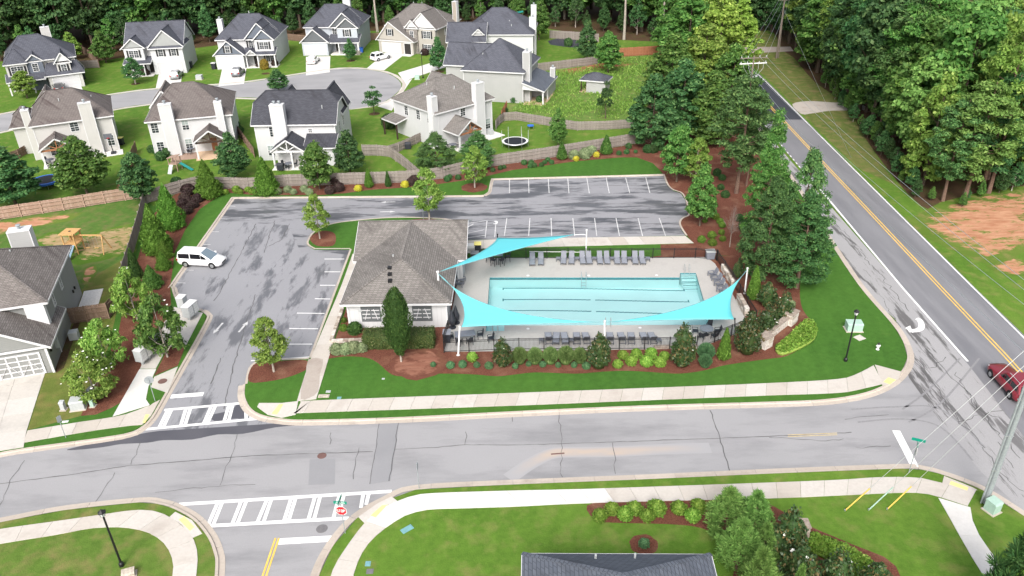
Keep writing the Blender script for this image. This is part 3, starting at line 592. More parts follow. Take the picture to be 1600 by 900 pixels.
for xt, xb in ((825.75, 826.5), (856.5, 858), (887, 889), (916.75, 920.75), (947, 952), (977.5, 984), (1009, 1015.5), (796, 796)): strip('stripe', [(xt, 277.5), (xb, 302)], .10, 'paint_faded', parent=pk)
for xt, xb in ((828, 826), (861, 862), (895, 898), (929, 932.5), (962.5, 968), (997, 1004), (1030, 1040), (792, 788)): strip('stripe', [(xt, 341), (xb, 369)], .10, 'paint_faded', parent=pk)
for a, b in (((507, 405), (538, 405)), ((507, 425), (532, 425)), ((500, 446), (524, 446)), ((492, 467), (516, 467.5)), ((464, 489.5), (507, 490)), ((452, 513.5), (497, 514)), ((447, 538), (488, 538)), ((392, 564), (484, 558))): strip('stripe', [a, b], .13, 'paint_white', parent=pk)
for i in range(7): strip('stripe', [(355-i*14, 322+i*20), (368-i*13, 322.5+i*20)], .10, 'paint_faded', parent=pk)
for q in ([(726, 346), (725, 372)], [(761, 345), (758, 372)], [(775, 345), (773, 371)], [(726, 350), (760, 345)], [(726, 358), (740, 350)], [(726, 366), (757, 359)], [(727, 372), (758, 368)]): strip('stripe', q, .11, 'paint_faded', parent=pk)
def arrow(px, py, ang, L=1.1, m='paint_faded', w=.10):
    x, y = P(px, py); c, s = math.cos(ang), math.sin(ang); mb = MB()
    T = lambda u, v: (x+c*u-s*v, y+s*u+c*v, .029)
    mb.poly([T(-L, -w), T(.2, -w), T(.2, w), T(-L, w)]); mb.poly([T(.2, -.28), T(.9, 0), T(.2, .28)]); struct(mb.build('road_arrow', M[m]))
arrow(605, 316, math.pi); arrow(607, 331, 0); arrow(340, 514, R(-100)); arrow(381, 510, R(80))
strip('road_arrow', [(1419, 517), (1430, 517), (1438, 514), (1440, 508), (1437, 501), (1432, 498)], .55, 'paint_white', .030, 3); struct(MB().poly([(*P(*q), .032) for q in ((1414, 513), (1422, 509), (1427, 521))]).build('road_arrow', M['paint_white']))
strip('wheelchair_mark', [(772, 346), (777, 346.5), (776, 350), (771, 350)], .16, 'paint_white', .030)
def repair(px, m='asphalt_patch', z=.020): area('asphalt_repair', PP(px), m, z)
repair([(594, 656), (624, 655), (610, 752), (577, 757)]); repair([(484, 718), (524, 717), (523, 757), (482, 758)])
area('wet_asphalt', catmull(PP([(105, 702.5), (150, 692), (190, 686), (230, 676), (300, 668), (395, 658), (424, 655), (445, 660), (470, 664), (430, 668), (380, 678), (340, 679), (300, 687), (255, 688), (230, 692), (190, 694), (160, 699), (120, 703)]), 3, True), 'asphalt_wet', .014)
area('wet_asphalt', catmull(PP([(330, 649), (350, 644), (366, 637), (372, 628), (381, 622), (388, 640), (384, 652), (360, 655), (335, 658)]), 3, True), 'asphalt_wet', .021)
area('wet_slab', catmull(PP([(482, 562), (505, 562), (500, 585), (497, 612), (484, 622), (470, 624), (472, 600), (478, 585)], ZB), 2, True), 'gravel_drive', ZB+.041)
ck = par_struct('pavement_cracks')
def crack(px, w=.04, jit=.10, z=.024, m='tar'):
    c = resample(PP(px), .55); rr = random.Random(len(px)+int(px[0][0])); c = [(x+rr.uniform(-jit, jit), y+rr.uniform(-jit, jit)) for x, y in c]; mb = MB()
    ws = [w*rr.uniform(.45, 1.4) for _ in c]
    for i in range(len(c)-1):
        dx, dy = c[i+1][0]-c[i][0], c[i+1][1]-c[i][1]; l = math.hypot(dx, dy) or 1; nx, ny = -dy/l, dx/l
        mb.poly([(c[i][0]-nx*ws[i]/2, c[i][1]-ny*ws[i]/2, z), (c[i+1][0]-nx*ws[i+1]/2, c[i+1][1]-ny*ws[i+1]/2, z), (c[i+1][0]+nx*ws[i+1]/2, c[i+1][1]+ny*ws[i+1]/2, z), (c[i][0]+nx*ws[i]/2, c[i][1]+ny*ws[i]/2, z)])
    mb.build('crack', M[m], ck)
crack([(-40, 762), (0, 756), (110, 742), (200, 728), (400, 712), (582, 706)], .06, .03); crack([(617, 702), (675, 700), (725, 695), (800, 696), (955, 691), (1110, 685.5), (1200, 682), (1330, 676)], .06, .03)
for q in ([(222, 690), (205, 725)], [(180, 738), (152, 783)], [(372, 678), (360, 715), (343, 760)], [(517, 675), (515, 695)], [(728, 675), (727, 695)], [(873, 645), (878, 700), (877, 747)], [(957, 691), (963, 741)], [(240, 770), (330, 760), (400, 758)], [(1200, 683), (1290, 690), (1320, 686)], [(560, 700), (552, 750)], [(800, 646), (802, 660)], [(40, 720), (20, 745), (0, 790)], [(1320, 655), (1390, 648)], [(1338, 700), (1390, 697)]): crack(q, .045)
crack([(1110, 641), (1120, 670), (1141, 738)], .07, .05); crack([(592, 660), (588, 700), (577, 757)], .05, .04); crack([(622, 660), (617, 700), (608, 752)], .06, .05)
for q in ([(1230, 300), (1330, 440), (1400, 520), (1450, 585)], [(1290, 330), (1350, 400), (1420, 485)], [(1420, 555), (1455, 595), (1500, 660), (1540, 700)], [(1440, 540), (1500, 600), (1560, 680), (1600, 720)], [(1490, 580), (1530, 640), (1580, 665)], [(1455, 575), (1480, 560)], [(1500, 660), (1560, 640)], [(1540, 700), (1560, 740), (1600, 770)], [(1380, 470), (1420, 540)], [(1300, 420), (1360, 470), (1400, 510)], [(1560, 690), (1580, 730)]): crack(q, .065, .25, .025)
for q in ([(1330, 640), (1400, 636), (1470, 640), (1540, 700)], [(1340, 660), (1410, 655), (1470, 668), (1520, 720)], [(1410, 640), (1450, 610), (1500, 560)], [(1420, 660), (1470, 630), (1530, 560)]):
    strip('tyre_mark', catmull(q, 5), .17, 'tyre_mark', .0235, parent=ck)
for q in ([(430, 345), (420, 372), (412, 395)], [(452, 350), (440, 375), (420, 385)], [(335, 470), (345, 455), (400, 350)], [(400, 460), (380, 520), (360, 590), (350, 640)], [(330, 600), (345, 560)]): crack(q, .09, .08, .0235)
for q in ([(520, 325), (700, 325), (900, 318), (1065, 320)], [(620, 300+25), (760, 322)], [(740, 355), (900, 351), (1060, 349)], [(780, 293), (900, 291), (1040, 289)], [(400, 326), (500, 324)]): crack(q, .10, .05, .0245)
def disc(name, px, py, r, m, z, ry=1.0):
    x, y = P(px, py, z); return MB().lathe([(r, 0), (r*.97, .012)], 18, (x, y, z)).build(name, M[m])
for i, (px, py, r, m_, z, lab) in enumerate(((503, 712, .36, 'iron', .012, 'rust brown manhole cover in the street by the square asphalt patch'), (503, 826, .40, 'iron_grey', .012, 'grey manhole cover between the lower crosswalk and the stop line'), (254, 595.5, .40, 'iron', ZB+.03, 'rust brown round cover in the concrete drain pad by the mailboxes'))): tag(disc('manhole_cover', px, py, r, m_, z), lab, 'manhole cover')
def stain(px, w):
    c = catmull(PP(px), 4); vs, fs, mk = [], [], []; n = len(c)
    for d, v in ((w, 0.0), (w*.45, .8), (0, 1.0), (-w*.45, .8), (-w, 0.0)):
        o = offset(c, d); vs += [(x, y, .0225) for x, y in o]; mk += [v*min(1, i*3/n, (n-1-i)*3/n) for i in range(n)]
    for r in range(4):
        for i in range(n-1): fs.append((r*n+i, (r+1)*n+i, (r+1)*n+i+1, r*n+i+1))
    me = bpy.data.meshes.new('rust_stain'); me.from_pydata(vs, [], fs); me.materials.append(M['rust_stain']); a = me.attributes.new('mask', 'FLOAT', 'POINT'); a.data.foreach_set('value', mk); struct(link('rust_stain', me))
stain([(795, 748), (830, 724), (862, 709), (890, 707), (960, 706), (1040, 702), (1110, 700)], .6)
tag(MB().bar((*P(861, 710), .03), (*P(882, 708.5), .03), .14, .012).build('rust_plate', M['iron']), 'small rusty patch over the crack in the street', 'plate')
# ------------------------------------------------------------------ vegetation
RNG = np.random.default_rng(11)
def unit(v): return v/np.maximum(1e-9, np.linalg.norm(v, axis=1, keepdims=True))
def leaf_arrays(c, nrm, w, l, axis=None):
    n = len(c)
    t = unit(np.cross(nrm, unit(RNG.normal(size=(n, 3))))) if axis is None else unit(axis)
    b = unit(np.cross(nrm, t)); w = np.asarray(w).reshape(-1, 1)*np.ones((n, 1)); l = np.asarray(l).reshape(-1, 1)*np.ones((n, 1))
    v = np.empty((n, 4, 3)); v[:, 0] = c-t*l/2; v[:, 1] = c+b*w/2-t*l*.08; v[:, 2] = c+t*l/2; v[:, 3] = c-b*w/2-t*l*.08
    return v.reshape(-1, 3)
def quads_mesh(name, verts, m, core=None):
    n = len(verts)//4; f = np.arange(n*4, dtype=np.int32); fl = [4]*n
    if core is not None:
        cv, cf = core; f = np.concatenate([f, np.array([i+n*4 for q in cf for i in q], dtype=np.int32)]); verts = np.concatenate([verts, np.array(cv)]); fl += [len(q) for q in cf]
    me = bpy.data.meshes.new(name); me.vertices.add(len(verts)); me.vertices.foreach_set('co', verts.astype(np.float32).ravel())
    me.loops.add(len(f)); me.loops.foreach_set('vertex_index', f); me.polygons.add(len(fl))
    st = np.concatenate([[0], np.cumsum(fl)[:-1]]).astype(np.int32); me.polygons.foreach_set('loop_start', st); me.polygons.foreach_set('loop_total', np.array(fl, dtype=np.int32))
    me.update(calc_edges=True); me.materials.append(M[m]); return me
def lathe_core(prof, n=10):
    mb = MB().lathe(prof, n); return mb.v, mb.f
def clumps(n, H, Rr, z0, prof, inner=.35, zpow=1.0):
    t = RNG.random(n*4)**zpow; pr = np.array([prof(x) for x in t]); keep = RNG.random(n*4) < pr/pr.max()*.8+.2; t = t[keep][:n]; pr = pr[keep][:n]; n = len(t)
    a = RNG.random(n)*6.2832; r = Rr*pr*np.sqrt(RNG.uniform(inner, 1.0, n))*RNG.uniform(.82, 1.12, n)
    return np.stack([r*np.cos(a), r*np.sin(a), z0+(H-z0)*t], 1)
def crown_clump(cs, rad, per, wl, flat=.8, upb=.45, rnd=.55, shell=(.55, 1.0)):
    V = []
    for c in cs:
        rr = rad*RNG.uniform(.65, 1.3); d = unit(RNG.normal(size=(per, 3))); d[:, 2] = np.where(d[:, 2] < -.3, -d[:, 2]*.5, d[:, 2])
        p = c+d*rr*RNG.uniform(*shell, (per, 1))*np.array([1, 1, flat]); nm = unit(d*.8+np.array([0, 0, upb])+RNG.normal(size=(per, 3))*rnd)
        s = RNG.uniform(.7, 1.25, per); V.append(leaf_arrays(p, nm, s*wl[0], s*wl[1]))
    return np.concatenate(V)
def tuft(cs, rad, per, wl, up=.5):
    V = []
    for c in cs:
        rr = rad*RNG.uniform(.7, 1.25); d = RNG.normal(size=(per, 3)); d[:, 2] = np.abs(d[:, 2])*.9+up*RNG.random(per)-.25; d = unit(d)
        p = c+d*rr*RNG.uniform(.35, .8, (per, 1)); nm = unit(np.cross(d, unit(RNG.normal(size=(per, 3))))+np.array([0, 0, .3]))
        s = RNG.uniform(.7, 1.3, per); V.append(leaf_arrays(p, nm, s*wl[0], s*wl[1], d))
    return np.concatenate(V)
def limbs(mb, cs, H, z0, r0, k, zs=.9):
    idx = RNG.permutation(len(cs))[:k]
    for i in idx:
        c = cs[i]; zb = max(z0*.8, min(H*.85, c[2]-np.hypot(c[0], c[1])*zs)); r = r0*(1-zb/H)*.45+.015
        mb.tube((0, 0, zb), ((c[0]*.55), (c[1]*.55), zb+(c[2]-zb)*.45), r, r*.6, 5, False); mb.tube((c[0]*.55, c[1]*.55, zb+(c[2]-zb)*.45), tuple(c), r*.6, r*.25, 4, False)
def trunk_mesh(name, H, r0, cs, z0, k=10, m='bark', top=.92, zs=.9):
    mb = MB(); n = 5; pr = None; ox = oy = 0
    pts = [(0, 0, -.1, r0*1.25)]
    for i in range(1, n+1):
        t = i/n; ox += RNG.uniform(-.012, .012)*H; oy += RNG.uniform(-.012, .012)*H; pts.append((ox*.4, oy*.4, H*top*t, r0*(1-t*.85)))
    for a, b in zip(pts, pts[1:]): mb.tube(a[:3], b[:3], a[3], b[3], 7, False)
    if k: limbs(mb, cs, H, z0, r0, k, zs)
    me = mb.mesh(name); me.materials.append(M[m]); return me
egg = lambda t: max(.05, math.sin(math.pi*min(1, (t*.92+.10)**.72)))
oval = lambda t: max(.05, math.sin(math.pi*(t*.94+.04))**.75)
conep = lambda t: max(.02, (1-t)**.85*(1 if t > .1 else .75+t*2.5))
pinep = lambda t: max(.12, math.sin(math.pi*(t*.85+.12))**.8)
KINDS = {}
def kind(name, H, Rr, crown, trunk): KINDS[name] = (H, Rr, crown, trunk)
def mk_broad(name, H, Rr, z0, n, per, wl, m, rad, prof=egg, bark='bark', k=12, r0=None, inner=.3, flat=.8):
    cs = clumps(n, H-rad*.5, Rr-rad*.55, z0+rad*.5, prof, inner); kind(name, H, Rr, quads_mesh('crown', crown_clump(cs, rad, per, wl, flat), m), trunk_mesh('trunk', H, r0 or H*.016, cs, z0, k, bark))
for i in range(3): mk_broad('maple%d' % i, 8, 2.6, 1.0, 105, 78, (.23, .34), 'leaf_mid', .68)
for i in range(2): mk_broad('loose%d' % i, 8, 2.5, 1.4, 82, 68, (.20, .30), 'leaf_mid', .60, bark='bark_pale')
mk_broad('sapling0', 6, 2.0, 1.6, 26, 80, (.20, .30), 'leaf_dark', .6, inner=.2)
for i in range(4): mk_broad('forest%d' % i, 20, 5.2, 3.0, 115, 85, (.48, .70), 'leaf_dark', 1.35, prof=oval, inner=.45)
for i in range(2): mk_broad('edge%d' % i, 18, 5.2, 1.0, 150, 88, (.40, .60), 'leaf_mid', 1.15, prof=egg, inner=.45)
def mk_pine(name, H, Rr, z0, n, per, wl, m, rad, k=26, prof=pinep, inner=.25, r0=None, bark='bark_pine', zpow=.8, puff=False):
    cs = clumps(n, H-rad*.5, Rr-rad*.4, z0, prof, inner, zpow); V = tuft(cs, rad, per, wl) if not puff else crown_clump(cs, rad, per, wl, .85, .5, .6, (.45, 1.0))
    kind(name, H, Rr, quads_mesh('crown', V, m), trunk_mesh('trunk', H, r0 or H*.014, cs, z0, k, bark, .97, .35))
for i in range(2): mk_pine('pine%d' % i, 18, 4.2, 4.0, 105, 105, (.20, .46), 'leaf_pine', .95, puff=True)
mk_pine('pinebush0', 14, 4.2, 1.2, 210, 105, (.15, .36), 'leaf_pine_deep', .74, inner=.4, prof=egg, puff=True)
mk_pine('pinebush1', 16, 3.2, 1.0, 185, 105, (.15, .36), 'leaf_pine_deep', .72, inner=.4, prof=egg, puff=True)
mk_pine('tallpine0', 26, 3.6, 15, 60, 70, (.12, .6), 'leaf_pine', 1.1, bark='bark_pale', r0=.30)
mk_pine('youngpine0', 5, 1.9, .3, 95, 110, (.06, .38), 'leaf_pine_bright', .58, prof=egg, inner=.3); mk_pine('youngpine1', 6, 2.2, .3, 110, 110, (.065, .38), 'leaf_pine_bright', .62, prof=egg, inner=.3)
def mk_dense(name, H, Rr, prof, n, wl, m, upb, bark='bark', z0=.15, core=.80, rough=.10, k=0, tip=.5):
    t = RNG.random(n*2)**.9; pr = np.array([prof(x) for x in t]); keep = RNG.random(len(t)) < pr/pr.max(); t = t[keep][:n]; pr = pr[keep][:n]; n = len(t)
    a = RNG.random(n)*6.2832; lump = 1+rough*np.sin(a*5+t*17)+rough*.8*np.sin(a*9-t*31+1.3)+rough*.6*np.sin(a*3+t*9)
    r = Rr*pr*lump*RNG.uniform(.84, 1.06, n); p = np.stack([r*np.cos(a), r*np.sin(a), z0+(H-z0)*t], 1)
    d = np.stack([np.cos(a), np.sin(a), np.full(n, upb)], 1); nm = unit(d+RNG.normal(size=(n, 3))*.5); ax = unit(np.stack([np.cos(a)*.5, np.sin(a)*.5, np.full(n, 1.0)], 1)+RNG.normal(size=(n, 3))*tip)
    s = RNG.uniform(.7, 1.3, n); V = leaf_arrays(p, nm, s*wl[0], s*wl[1], ax)
    cp = [(max(.005, Rr*prof(x)*core), z0+(H-z0)*x*.97) for x in np.linspace(.01, .99, 10)]
    kind(name, H, Rr, quads_mesh('crown', V, m, lathe_core(cp)), trunk_mesh('trunk', H*.9, H*.014, np.zeros((1, 3)), z0, 0, bark))
for i in range(2): mk_dense('conifer%d' % i, 6, 2.0, conep, 5200, (.13, .30), 'leaf_conifer', .35, rough=.13)
mk_dense('cypress0', 3, .75, lambda t: max(.02, (1-t)**.7*(min(1, .6+t*4))), 2200, (.08, .18), 'leaf_conifer', .3, rough=.06)
mk_dense('hornbeam0', 7.5, 1.55, lambda t: max(.04, math.sin(math.pi*min(1, (t*.91+.065)**1.12))**.75), 6500, (.11, .20), 'leaf_conifer_dark', .3, 'bark_pale', .75, .82, .10, tip=.3)
ballp = lambda t: max(.05, math.sqrt(max(0, 1-(2*t-.82)**2/1.42)))
def mk_ball(name, m, n=1300, wl=(.09, .14), rough=.05, upb=.4, H=1.0, Rr=.6, core=.86): mk_dense(name, H, Rr, lambda t: max(.05, math.sqrt(max(.002, 1-(1.72*t-.72)**2))), n, wl, m, upb, z0=.0, core=core, rough=rough, tip=1.0)
mk_ball('ball_box', 'leaf_box'); mk_ball('ball_lime', 'leaf_lime', 900, (.10, .16), .10); mk_ball('ball_purple', 'leaf_purple', 1300); mk_ball('ball_gold', 'leaf_gold', 700, (.10, .15), .1); mk_ball('ball_silver', 'leaf_silver', 900, (.08, .18), .12); mk_ball('ball_blue', 'leaf_blue', 1100); mk_ball('ball_mid', 'leaf_mid', 900, (.11, .17), .14)
def mk_grass(name, m):
    n = 2200; a = RNG.random(n)*6.2832; el = RNG.random(n)**.7; L = 1.0; r = .62*np.sqrt(RNG.random(n)); d = np.stack([np.cos(a)*(1-el*.8), np.sin(a)*(1-el*.8), .25+el], 1); d = unit(d)
    p = np.stack([np.cos(a)*r*.8, np.sin(a)*r*.8, .12+.75*np.sqrt(np.maximum(.02, 1-(r/.66)**2))*RNG.uniform(.7, 1.05, n)], 1)
    nm = unit(np.cross(d, RNG.normal(size=(n, 3)))); V = leaf_arrays(p, nm, np.full(n, .06), RNG.uniform(.28, .5, n), d)
    kind(name, 1.0, .65, quads_mesh('crown', V, m, lathe_core([(.36, 0), (.42, .2), (.34, .42), (.12, .6)])), None)
mk_grass('grass0', 'leaf_grassy'); mk_grass('grass1', 'leaf_blue')
def mk_mag(name, H, Rr, n, per): 
    cs = clumps(n, H-.25, Rr-.3, .35, egg, .4); kind(name, H, Rr, quads_mesh('crown', crown_clump(cs, .42, per, (.13, .25), .9, .6, .7), 'leaf_magnolia', lathe_core([(Rr*.45, .2), (Rr*.6, H*.3), (Rr*.35, H*.7), (.05, H*.9)])), trunk_mesh('trunk', H, .06, cs, .3, 6))
mk_mag('magnolia0', 3.2, 1.3, 60, 55); mk_mag('magnolia1', 3.2, 1.35, 66, 55)
def mk_twig():
    mb = MB(); cs = clumps(40, 3.2, 1.0, 1.3, egg, .3)
    me0 = quads_mesh('crown', leaf_arrays(cs, unit(RNG.normal(size=cs.shape)), .02, .05), 'twig')
    for c in cs:
        z = 1.0+RNG.random()*.8; mb.tube((0, 0, z), tuple(c), .022, .006, 4, False)
        for _ in range(4): mb.tube(tuple(c*.6+np.array([0, 0, z*.4])), tuple(c+RNG.normal(size=3)*.22), .008, .004, 3, False)
    me = mb.mesh('crown'); me.materials.append(M['twig']); kind('bare0', 3.4, 1.0, me, trunk_mesh('trunk', 3.0, .045, cs, 1, 0, 'bark_pale'))
mk_twig()
cs_ = clumps(46, 3.6, 1.7, .6, egg, .4)
kind('crape0', 4, 2.2, quads_mesh('crown', crown_clump(clumps(64, 3.75, 1.85, .4, egg, .3), .5, 80, (.12, .25), .7, .5, .6), 'leaf_mid'), trunk_mesh('trunk', 4, .07, cs_, .3, 10, 'bark_pale'))
ZONES = []
def plant_at(x, y, z, H, Rr, kd, label, cat='tree', group=None, name=None, m=None, flowers=0, lean=0, petal='petal_white', rz=None):
    k = KINDS[kd]; t = thing(name or cat.replace(' ', '_'), label, cat, (x, y, z), random.uniform(0, 6.28) if rz is None else rz, group); t.scale = (Rr/k[1], Rr/k[1], H/k[0])
    for nm, me in (('crown' if cat == 'tree' else 'foliage', k[2]), ('trunk' if cat == 'tree' else 'stem', k[3])):
        if me is None: continue
        o = link(nm, me, t)
        if m and nm in ('crown', 'foliage'): o.material_slots[0].link = 'OBJECT'; o.material_slots[0].material = M[m]
    if flowers:
        mb = MB()
        for _ in range(flowers):
            a = random.uniform(0, 6.28); zz = random.uniform(.35, .92); rr = k[1]*egg(zz)*.95; c = (rr*math.cos(a), rr*math.sin(a), k[0]*zz)
            s = random.uniform(.05, .085)
            for q in range(6):
                b = q*1.047; mb.poly([c, (c[0]+math.cos(b-.4)*s, c[1]+math.sin(b-.4)*s, c[2]+s*.5), (c[0]+math.cos(b)*s*1.5, c[1]+math.sin(b)*s*1.5, c[2]+s*.7), (c[0]+math.cos(b+.4)*s, c[1]+math.sin(b+.4)*s, c[2]+s*.5)])
        stuff(mb.build('flowers', M[petal], t))
    return t
def plant(kd, bx, by, top, wpx, label, cat='tree', z=0.0, **kw):
    x, y = P(bx, by, z); H = max(.25, zat(x, y, top)-z); s = proj(x, y, z+H*.5)[2]; return plant_at(x, y, z, H, wpx/2/s, kd, label, cat, **kw)
T = plant
T('maple0', 26, 322, 231, 96, 'dark green maple at the left edge of the photo beside the blue trampoline', m='leaf_dark', name='maple_tree'); T('maple1', 137, 304, 213, 84, 'broad round maple between the blue trampoline and the brown fence', name='maple_tree')
T('maple2', 224, 318, 231, 60, 'dark maple standing where the cedar fence meets the grey fence', m='leaf_dark', name='maple_tree'); T('maple0', 166, 98, 47, 38, 'bushy green tree on the lawn between the two leftmost far houses', name='yard_tree'); T('maple1', 117, 93, 50, 30, 'small green tree at the corner behind the leftmost far house', name='yard_tree', m='leaf_light')
T('maple2', 43, 153, 107, 38, 'small tree hiding the porch of the leftmost far house', name='yard_tree', m='leaf_light'); T('loose0', 212, 131, 88, 38, 'young tree in a mulch ring before the house with two white gables', name='yard_tree', m='leaf_dark'); T('maple0', 436, 142, 108, 36, 'street tree behind the roof of the dark roofed house', name='yard_tree', m='leaf_dark')
T('maple1', 368, 281, 207, 58, 'dense maple beside the timber porch of the white house', name='maple_tree', m='leaf_dark'); T('maple2', 500, 297, 216, 54, 'maple growing over the fence in front of the white gabled porch', name='maple_tree'); T('maple0', 548, 274, 204, 50, 'tall dark maple right of the white gabled porch', name='maple_tree', m='leaf_dark')
T('sapling0', 585, 178, 135, 36, 'sparse young tree on the lawn beside the cul-de-sac', name='yard_tree'); T('maple1', 548, 95, 60, 22, 'small round tree on the lawn of the house with white gables', name='yard_tree', m='leaf_dark'); T('maple0', 686, 112, 58, 31, 'lollipop shaped tree beside the long path to the tan house', name='yard_tree', m='leaf_dark')
T('pinebush0', 683, 270, 205, 68, 'wide blue green willow-like tree left of the red timber porch', name='yard_tree', m='leaf_pine'); T('pinebush1', 747, 262, 205, 60, 'blue green willow-like tree right of the red timber porch', name='yard_tree', m='leaf_pine')
T('loose0', 742, 293, 224, 44, 'light green tree with pale trunk in a round mulch ring', name='maple_tree', m='leaf_light', z=ZB); T('loose1', 671, 344, 256, 54, 'loose yellow green tree behind the ridge of the pool house', name='maple_tree', m='leaf_light', z=ZB); T('loose0', 500, 373, 299, 42, 'bright green tree in the car park island by the pool house', name='maple_tree', m='leaf_light', z=ZB)
T('maple1', 872, 230, 169, 32, 'green tree on the lawn right of the white trampoline', name='yard_tree'); T('sapling0', 946, 185, 128, 32, 'thin dark tree at the near edge of the rough field', name='yard_tree', m='leaf_deep'); T('maple2', 950, 114, 44, 46, 'tall tree at the fence behind the small shed', name='yard_tree'); T('maple0', 917, 98, 30, 36, 'tall tree left of its neighbour behind the small shed', name='yard_tree', m='leaf_dark'); T('maple1', 842, 63, 2, 36, 'tree on the far lawn by the dark mulch heap', name='yard_tree')
T('loose1', 428, 581, 489, 60, 'yellow green tree in the car park corner island by the crosswalk', name='maple_tree', m='leaf_light', z=ZB); T('hornbeam0', 627, 565, 449, 42, 'tall dark flame shaped hornbeam in front of the pool house hedge', name='hornbeam', z=ZB)
T('maple2', 1057, 284, 187, 56, 'light green maple at the far corner of the car park', name='maple_tree', z=ZB); T('maple0', 1093, 353, 256, 54, 'dense round maple at the right end of the car park', name='maple_tree', z=ZB); T('loose1', 1086, 290, 210, 50, 'feathery light tree between the two maples by the car park', name='maple_tree', m='leaf_light', z=ZB); T('bare0', 1140, 386, 318, 28, 'small leafless grey tree in the mulch right of the car park', name='bare_tree', z=ZB)
# pines and broadleaf trees between the field and the road
T('pinebush1', 1186, 395, 172, 70, 'tall bright green tree at the roadside behind the bushy pines', name='pine_tree', m='leaf_mid', z=ZB); T('pinebush0', 1240, 425, 228, 92, 'bushy pine leaning over the road beside the turn lane', name='pine_tree', m='leaf_pine', z=ZB); T('pinebush0', 1192, 440, 272, 96, 'dark bushy pine directly above the right shade sail post', name='pine_tree', z=ZB); T('pinebush1', 1244, 450, 300, 92, 'lowest bushy pine beside the roadside lawn', name='pine_tree', z=ZB)
T('pine0', 1150, 302, 112, 100, 'tall pine with a bare leaning trunk above the red mulch', name='pine_tree', z=ZB); T('pine1', 1166, 290, 150, 50, 'slim pine with a bare trunk beside the tall pine', name='pine_tree', z=ZB)
for i, (a, b, c, d, k_, mm) in enumerate(((1018, 232, 112, 84, 'edge0', 'leaf_dark'), (1062, 218, 90, 100, 'edge1', 'leaf_dark'), (1112, 226, 110, 92, 'edge0', 'leaf_mid'), (1045, 170, 48, 88, 'edge0', 'leaf_mid'), (1095, 165, 34, 100, 'edge1', 'leaf_light'), (1138, 180, 66, 84, 'edge1', 'leaf_mid'), (1072, 120, -26, 96, 'edge0', 'leaf_mid'), (1118, 128, -20, 92, 'edge1', 'leaf_yellow'), (1148, 112, -6, 72, 'edge0', 'leaf_yellow'), (1055, 95, -50, 80, 'edge1', 'leaf_mid'), (1162, 204, 122, 70, 'pinebush1', 'leaf_pine'), (1108, 95, -44, 84, 'edge0', 'leaf_light'))):
    T(k_, a, b, c, d, ['dark broadleaf tree at the lower left of the roadside grove', 'wide dark broadleaf tree above the light maple by the car park', 'green tree in the middle of the roadside grove', 'green tree at the field edge of the roadside grove', 'light green tree in the middle of the roadside grove', 'green broadleaf tree at the road edge of the grove', 'tall green tree at the upper left of the roadside grove', 'tall yellow green tree at the top of the roadside grove', 'yellow green tree leaning towards the utility pole', 'dark tree at the far corner of the rough field', 'deep green pine close to the road under the utility pole', 'light green tree at the back of the roadside grove'][i], m=mm, name='grove_tree', group='trees in the grove beside the main road')
# conifers
for i, (a, b, c, d, k_, mm, lab) in enumerate(((328, 307, 249, 44, 'conifer0', None, 'cone shaped evergreen at the corner of the car park fence'), (418, 303, 244, 42, 'conifer1', None, 'cone shaped evergreen left of the white gabled porch'), (270, 356, 286, 46, 'conifer1', None, 'cone shaped evergreen beside the dark purple round shrubs'), (248, 394, 318, 48, 'conifer0', None, 'largest cone evergreen between the grey fence and the car park'), (259, 402, 376, 28, 'conifer1', None, 'small cone evergreen under the largest one'), (257, 420, 393, 26, 'conifer0', None, 'small cone evergreen beside the white minivan'), (215, 436, 387, 22, 'cypress0', 'leaf_conifer_dark', 'thin dark evergreen against the grey fence'), (240, 448, 414, 34, 'conifer0', 'leaf_mid', 'low round evergreen above the left white flowered shrubs'),
    (577, 293, 262, 15, 'cypress0', None, 'narrow pointed cypress in the bed, left of a similar one'), (607, 292, 266, 11, 'cypress0', 'leaf_conifer_dark', 'thinnest pointed cypress in the bed along the fence'), (878, 249, 221, 18, 'cypress0', 'leaf_mid', 'small pointed cypress below the white trampoline lawn'), (947, 241, 210, 21, 'cypress0', 'leaf_mid', 'rounded small cypress at the right end of the back fence'), (1130, 562, 511, 23, 'cypress0', 'leaf_conifer', 'bright cone cypress at the right corner of the pool fence'), (1176, 468, 414, 23, 'cypress0', 'leaf_conifer', 'slim cypress beside the right shade sail post'))): T(k_, a, b, c, d, lab, 'tree', z=ZB, m=mm, name='evergreen_tree')
for i, (a, b, c, d, fl, lab) in enumerate(((150, 622, 542, 86, 22, 'crape myrtle with white flowers beside the utility boxes'), (172, 580, 492, 80, 8, 'crape myrtle with few flowers right of the grey house'), (262, 558, 450, 90, 3, 'full green tree over the row of mailboxes'), (215, 500, 410, 72, 4, 'crape myrtle between the grey fence and the car park'))): T('crape0', a, b, c, d, lab, 'tree', z=ZB, m=['leaf_light', 'leaf_light', 'leaf_mid', 'leaf_light'][i], name='crape_myrtle', flowers=fl)
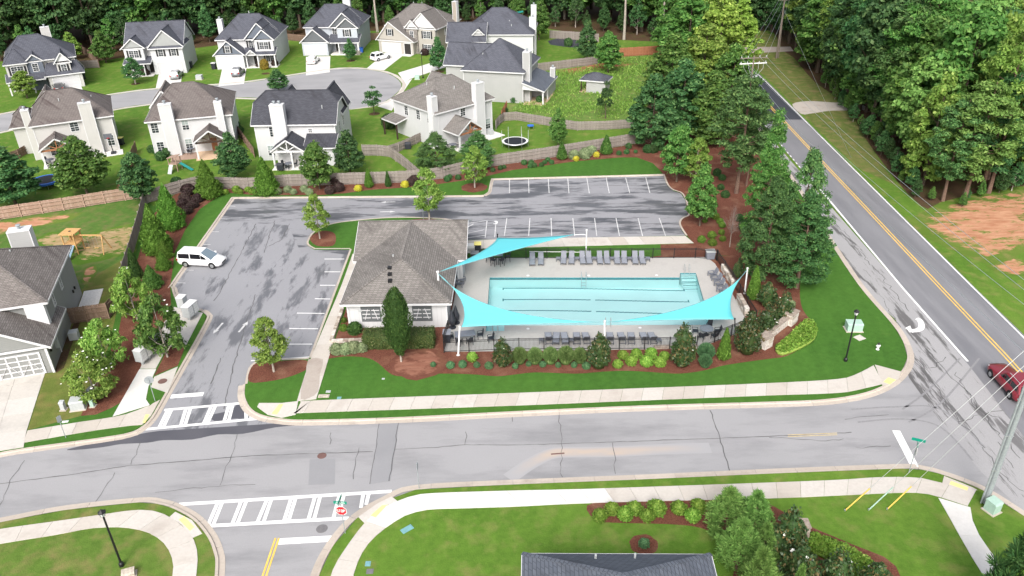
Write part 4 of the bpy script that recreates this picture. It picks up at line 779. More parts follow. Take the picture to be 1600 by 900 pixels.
# magnolias
for i, (a, b, c, d, lab) in enumerate(((786, 572, 528, 36, 'magnolia at the left end of the pool fence bed'), (935, 575, 519, 42, 'magnolia in the middle of the pool fence bed'), (1065, 572, 506, 46, 'magnolia in front of the round table by the pool'), (1166, 553, 485, 48, 'largest magnolia left of the stone sign wall'), (1196, 520, 478, 40, 'magnolia behind the stone sign wall'), (1197, 478, 440, 34, 'magnolia below the bushy pines'), (1222, 500, 455, 34, 'rightmost magnolia behind the stone sign wall'), (1152, 434, 402, 18, 'small magnolia at the corner of the pool fence'),
    (1228, 868, 795, 62, 'magnolia at the top of the lower right bed'), (1240, 925, 850, 72, 'magnolia under the brick pillar cap'), (1300, 935, 862, 70, 'magnolia at the lower middle of the right bed'), (1362, 935, 880, 62, 'magnolia at the right tip of the lower bed'), (1205, 880, 820, 50, 'dark magnolia behind the young pines'))): T('magnolia%d' % (i % 2), a, b, c, d, lab, 'shrub', z=ZB, name='magnolia_shrub', flowers=5)
for i, (a, b, c, d, k_, lab) in enumerate(((1132, 838, 764, 76, 'youngpine0', 'bright young pine touching the south sidewalk'), (1172, 842, 768, 70, 'youngpine1', 'bright young pine right of the first, by the sidewalk'), (1150, 890, 812, 74, 'youngpine0', 'young pine in the middle of the lower right cluster'), (1188, 882, 818, 56, 'youngpine1', 'small young pine beside the dark magnolia'), (1178, 950, 858, 72, 'youngpine0', 'young pine at the bottom edge of the photo'), (1235, 970, 884, 40, 'youngpine1', 'pale young pine at the bottom beside the magnolias'))): T(k_, a, b, c, d, lab, 'tree', z=ZB, name='young_pine')
T('youngpine1', 1572, 985, 806, 120, 'dark pine at the lower right corner of the photo', 'tree', z=ZB, name='corner_pine', m='leaf_pine_deep')
# shrubs
ORD = 'first second third fourth fifth sixth seventh eighth ninth tenth eleventh twelfth thirteenth fourteenth fifteenth sixteenth seventeenth eighteenth nineteenth twentieth'.split()
def ordinal(i):
    if i < 20: return ORD[i]
    return 'twenty thirty forty fifty sixty'.split()[(i+1)//10-2]+'-'+ORD[(i+1) % 10-1] if (i+1) % 10 else ('thirtieth', 'fortieth', 'fiftieth', 'sixtieth')[(i+1)//10-3]
def shrubs(kd, pts, lab0, grp, nm='shrub', m=None, z=ZB, hr=.85):
    for i, (px, py, w) in enumerate(sorted(pts)):
        lab = lab0+', '+ordinal(i)+' from left' if len(pts) > 1 and len(lab0.split()) <= 13 else lab0
        x, y = P(px, py, z); s = proj(x, y, z+.3)[2]; r = w/2/s*random.uniform(.93, 1.07); plant_at(x, y, z, 2*r*hr*random.uniform(.92, 1.08), r, kd, lab, 'shrub', grp, nm, m)
shrubs('ball_box', [(805, 575, 10), (826, 571, 9), (848, 572, 10), (872, 573, 9), (897, 573, 10), (916, 575, 14), (677, 572, 9), (704, 574, 13), (723, 573, 13), (745, 573, 11), (764, 575, 12)], 'small round clipped shrub in the row along the pool bed edge', 'small clipped shrubs along the pool bed', 'clipped_shrub', 'leaf_blue')
shrubs('ball_lime', [(973, 559, 16), (994, 558, 17), (1017, 558, 18), (1038, 560, 16), (965, 573, 15), (986, 569, 18), (1010, 570, 19), (1031, 571, 18)], 'lime green rounded shrub in the double row between two magnolias', 'lime shrubs in the pool bed', 'lime_shrub')
shrubs('grass0', [(812, 566, 29), (836, 566, 30), (860, 566, 29), (884, 566, 30), (906, 565, 26)], 'tall mound of pale ornamental grass in the row along the pool fence', 'grass mounds along the pool fence', 'ornamental_grass', None, ZB, .88)
shrubs('grass1', [(1102, 560, 30), (1101, 572, 26)], 'blue green grassy mound beside the bright cypress', 'grassy mounds by the cypress', 'ornamental_grass', None, ZB, .85)
shrubs('ball_lime', [(738, 563, 17)], 'single yellow green shrub beside the left shade sail post', None, 'lime_shrub'); shrubs('ball_mid', [(1237, 477, 10)], 'tiny yellowish plant right of the magnolias', None, 'small_plant', 'leaf_silver'); shrubs('grass1', [(1196, 543, 10)], 'small green tuft at the foot of the stone sign wall', None, 'small_plant')
shrubs('ball_box', [(555, 520, 22)], 'dark clipped round shrub at the left corner of the pool house', None, 'clipped_shrub', 'leaf_conifer_dark'); shrubs('ball_box', [(537, 516, 13), (538, 503, 9)], 'small green shrub in the raised stone bed by the pool house', 'small shrubs in the raised bed', 'clipped_shrub')
shrubs('ball_mid', [(527, 552, 20), (540, 551, 20), (553, 549, 22), (566, 548, 18)], 'loose rose shrub below the dry stone edge', 'rose shrubs below the stone edge', 'rose_shrub', 'leaf_silver')
shrubs('ball_purple', [(295, 303, 21), (290, 313, 18), (294, 318, 16), (310, 315, 17), (302, 324, 18), (286, 322, 15), (293, 333, 18)], 'dark purple ball shrub in the cluster by the car park corner', 'purple ball shrubs in the corner cluster', 'ball_shrub', None, ZB, .72); shrubs('ball_purple', [(516, 302, 15), (530, 298, 17), (524, 288, 15), (648, 286, 15), (643, 289, 13)], 'dark ball shrub against the fence above the car park', 'dark ball shrubs along the fence', 'ball_shrub')
shrubs('ball_gold', [(560, 298, 12), (633, 292, 11), (900, 251, 9), (932, 245, 10)], 'golden yellow low shrub in the fence bed', 'golden shrubs in the fence bed', 'golden_shrub'); shrubs('ball_silver', [(450, 300, 13), (476, 299, 12), (484, 304, 12), (459, 303, 10), (435, 303, 11)], 'grey green low shrub in the fence bed under the maples', 'grey green shrubs in the fence bed', 'low_shrub'); shrubs('ball_silver', [(897, 248, 17), (914, 247, 18), (924, 240, 16)], 'feathery silver green shrub near the white trampoline fence', 'silver shrubs by the back fence', 'low_shrub')
shrubs('ball_lime', [(353, 303, 9), (370, 300, 12), (376, 303, 9), (388, 299, 10), (393, 302, 8)], 'small yellow green shrub beside the corner evergreen', 'yellow green shrubs by the corner evergreen', 'low_shrub', 'leaf_lime')
shrubs('ball_box', [(699, 283, 10), (703, 279, 8), (716, 280, 9), (732, 277, 8), (770, 268, 8), (782, 265, 8), (788, 263, 7), (830, 258, 9), (828, 262, 8), (835, 261, 8), (819, 257, 9), (851, 256, 7), (856, 252, 8), (862, 256, 8), (846, 260, 7), (967, 242, 8), (979, 240, 9), (982, 232, 10), (993, 239, 6), (950, 238, 9)], 'little round shrub dotted along the mulch below the back fence', 'little shrubs along the back fence', 'clipped_shrub', 'leaf_dark')
shrubs('ball_lime', [(1118, 342, 11), (1125, 349, 10), (1128, 355, 10), (1112, 371, 12), (1127, 366, 10), (1129, 376, 10), (1096, 378, 12), (1113, 383, 12), (1101, 347, 9)], 'yellow green low shrub in the mulch right of the car park', 'low shrubs right of the car park', 'low_shrub', 'leaf_box'); shrubs('ball_box', [(1133, 308, 13), (1126, 296, 11), (1128, 281, 11), (1120, 274, 12), (1020, 238, 16), (1030, 234, 16), (1012, 238, 14), (1155, 345, 14), (1163, 360, 18), (1170, 352, 16)], 'dark round shrub in the red mulch under the pines', 'dark shrubs under the pines', 'clipped_shrub', 'leaf_deep')
shrubs('ball_mid', [(937, 811, 21), (956, 801, 22), (976, 809, 22), (991, 800, 22), (1011, 811, 21), (1026, 801, 26), (1060, 799, 23), (1082, 811, 22), (1091, 797, 21)], 'bright green leafy shrub in the double row along the south sidewalk', 'leafy shrubs along the south sidewalk', 'leafy_shrub', 'leaf_lime'); shrubs('ball_mid', [(1006, 853, 15)], 'small grey green shrub in the round mulch ring on the south lawn', None, 'small_shrub', 'leaf_blue')
shrubs('ball_mid', [(608, 200, 22), (622, 195, 10)], 'dark shrub by the porch post of the white corner house', 'shrubs by the porch post', 'garden_shrub', 'leaf_deep', 0.0, 1.1); shrubs('ball_purple', [(597, 80, 9), (664, 86, 13), (108, 130, 8), (404, 105, 8), (430, 103, 11), (228, 118, 12)], 'dark rounded shrub at the front of a far house', 'dark shrubs before the far houses', 'garden_shrub', None, 0.0); shrubs('ball_mid', [(414, 108, 13)], 'yellowing small shrub before the far house with three gables', None, 'garden_shrub', 'leaf_autumn', 0, 1.3)
shrubs('ball_mid', [(247, 240, 14), (252, 250, 15), (262, 245, 14), (238, 238, 12), (262, 240, 10), (786, 183, 8), (790, 175, 7), (803, 160, 10), (843, 160, 10), (888, 72, 12), (277, 290, 16), (370, 200, 12), (376, 207, 10)], 'loose garden shrub in a back yard behind the houses', 'garden shrubs in the back yards', 'garden_shrub', 'leaf_dark', 0.0, 1.0)
def mass(name, poly_px, H, m, label, z=ZB, n=2600, wl=(.13, .2), cat='hedge'):
    pts = catmull(PP(poly_px, z), 3, True); xs = [p[0] for p in pts]; ys = [p[1] for p in pts]; out = []
    def inside(x, y):
        c = False; j = len(pts)-1
        for i in range(len(pts)):
            if (pts[i][1] > y) != (pts[j][1] > y) and x < (pts[j][0]-pts[i][0])*(y-pts[i][1])/(pts[j][1]-pts[i][1])+pts[i][0]: c = not c
            j = i
        return c
    while len(out) < n:
        x, y = random.uniform(min(xs), max(xs)), random.uniform(min(ys), max(ys))
        if inside(x, y): out.append((x, y, z+H*random.uniform(.55, 1.1)+.1*math.sin(x*5)*math.cos(y*6)))
    out = np.array(out); nm = unit(np.array([0, 0, .8])+RNG.normal(size=(len(out), 3))*.6); s = RNG.uniform(.7, 1.3, len(out))
    o = link(name, quads_mesh(name, leaf_arrays(out, nm, s*wl[0], s*wl[1]), m, (MB().prism(pts, z, z+H*.6).v, MB().prism(pts, z, z+H*.6).f))); tag(o, label, cat, kind='stuff'); return o
mass('ground_cover', [(1211, 546), (1230, 530), (1250, 510), (1266, 504), (1276, 516), (1272, 532), (1250, 546), (1222, 556)], .45, 'leaf_lime', 'yellow green planting curving in front of the stone sign wall', n=3200, cat='ground cover'); mass('ground_cover', [(1262, 838), (1290, 845), (1330, 862), (1365, 888), (1350, 915), (1300, 880), (1265, 862)], .5, 'leaf_lime', 'yellow green planting along the lower right bed', n=3200, cat='ground cover')
def boxhedge(px0, px1, depth, H, label):
    a, b = P(*px0, ZB), P(*px1, ZB); L = math.dist(a, b); ang = math.atan2(b[1]-a[1], b[0]-a[0]); t = thing('box_hedge', label, 'hedge', (a[0], a[1], ZB), ang)
    n = 5200; u = RNG.random(n); f = RNG.integers(0, 10, n); x = RNG.random(n)*L; y = RNG.random(n)*depth; zz = RNG.random(n)*H; nrm = np.zeros((n, 3))
    top = f < 4; fr = (f >= 4) & (f < 8); sd_ = f >= 8; zz[top] = H; nrm[top] = (0, 0, 1); y[fr] = 0; nrm[fr] = (0, -1, 0); le = RNG.random(n) < .5; x[sd_ & le] = 0; x[sd_ & ~le] = L; nrm[sd_ & le] = (-1, 0, 0); nrm[sd_ & ~le] = (1, 0, 0)
    p = np.stack([x, y, zz], 1)+RNG.normal(size=(n, 3))*.05; nm = unit(nrm+RNG.normal(size=(n, 3))*.55); bx = MB().box(.06, L-.06, .06, depth-.06, 0, H-.06)
    link('foliage', quads_mesh('foliage', leaf_arrays(p, nm, RNG.uniform(.07, .12, n), RNG.uniform(.10, .17, n)), 'leaf_hedge', (bx.v, bx.f)), t)
boxhedge((568, 547), (678, 545), 1.7, 1.45, 'long clipped dark hedge in front of the pool house wall')
# woods
def wood_row(pts, rows, dx, dy, kinds, mats, label, grp, hs=(15, 22), jit=1.6, nm='forest_tree', ymax=1e9, xlim=None, skip=(), front=None):
    base = resample(PP(pts), dx); cnt = 0
    for r in range(rows):
        for i, (x, y) in enumerate(base):
            X = x+random.uniform(-jit, jit)+(dx/2 if r % 2 else 0); Y = y+r*dy+random.uniform(-jit, jit)
            if Y > ymax or (xlim and not xlim[0] < proj(X, Y, 8)[0] < xlim[1]): continue
            H = random.uniform(*hs); k = random.choice(kinds); plant_at(X, Y, 0, H, H*random.uniform(.23, .30), k, (front % ordinal(cnt)) if front and r == 0 else label, 'tree', grp, nm, random.choice(mats)); cnt += 1
DK = ['leaf_dark', 'leaf_deep', 'leaf_deep', 'leaf_mid', 'leaf_dark']
wood_row([(-110, 88), (0, 84), (150, 80), (330, 58), (450, 46), (600, 36), (690, 28), (840, 30), (950, 42), (1040, 52), (1085, 48)], 5, 6.4, 6.5, ['forest0', 'forest1', 'forest2', 'forest3'], DK, 'leafy forest tree in the dense wood behind the houses', 'trees in the wood behind the houses', (15, 23), xlim=(-90, 1130), front='%s tall tree from the left in the front row of the far wood')
wood_row([(-90, 98), (0, 93), (75, 88), (150, 86), (330, 66), (450, 53), (600, 42), (690, 34), (840, 38), (950, 52), (1040, 60)], 1, 4.2, 5, ['maple0', 'maple1', 'edge0', 'loose0'], ['leaf_dark', 'leaf_mid', 'leaf_deep'], 'low understorey tree at the edge of the wood behind the houses', 'understorey trees along the far wood edge', (4.5, 9), 1.4, 'understorey_tree', xlim=(-90, 1090), front='%s low tree from the left along the edge of the far wood')
for px, py, lab in ((93, 66, 'bare grey pine trunk behind the leftmost far house'), (217, 46, 'bare pine trunk behind the house with two white gables'), (480, 20, 'bare pine trunk left of the far blue white house'), (548, 24, 'bare pine trunk behind the far blue white house'), (590, 50, 'thick pale pine trunk between two far houses'), (622, 26, 'bare pine trunk behind the tan house'), (700, 30, 'bare pine trunk right of the tan house'), (776, 22, 'bare pine trunk behind the twin dark roofs'), (975, 62, 'bare pine trunk at the left of the red fence'), (1033, 72, 'bare pine trunk at the right of the red fence'), (882, 30, 'bare pine trunk above the grey far fence')):
    x, y = P(px, py); plant_at(x, y, 0, random.uniform(24, 28), 3.6, 'tallpine0', lab, 'tree', None, 'tall_pine')
RK = ['leaf_mid', 'leaf_dark', 'leaf_mid', 'leaf_light', 'leaf_pine_bright']
wood_row([(1268, 98), (1312, 138), (1372, 188), (1425, 250), (1455, 296), (1505, 312), (1600, 275), (1720, 235)], 1, 5.6, 6, ['edge0', 'edge1', 'pine0', 'edge1', 'forest0'], RK, 'broadleaf tree in the front row of the wood right of the road', 'front trees of the wood right of the road', (12, 19), 1.2, 'woodland_tree', front='%s tree from the road crossing in the front row of the right wood')
wood_row([(1250, 70), (1320, 130), (1390, 200), (1450, 262), (1520, 280), (1640, 240), (1760, 200)], 4, 6.6, 7.5, ['edge0', 'pine1', 'pine1', 'pine0', 'forest1', 'pine0'], RK+['leaf_pine'], 'tall tree in the deep wood right of the road', 'back trees of the wood right of the road', (16, 23), 1.8, 'woodland_tree', 178)
wood_row([(1228, 62), (1250, 84), (1290, 118), (1335, 170)], 2, 5.0, 6, ['forest0', 'forest1'], ['leaf_deep', 'leaf_dark'], 'dark tree in the shaded wood beyond the road crossing', 'dark trees beyond the road crossing', (14, 20), 1.0, 'woodland_tree')
wood_row([(1160, 50), (1195, 46), (1225, 54), (1250, 62)], 2, 5.2, 6, ['forest0', 'forest2', 'edge0'], ['leaf_dark', 'leaf_mid', 'leaf_deep'], 'tree closing the view beyond the brown utility pole', 'trees beyond the brown utility pole', (13, 18), .8, 'woodland_tree')
T('pine1', 1532, 300, 20, 100, 'tall yellow green pine with a pale bare trunk in the right wood', m='leaf_light', name='pine_tree'); T('pine0', 1473, 314, 150, 90, 'pine with a visible pale trunk above the red clay', m='leaf_pine', name='pine_tree')
wood_row([(1285, 130), (1330, 185), (1390, 260), (1435, 312), (1500, 322), (1600, 288), (1700, 255)], 1, 2.6, 5, ['maple0', 'loose0', 'maple2'], ['leaf_dark', 'leaf_mid', 'leaf_deep'], 'low bush at the edge of the wood right of the road', 'bushes along the right wood edge', (1.8, 4.2), .6, 'edge_bush', front='%s low bush from the road crossing along the right wood edge')
# rough field grass
n = 9000; poly_w = PP([(797, 176), (900, 187), (988, 185), (1010, 168), (1036, 100), (1030, 88), (960, 92), (870, 112), (835, 135)])
pts = []
xs = [p[0] for p in poly_w]; ys = [p[1] for p in poly_w]
def _in(x, y, pts):
    c = False; j = len(pts)-1
    for i in range(len(pts)):
        if (pts[i][1] > y) != (pts[j][1] > y) and x < (pts[j][0]-pts[i][0])*(y-pts[i][1])/(pts[j][1]-pts[i][1])+pts[i][0]: c = not c
        j = i
    return c
while len(pts) < n:
    x, y = random.uniform(min(xs), max(xs)), random.uniform(min(ys), max(ys))
    if _in(x, y, poly_w) and math.sin(x*.7+math.sin(y*.4)*2)+math.cos(y*.55) > random.uniform(-2, 1.2): pts.append((x, y, random.uniform(.05, .3)))
pts = np.array(pts); d = unit(RNG.normal(size=(n, 3))*.45+np.array([0, 0, 1])); nm = unit(np.cross(d, RNG.normal(size=(n, 3))))
o = link('tall_grass', quads_mesh('tall_grass', leaf_arrays(pts, nm, RNG.uniform(.10, .22, n), RNG.uniform(.3, .7, n), d), 'leaf_light')); tag(o, 'long uncut grass and weeds in the rough field by the shed', 'grass', kind='stuff')
# ------------------------------------------------------------------ houses
class House:
    def __init__(s, name, label, O, yaw, wall, roof, cat='house', z=0.0):
        s.r = thing(name, label, cat, (O[0], O[1], z), R(yaw)); s.wall, s.roof = M[wall], M[roof]
    def box(s, name, x0, x1, y0, y1, z0, z1, m=None, parent=None): return MB().box(x0, x1, y0, y1, z0, z1).build(name, M[m] if m else s.wall, parent or s.r)
    def slab_roof(s, polys, m=None, t=.16, trim=True, edges=None):
        mb = MB(); cnt = {}
        key = lambda p: tuple(round(c, 3) for c in p)
        for q in polys:
            mb.poly(q); mb.poly([(x, y, z-t) for x, y, z in q[::-1]])
            for i in range(len(q)):
                a, b = key(q[i]), key(q[(i+1) % len(q)]); e = (min(a, b), max(a, b)); cnt[e] = cnt.get(e, 0)+1
        bd = [e for e, c in cnt.items() if c == 1]
        for a, b in bd: mb.add([a, b, (b[0], b[1], b[2]-t), (a[0], a[1], a[2]-t)], [(0, 1, 2, 3)])
        o = mb.build('roof', M[m] if m else s.roof, s.r)
        if trim:
            cx = sum(p[0] for q in polys for p in q)/sum(len(q) for q in polys); cy = sum(p[1] for q in polys for p in q)/sum(len(q) for q in polys); fb = MB()
            for a, b in bd:
                d = Vector((b[0]-a[0], b[1]-a[1], 0)); n = Vector((d.y, -d.x, 0))
                if n.length < 1e-6: continue
                n.normalize(); mid = Vector(((a[0]+b[0])/2-cx, (a[1]+b[1])/2-cy, 0))
                if n.dot(mid) < 0: n = -n
                n *= .022; fb.bar((a[0]+n.x, a[1]+n.y, a[2]-.115), (b[0]+n.x, b[1]+n.y, b[2]-.115), .04, .20)
            fb.build('fascia', M['trim_white'], s.r)
        # ridge and hip caps
        cap = MB()
        for e, c in cnt.items():
            if c == 2 and Vector(e[0]).to_2d() != Vector(e[1]).to_2d(): cap.bar((e[0][0], e[0][1], e[0][2]+.012), (e[1][0], e[1][1], e[1][2]+.012), .26, .035)
        if cap.v: cap.build('ridge_cap', M[m] if m else s.roof, o)
        return o
    def hip(s, x0, x1, y0, y1, z, rx0, rx1, ry, zr, m=None, **k):
        a, b, c, d = (x0, y0, z), (x1, y0, z), (x1, y1, z), (x0, y1, z)
        if abs(rx1-rx0) < .05:
            p = ((rx0+rx1)/2, ry, zr); return s.slab_roof([[a, b, p], [b, c, p], [c, d, p], [d, a, p]], m, **k)
        p, q = (rx0, ry, zr), (rx1, ry, zr); return s.slab_roof([[a, b, q, p], [b, c, q], [c, d, p, q], [d, a, p]], m, **k)
    def hipy(s, x0, x1, y0, y1, z, ry0, ry1, rx, zr, m=None, **k):
        a, b, c, d = (x0, y0, z), (x1, y0, z), (x1, y1, z), (x0, y1, z); p, q = (rx, ry0, zr), (rx, ry1, zr)
        return s.slab_roof([[a, b, p], [b, c, q, p], [c, d, q], [d, a, p, q]], m, **k)
    def gabx(s, x0, x1, y0, y1, z, zr, wall=None, ov=.4, m=None, ry=None, ends=(1, 1)):   # ridge along x
        ym = (y0+y1)/2 if ry is None else ry; s.slab_roof([[(x0, y0, z), (x1, y0, z), (x1, ym, zr), (x0, ym, zr)], [(x1, y1, z), (x0, y1, z), (x0, ym, zr), (x1, ym, zr)]], m)
        mb = MB(); k = (zr-z)/(ym-y0)*ov
        for X, on in ((x0+ov, ends[0]), (x1-ov, ends[1])):
            if on: mb.add([(X-.05, y0+ov, z+k-.17), (X-.05, y1-ov, z+k-.17), (X-.05, ym, zr-.17), (X+.05, y0+ov, z+k-.17), (X+.05, y1-ov, z+k-.17), (X+.05, ym, zr-.17)], [(0, 1, 2), (5, 4, 3), (0, 3, 4, 1), (1, 4, 5, 2), (2, 5, 3, 0)])
        if mb.v: mb.build('gable_wall', M[wall] if wall else s.wall, s.r)
    def gaby(s, x0, x1, y0, y1, z, zr, wall=None, ov=.35, m=None, band=None, xr=None):          # ridge along y, gable facing the viewer
        xm = (x0+x1)/2 if xr is None else xr; s.slab_roof([[(x0, y0, z), (xm, y0, zr), (xm, y1, zr), (x0, y1, z)], [(x1, y0, z), (x1, y1, z), (xm, y1, zr), (xm, y0, zr)]], m)
        kl = (zr-z)/(xm-x0)*ov; kr = (zr-z)/(x1-xm)*ov; Y = y0+.30
        w = [(x0+ov, z+kl-.17), (x1-ov, z+kr-.17), (xm, zr-.17)]; mb = MB(); mb.add([(x, Y-.03, q) for x, q in w]+[(x, Y+.06, q) for x, q in w], [(0, 1, 2), (5, 4, 3), (0, 3, 4, 1), (1, 4, 5, 2), (2, 5, 3, 0)])
        mb.build('gable_wall', M[wall] if wall else s.wall, s.r)
        if band is not None: s.slab_roof([[(x0+.05, y0-.12, z-.22), (x1-.05, y0-.12, z-.22), (x1-.05, Y, z+.12), (x0+.05, Y, z+.12)]], m, .08)
        else: MB().box(x0+ov*.6, x1-ov*.6, Y-.07, Y+.02, z-.22, z-.02).build('frieze', M['trim_white'], s.r)
    def _fb(s, face, pl, u0, u1, z0, z1, d0, d1, mb):
        if face == 'f': mb.box(u0, u1, pl-d1, pl-d0, z0, z1)
        elif face == 'r': mb.box(pl+d0, pl+d1, u0, u1, z0, z1)
        else: mb.box(pl-d1, pl-d0, u0, u1, z0, z1)
    def window(s, face, pl, u, z, w, h, sh=None, cols=2, blind=False, shw=.38):
        mb = MB(); f = .10; u0, u1, z0, z1 = u-w/2, u+w/2, z, z+h
        for q in ((u0-f, u1+f, z0-f, z0), (u0-f, u1+f, z1, z1+f), (u0-f, u0, z0, z1), (u1, u1+f, z0, z1)): s._fb(face, pl, *q, .0, .07, mb)
        o = mb.build('window', M['trim_white'], s.r); mb = MB(); s._fb(face, pl, u0, u1, z0, z0+h/2-.03, .004, .02, mb); mb.build('pane', M['glass'], o); mb = MB(); s._fb(face, pl, u0, u1, z0+h/2+.03, z1, .004, .03, mb); mb.build('pane', M['glass_blind' if blind else 'glass'], o)
        mb = MB(); s._fb(face, pl, u0, u1, z0+h/2-.03, z0+h/2+.03, .0, .055, mb)
        for i in range(1, cols): c = u0+(u1-u0)*i/cols; wd = .05 if (cols == 4 and i == 2) or (w > 1.4 and i == cols//2) else .018; s._fb(face, pl, c-wd, c+wd, z0, z1, .0, .05, mb)
        for q in (.25, .75): s._fb(face, pl, u0, u1, z0+h*q-.015, z0+h*q+.015, .0, .04, mb)
        mb.build('muntin', M['trim_white'], o)
        if sh:
            for a, b in ((u0-f-shw, u0-f-.01), (u1+f+.01, u1+f+shw)): mb = MB(); s._fb(face, pl, a, b, z0-.06, z1+.06, .004, .05, mb); mb.build('shutter', M[sh], o)
        return o
    def garage(s, face, pl, u0, u1, h, style=0, col='door_white'):
        mb = MB(); f = .12
        for q in ((u0-f, u1+f, h, h+f), (u0-f, u0, .1, h), (u1, u1+f, .1, h)): s._fb(face, pl, *q, .0, .09, mb)
        o = mb.build('garage_door', M['trim_white'], s.r); mb = MB(); s._fb(face, pl, u0, u1, .1, h, .004, .02, mb); mb.build('door_panel', M[col], o); mb = MB(); n = 8
        rows = 4; cw_ = (u1-u0)/n; ch = (h-.1)/rows
        for i in range(n):
            for j in range(rows): s._fb(face, pl, u0+i*cw_+.07, u0+(i+1)*cw_-.07, .1+j*ch+.07, .1+(j+1)*ch-.07, .02, .045, mb)
        if style == 0: stuff(mb.build('raised_panels', M['door_white'], o))
        else:
            mb = MB(); n = 6
            for i in range(n+1): c = u0+(u1-u0)*i/n; s._fb(face, pl, c-.06, c+.06, .1, h, .02, .05, mb)
            for j in range(5): c = .1+(h-.1)*j/4; s._fb(face, pl, u0, u1, c-.05, c+.05, .02, .045, mb)
            for i in range(3):
                a, b = u0+(u1-u0)*i*2/n, u0+(u1-u0)*(i*2+2)/n; c = (a+b)/2
                for e in (a, b):
                    if face == 'f': mb.bar((e, pl-.045, .1), (c, pl-.045, h*.72), .03, .10, (0, -1, 0)); 
            stuff(mb.build('raised_panels', M['trim_white'], o))
    def door(s, face, pl, u, w=1.0, h=2.1, z=.25, m='door_dark'):
        mb = MB(); s._fb(face, pl, u-w/2, u+w/2, z, z+h, .004, .04, mb); o = mb.build('door', M[m], s.r); mb = MB()
        for q in ((u-w/2-.12, u-w/2, z, z+h), (u+w/2, u+w/2+.12, z, z+h), (u-w/2-.12, u+w/2+.12, z+h, z+h+.14)): s._fb(face, pl, *q, 0, .07, mb)
        mb.build('door_frame', M['trim_white'], o)
    def chimney(s, x, y, w, d, z1, m=None, flues=1, z0=0.0):
        o = s.box('chimney', x-w/2, x+w/2, y-d/2, y+d/2, z0, z1, m); MB().box(x-w/2-.06, x+w/2+.06, y-d/2-.06, y+d/2+.06, z1, z1+.12).build('chimney_cap', M['trim_white'], o)
        cb = MB()
        for i in (-1, 1): cb.box(x+i*(w/2)-.05 if i < 0 else x+w/2-.05, x-w/2+.05 if i < 0 else x+w/2+.05, y-d/2-.012, y+d/2+.012, z0, z1-.01)
        cb.build('corner_board', M['trim_white'], o)
        for i in range(flues): q = x+(i-(flues-1)/2)*.75; MB().tube((q, y, z1+.12), (q, y, z1+.5), .16, .16, 10).tube((q, y, z1+.5), (q, y, z1+.58), .26, .22, 10).build('flue', M['metal_grey'], o)
    def post(s, x, y, z0, z1, w=.2, m='trim_white'): return s.box('post', x-w/2, x+w/2, y-w/2, y+w/2, z0, z1, m)
    def vent(s, *ps):
        for x, y, z in ps: MB().tube((x, y, z-.2), (x, y, z+.35), .07, .07, 8).build('vent_pipe', M['box_grey'], s.r)
    def corner(s, *ps, z1=5.4, w=.12):
        mb = MB()
        for x, y in ps: mb.box(x-w/2, x+w/2, y-w/2, y+w/2, 0, z1)
        mb.build('corner_trim', M['trim_white'], s.r)
    def truss_porch(s, x0, x1, y0, y1, z, zr, tm, pm, roof=None, floor='patio'):            # open gabled porch towards the viewer
        xm = (x0+x1)/2; s.slab_roof([[(x0, y0, z), (xm, y0, zr), (xm, y1, zr), (x0, y1, z)], [(x1, y0, z), (x1, y1, z), (xm, y1, zr), (xm, y0, zr)]], roof)
        a, b = x0+.35, x1-.35; Y = y0+.25; mb = MB(); mb.bar((a, Y, z-.15), (b, Y, z-.15), .16, .26); mb.bar((xm, Y, z-.1), (xm, Y, zr-.25), .14, .16, (0, 1, 0))
        for e in (a, b): mb.bar((xm, Y, z-.05), ((e+xm)/2, Y, (z+zr)/2-.25), .12, .13, (0, 1, 0)); mb.bar((e-.1 if e < xm else e+.1, Y, z-.12), (xm, Y, zr-.3), .12, .16, (0, 1, 0))
        for e in (a, b): mb.bar((e, Y+.1, z-.15), (e, y1, z-.15), .16, .22)
        mb.build('porch_truss', M[tm], s.r)
        for e in (a, b): s.post(e, Y, .05, z-.28, .24, pm)
        s.post(a+(b-a)*.5 if x1-x0 > 6 else b-.6, Y, .05, z-.28, .2, pm) if x1-x0 > 6 else None
        s.box('porch_floor', x0, x1, y0-.3, y1, .0, .10, floor)
def outlet(h, *bx):
    pass
E_ = 5.6
# --- rear-facing houses of the near row
h = House('house', 'cream house with brown hip roof and two tall chimneys, leftmost of the near row', (-71.4, 114.6), 25, 'siding_cream', 'shingle_brown')
h.box('wall', .4, 11.2, .4, 11.8, 0, 5.5); h.hip(0, 11.6, 0, 12.2, E_, 3.1, 6.6, 6.3, 9.1); h.gaby(.2, 5.0, 9.5, 13.6, E_, 8.4); h.corner((.4, .4), (11.2, .4))
h.hip(-3.2, .8, 5.0, 13.0, 4.4, -1.2, -1.0, 9, 6.6); h.box('wall', -2.8, .5, 5.4, 12.6, 0, 4.3)
h.chimney(8.1, .0, 1.7, .9, 8.0); h.chimney(-.1, 2.0, 1.0, 1.2, 7.6); h.window('f', .4, 5.9, 3.9, 1.1, 1.3, cols=2); h.window('f', .4, 10.3, .9, .9, 1.6); h.window('f', .4, 2.4, .7, 1.2, 1.5); h.window('r', 11.2, 5, 3.7, .9, 1.4)
h.truss_porch(.6, 5.6, -3.4, .5, 2.7, 4.3, 'timber', 'trim_white', None, 'patio_pale'); h.vent((4.6, 4.0, 7.9), (9.0, 6, 7.3)); h.box('patio', 7.0, 11.6, -2.2, .3, 0, .08, 'patio_pale')
h = House('house', 'white house with brown streaked hip roof and two white chimneys, second of the near row', (-54.6, 115.6), 14, 'siding_white', 'shingle_brown')
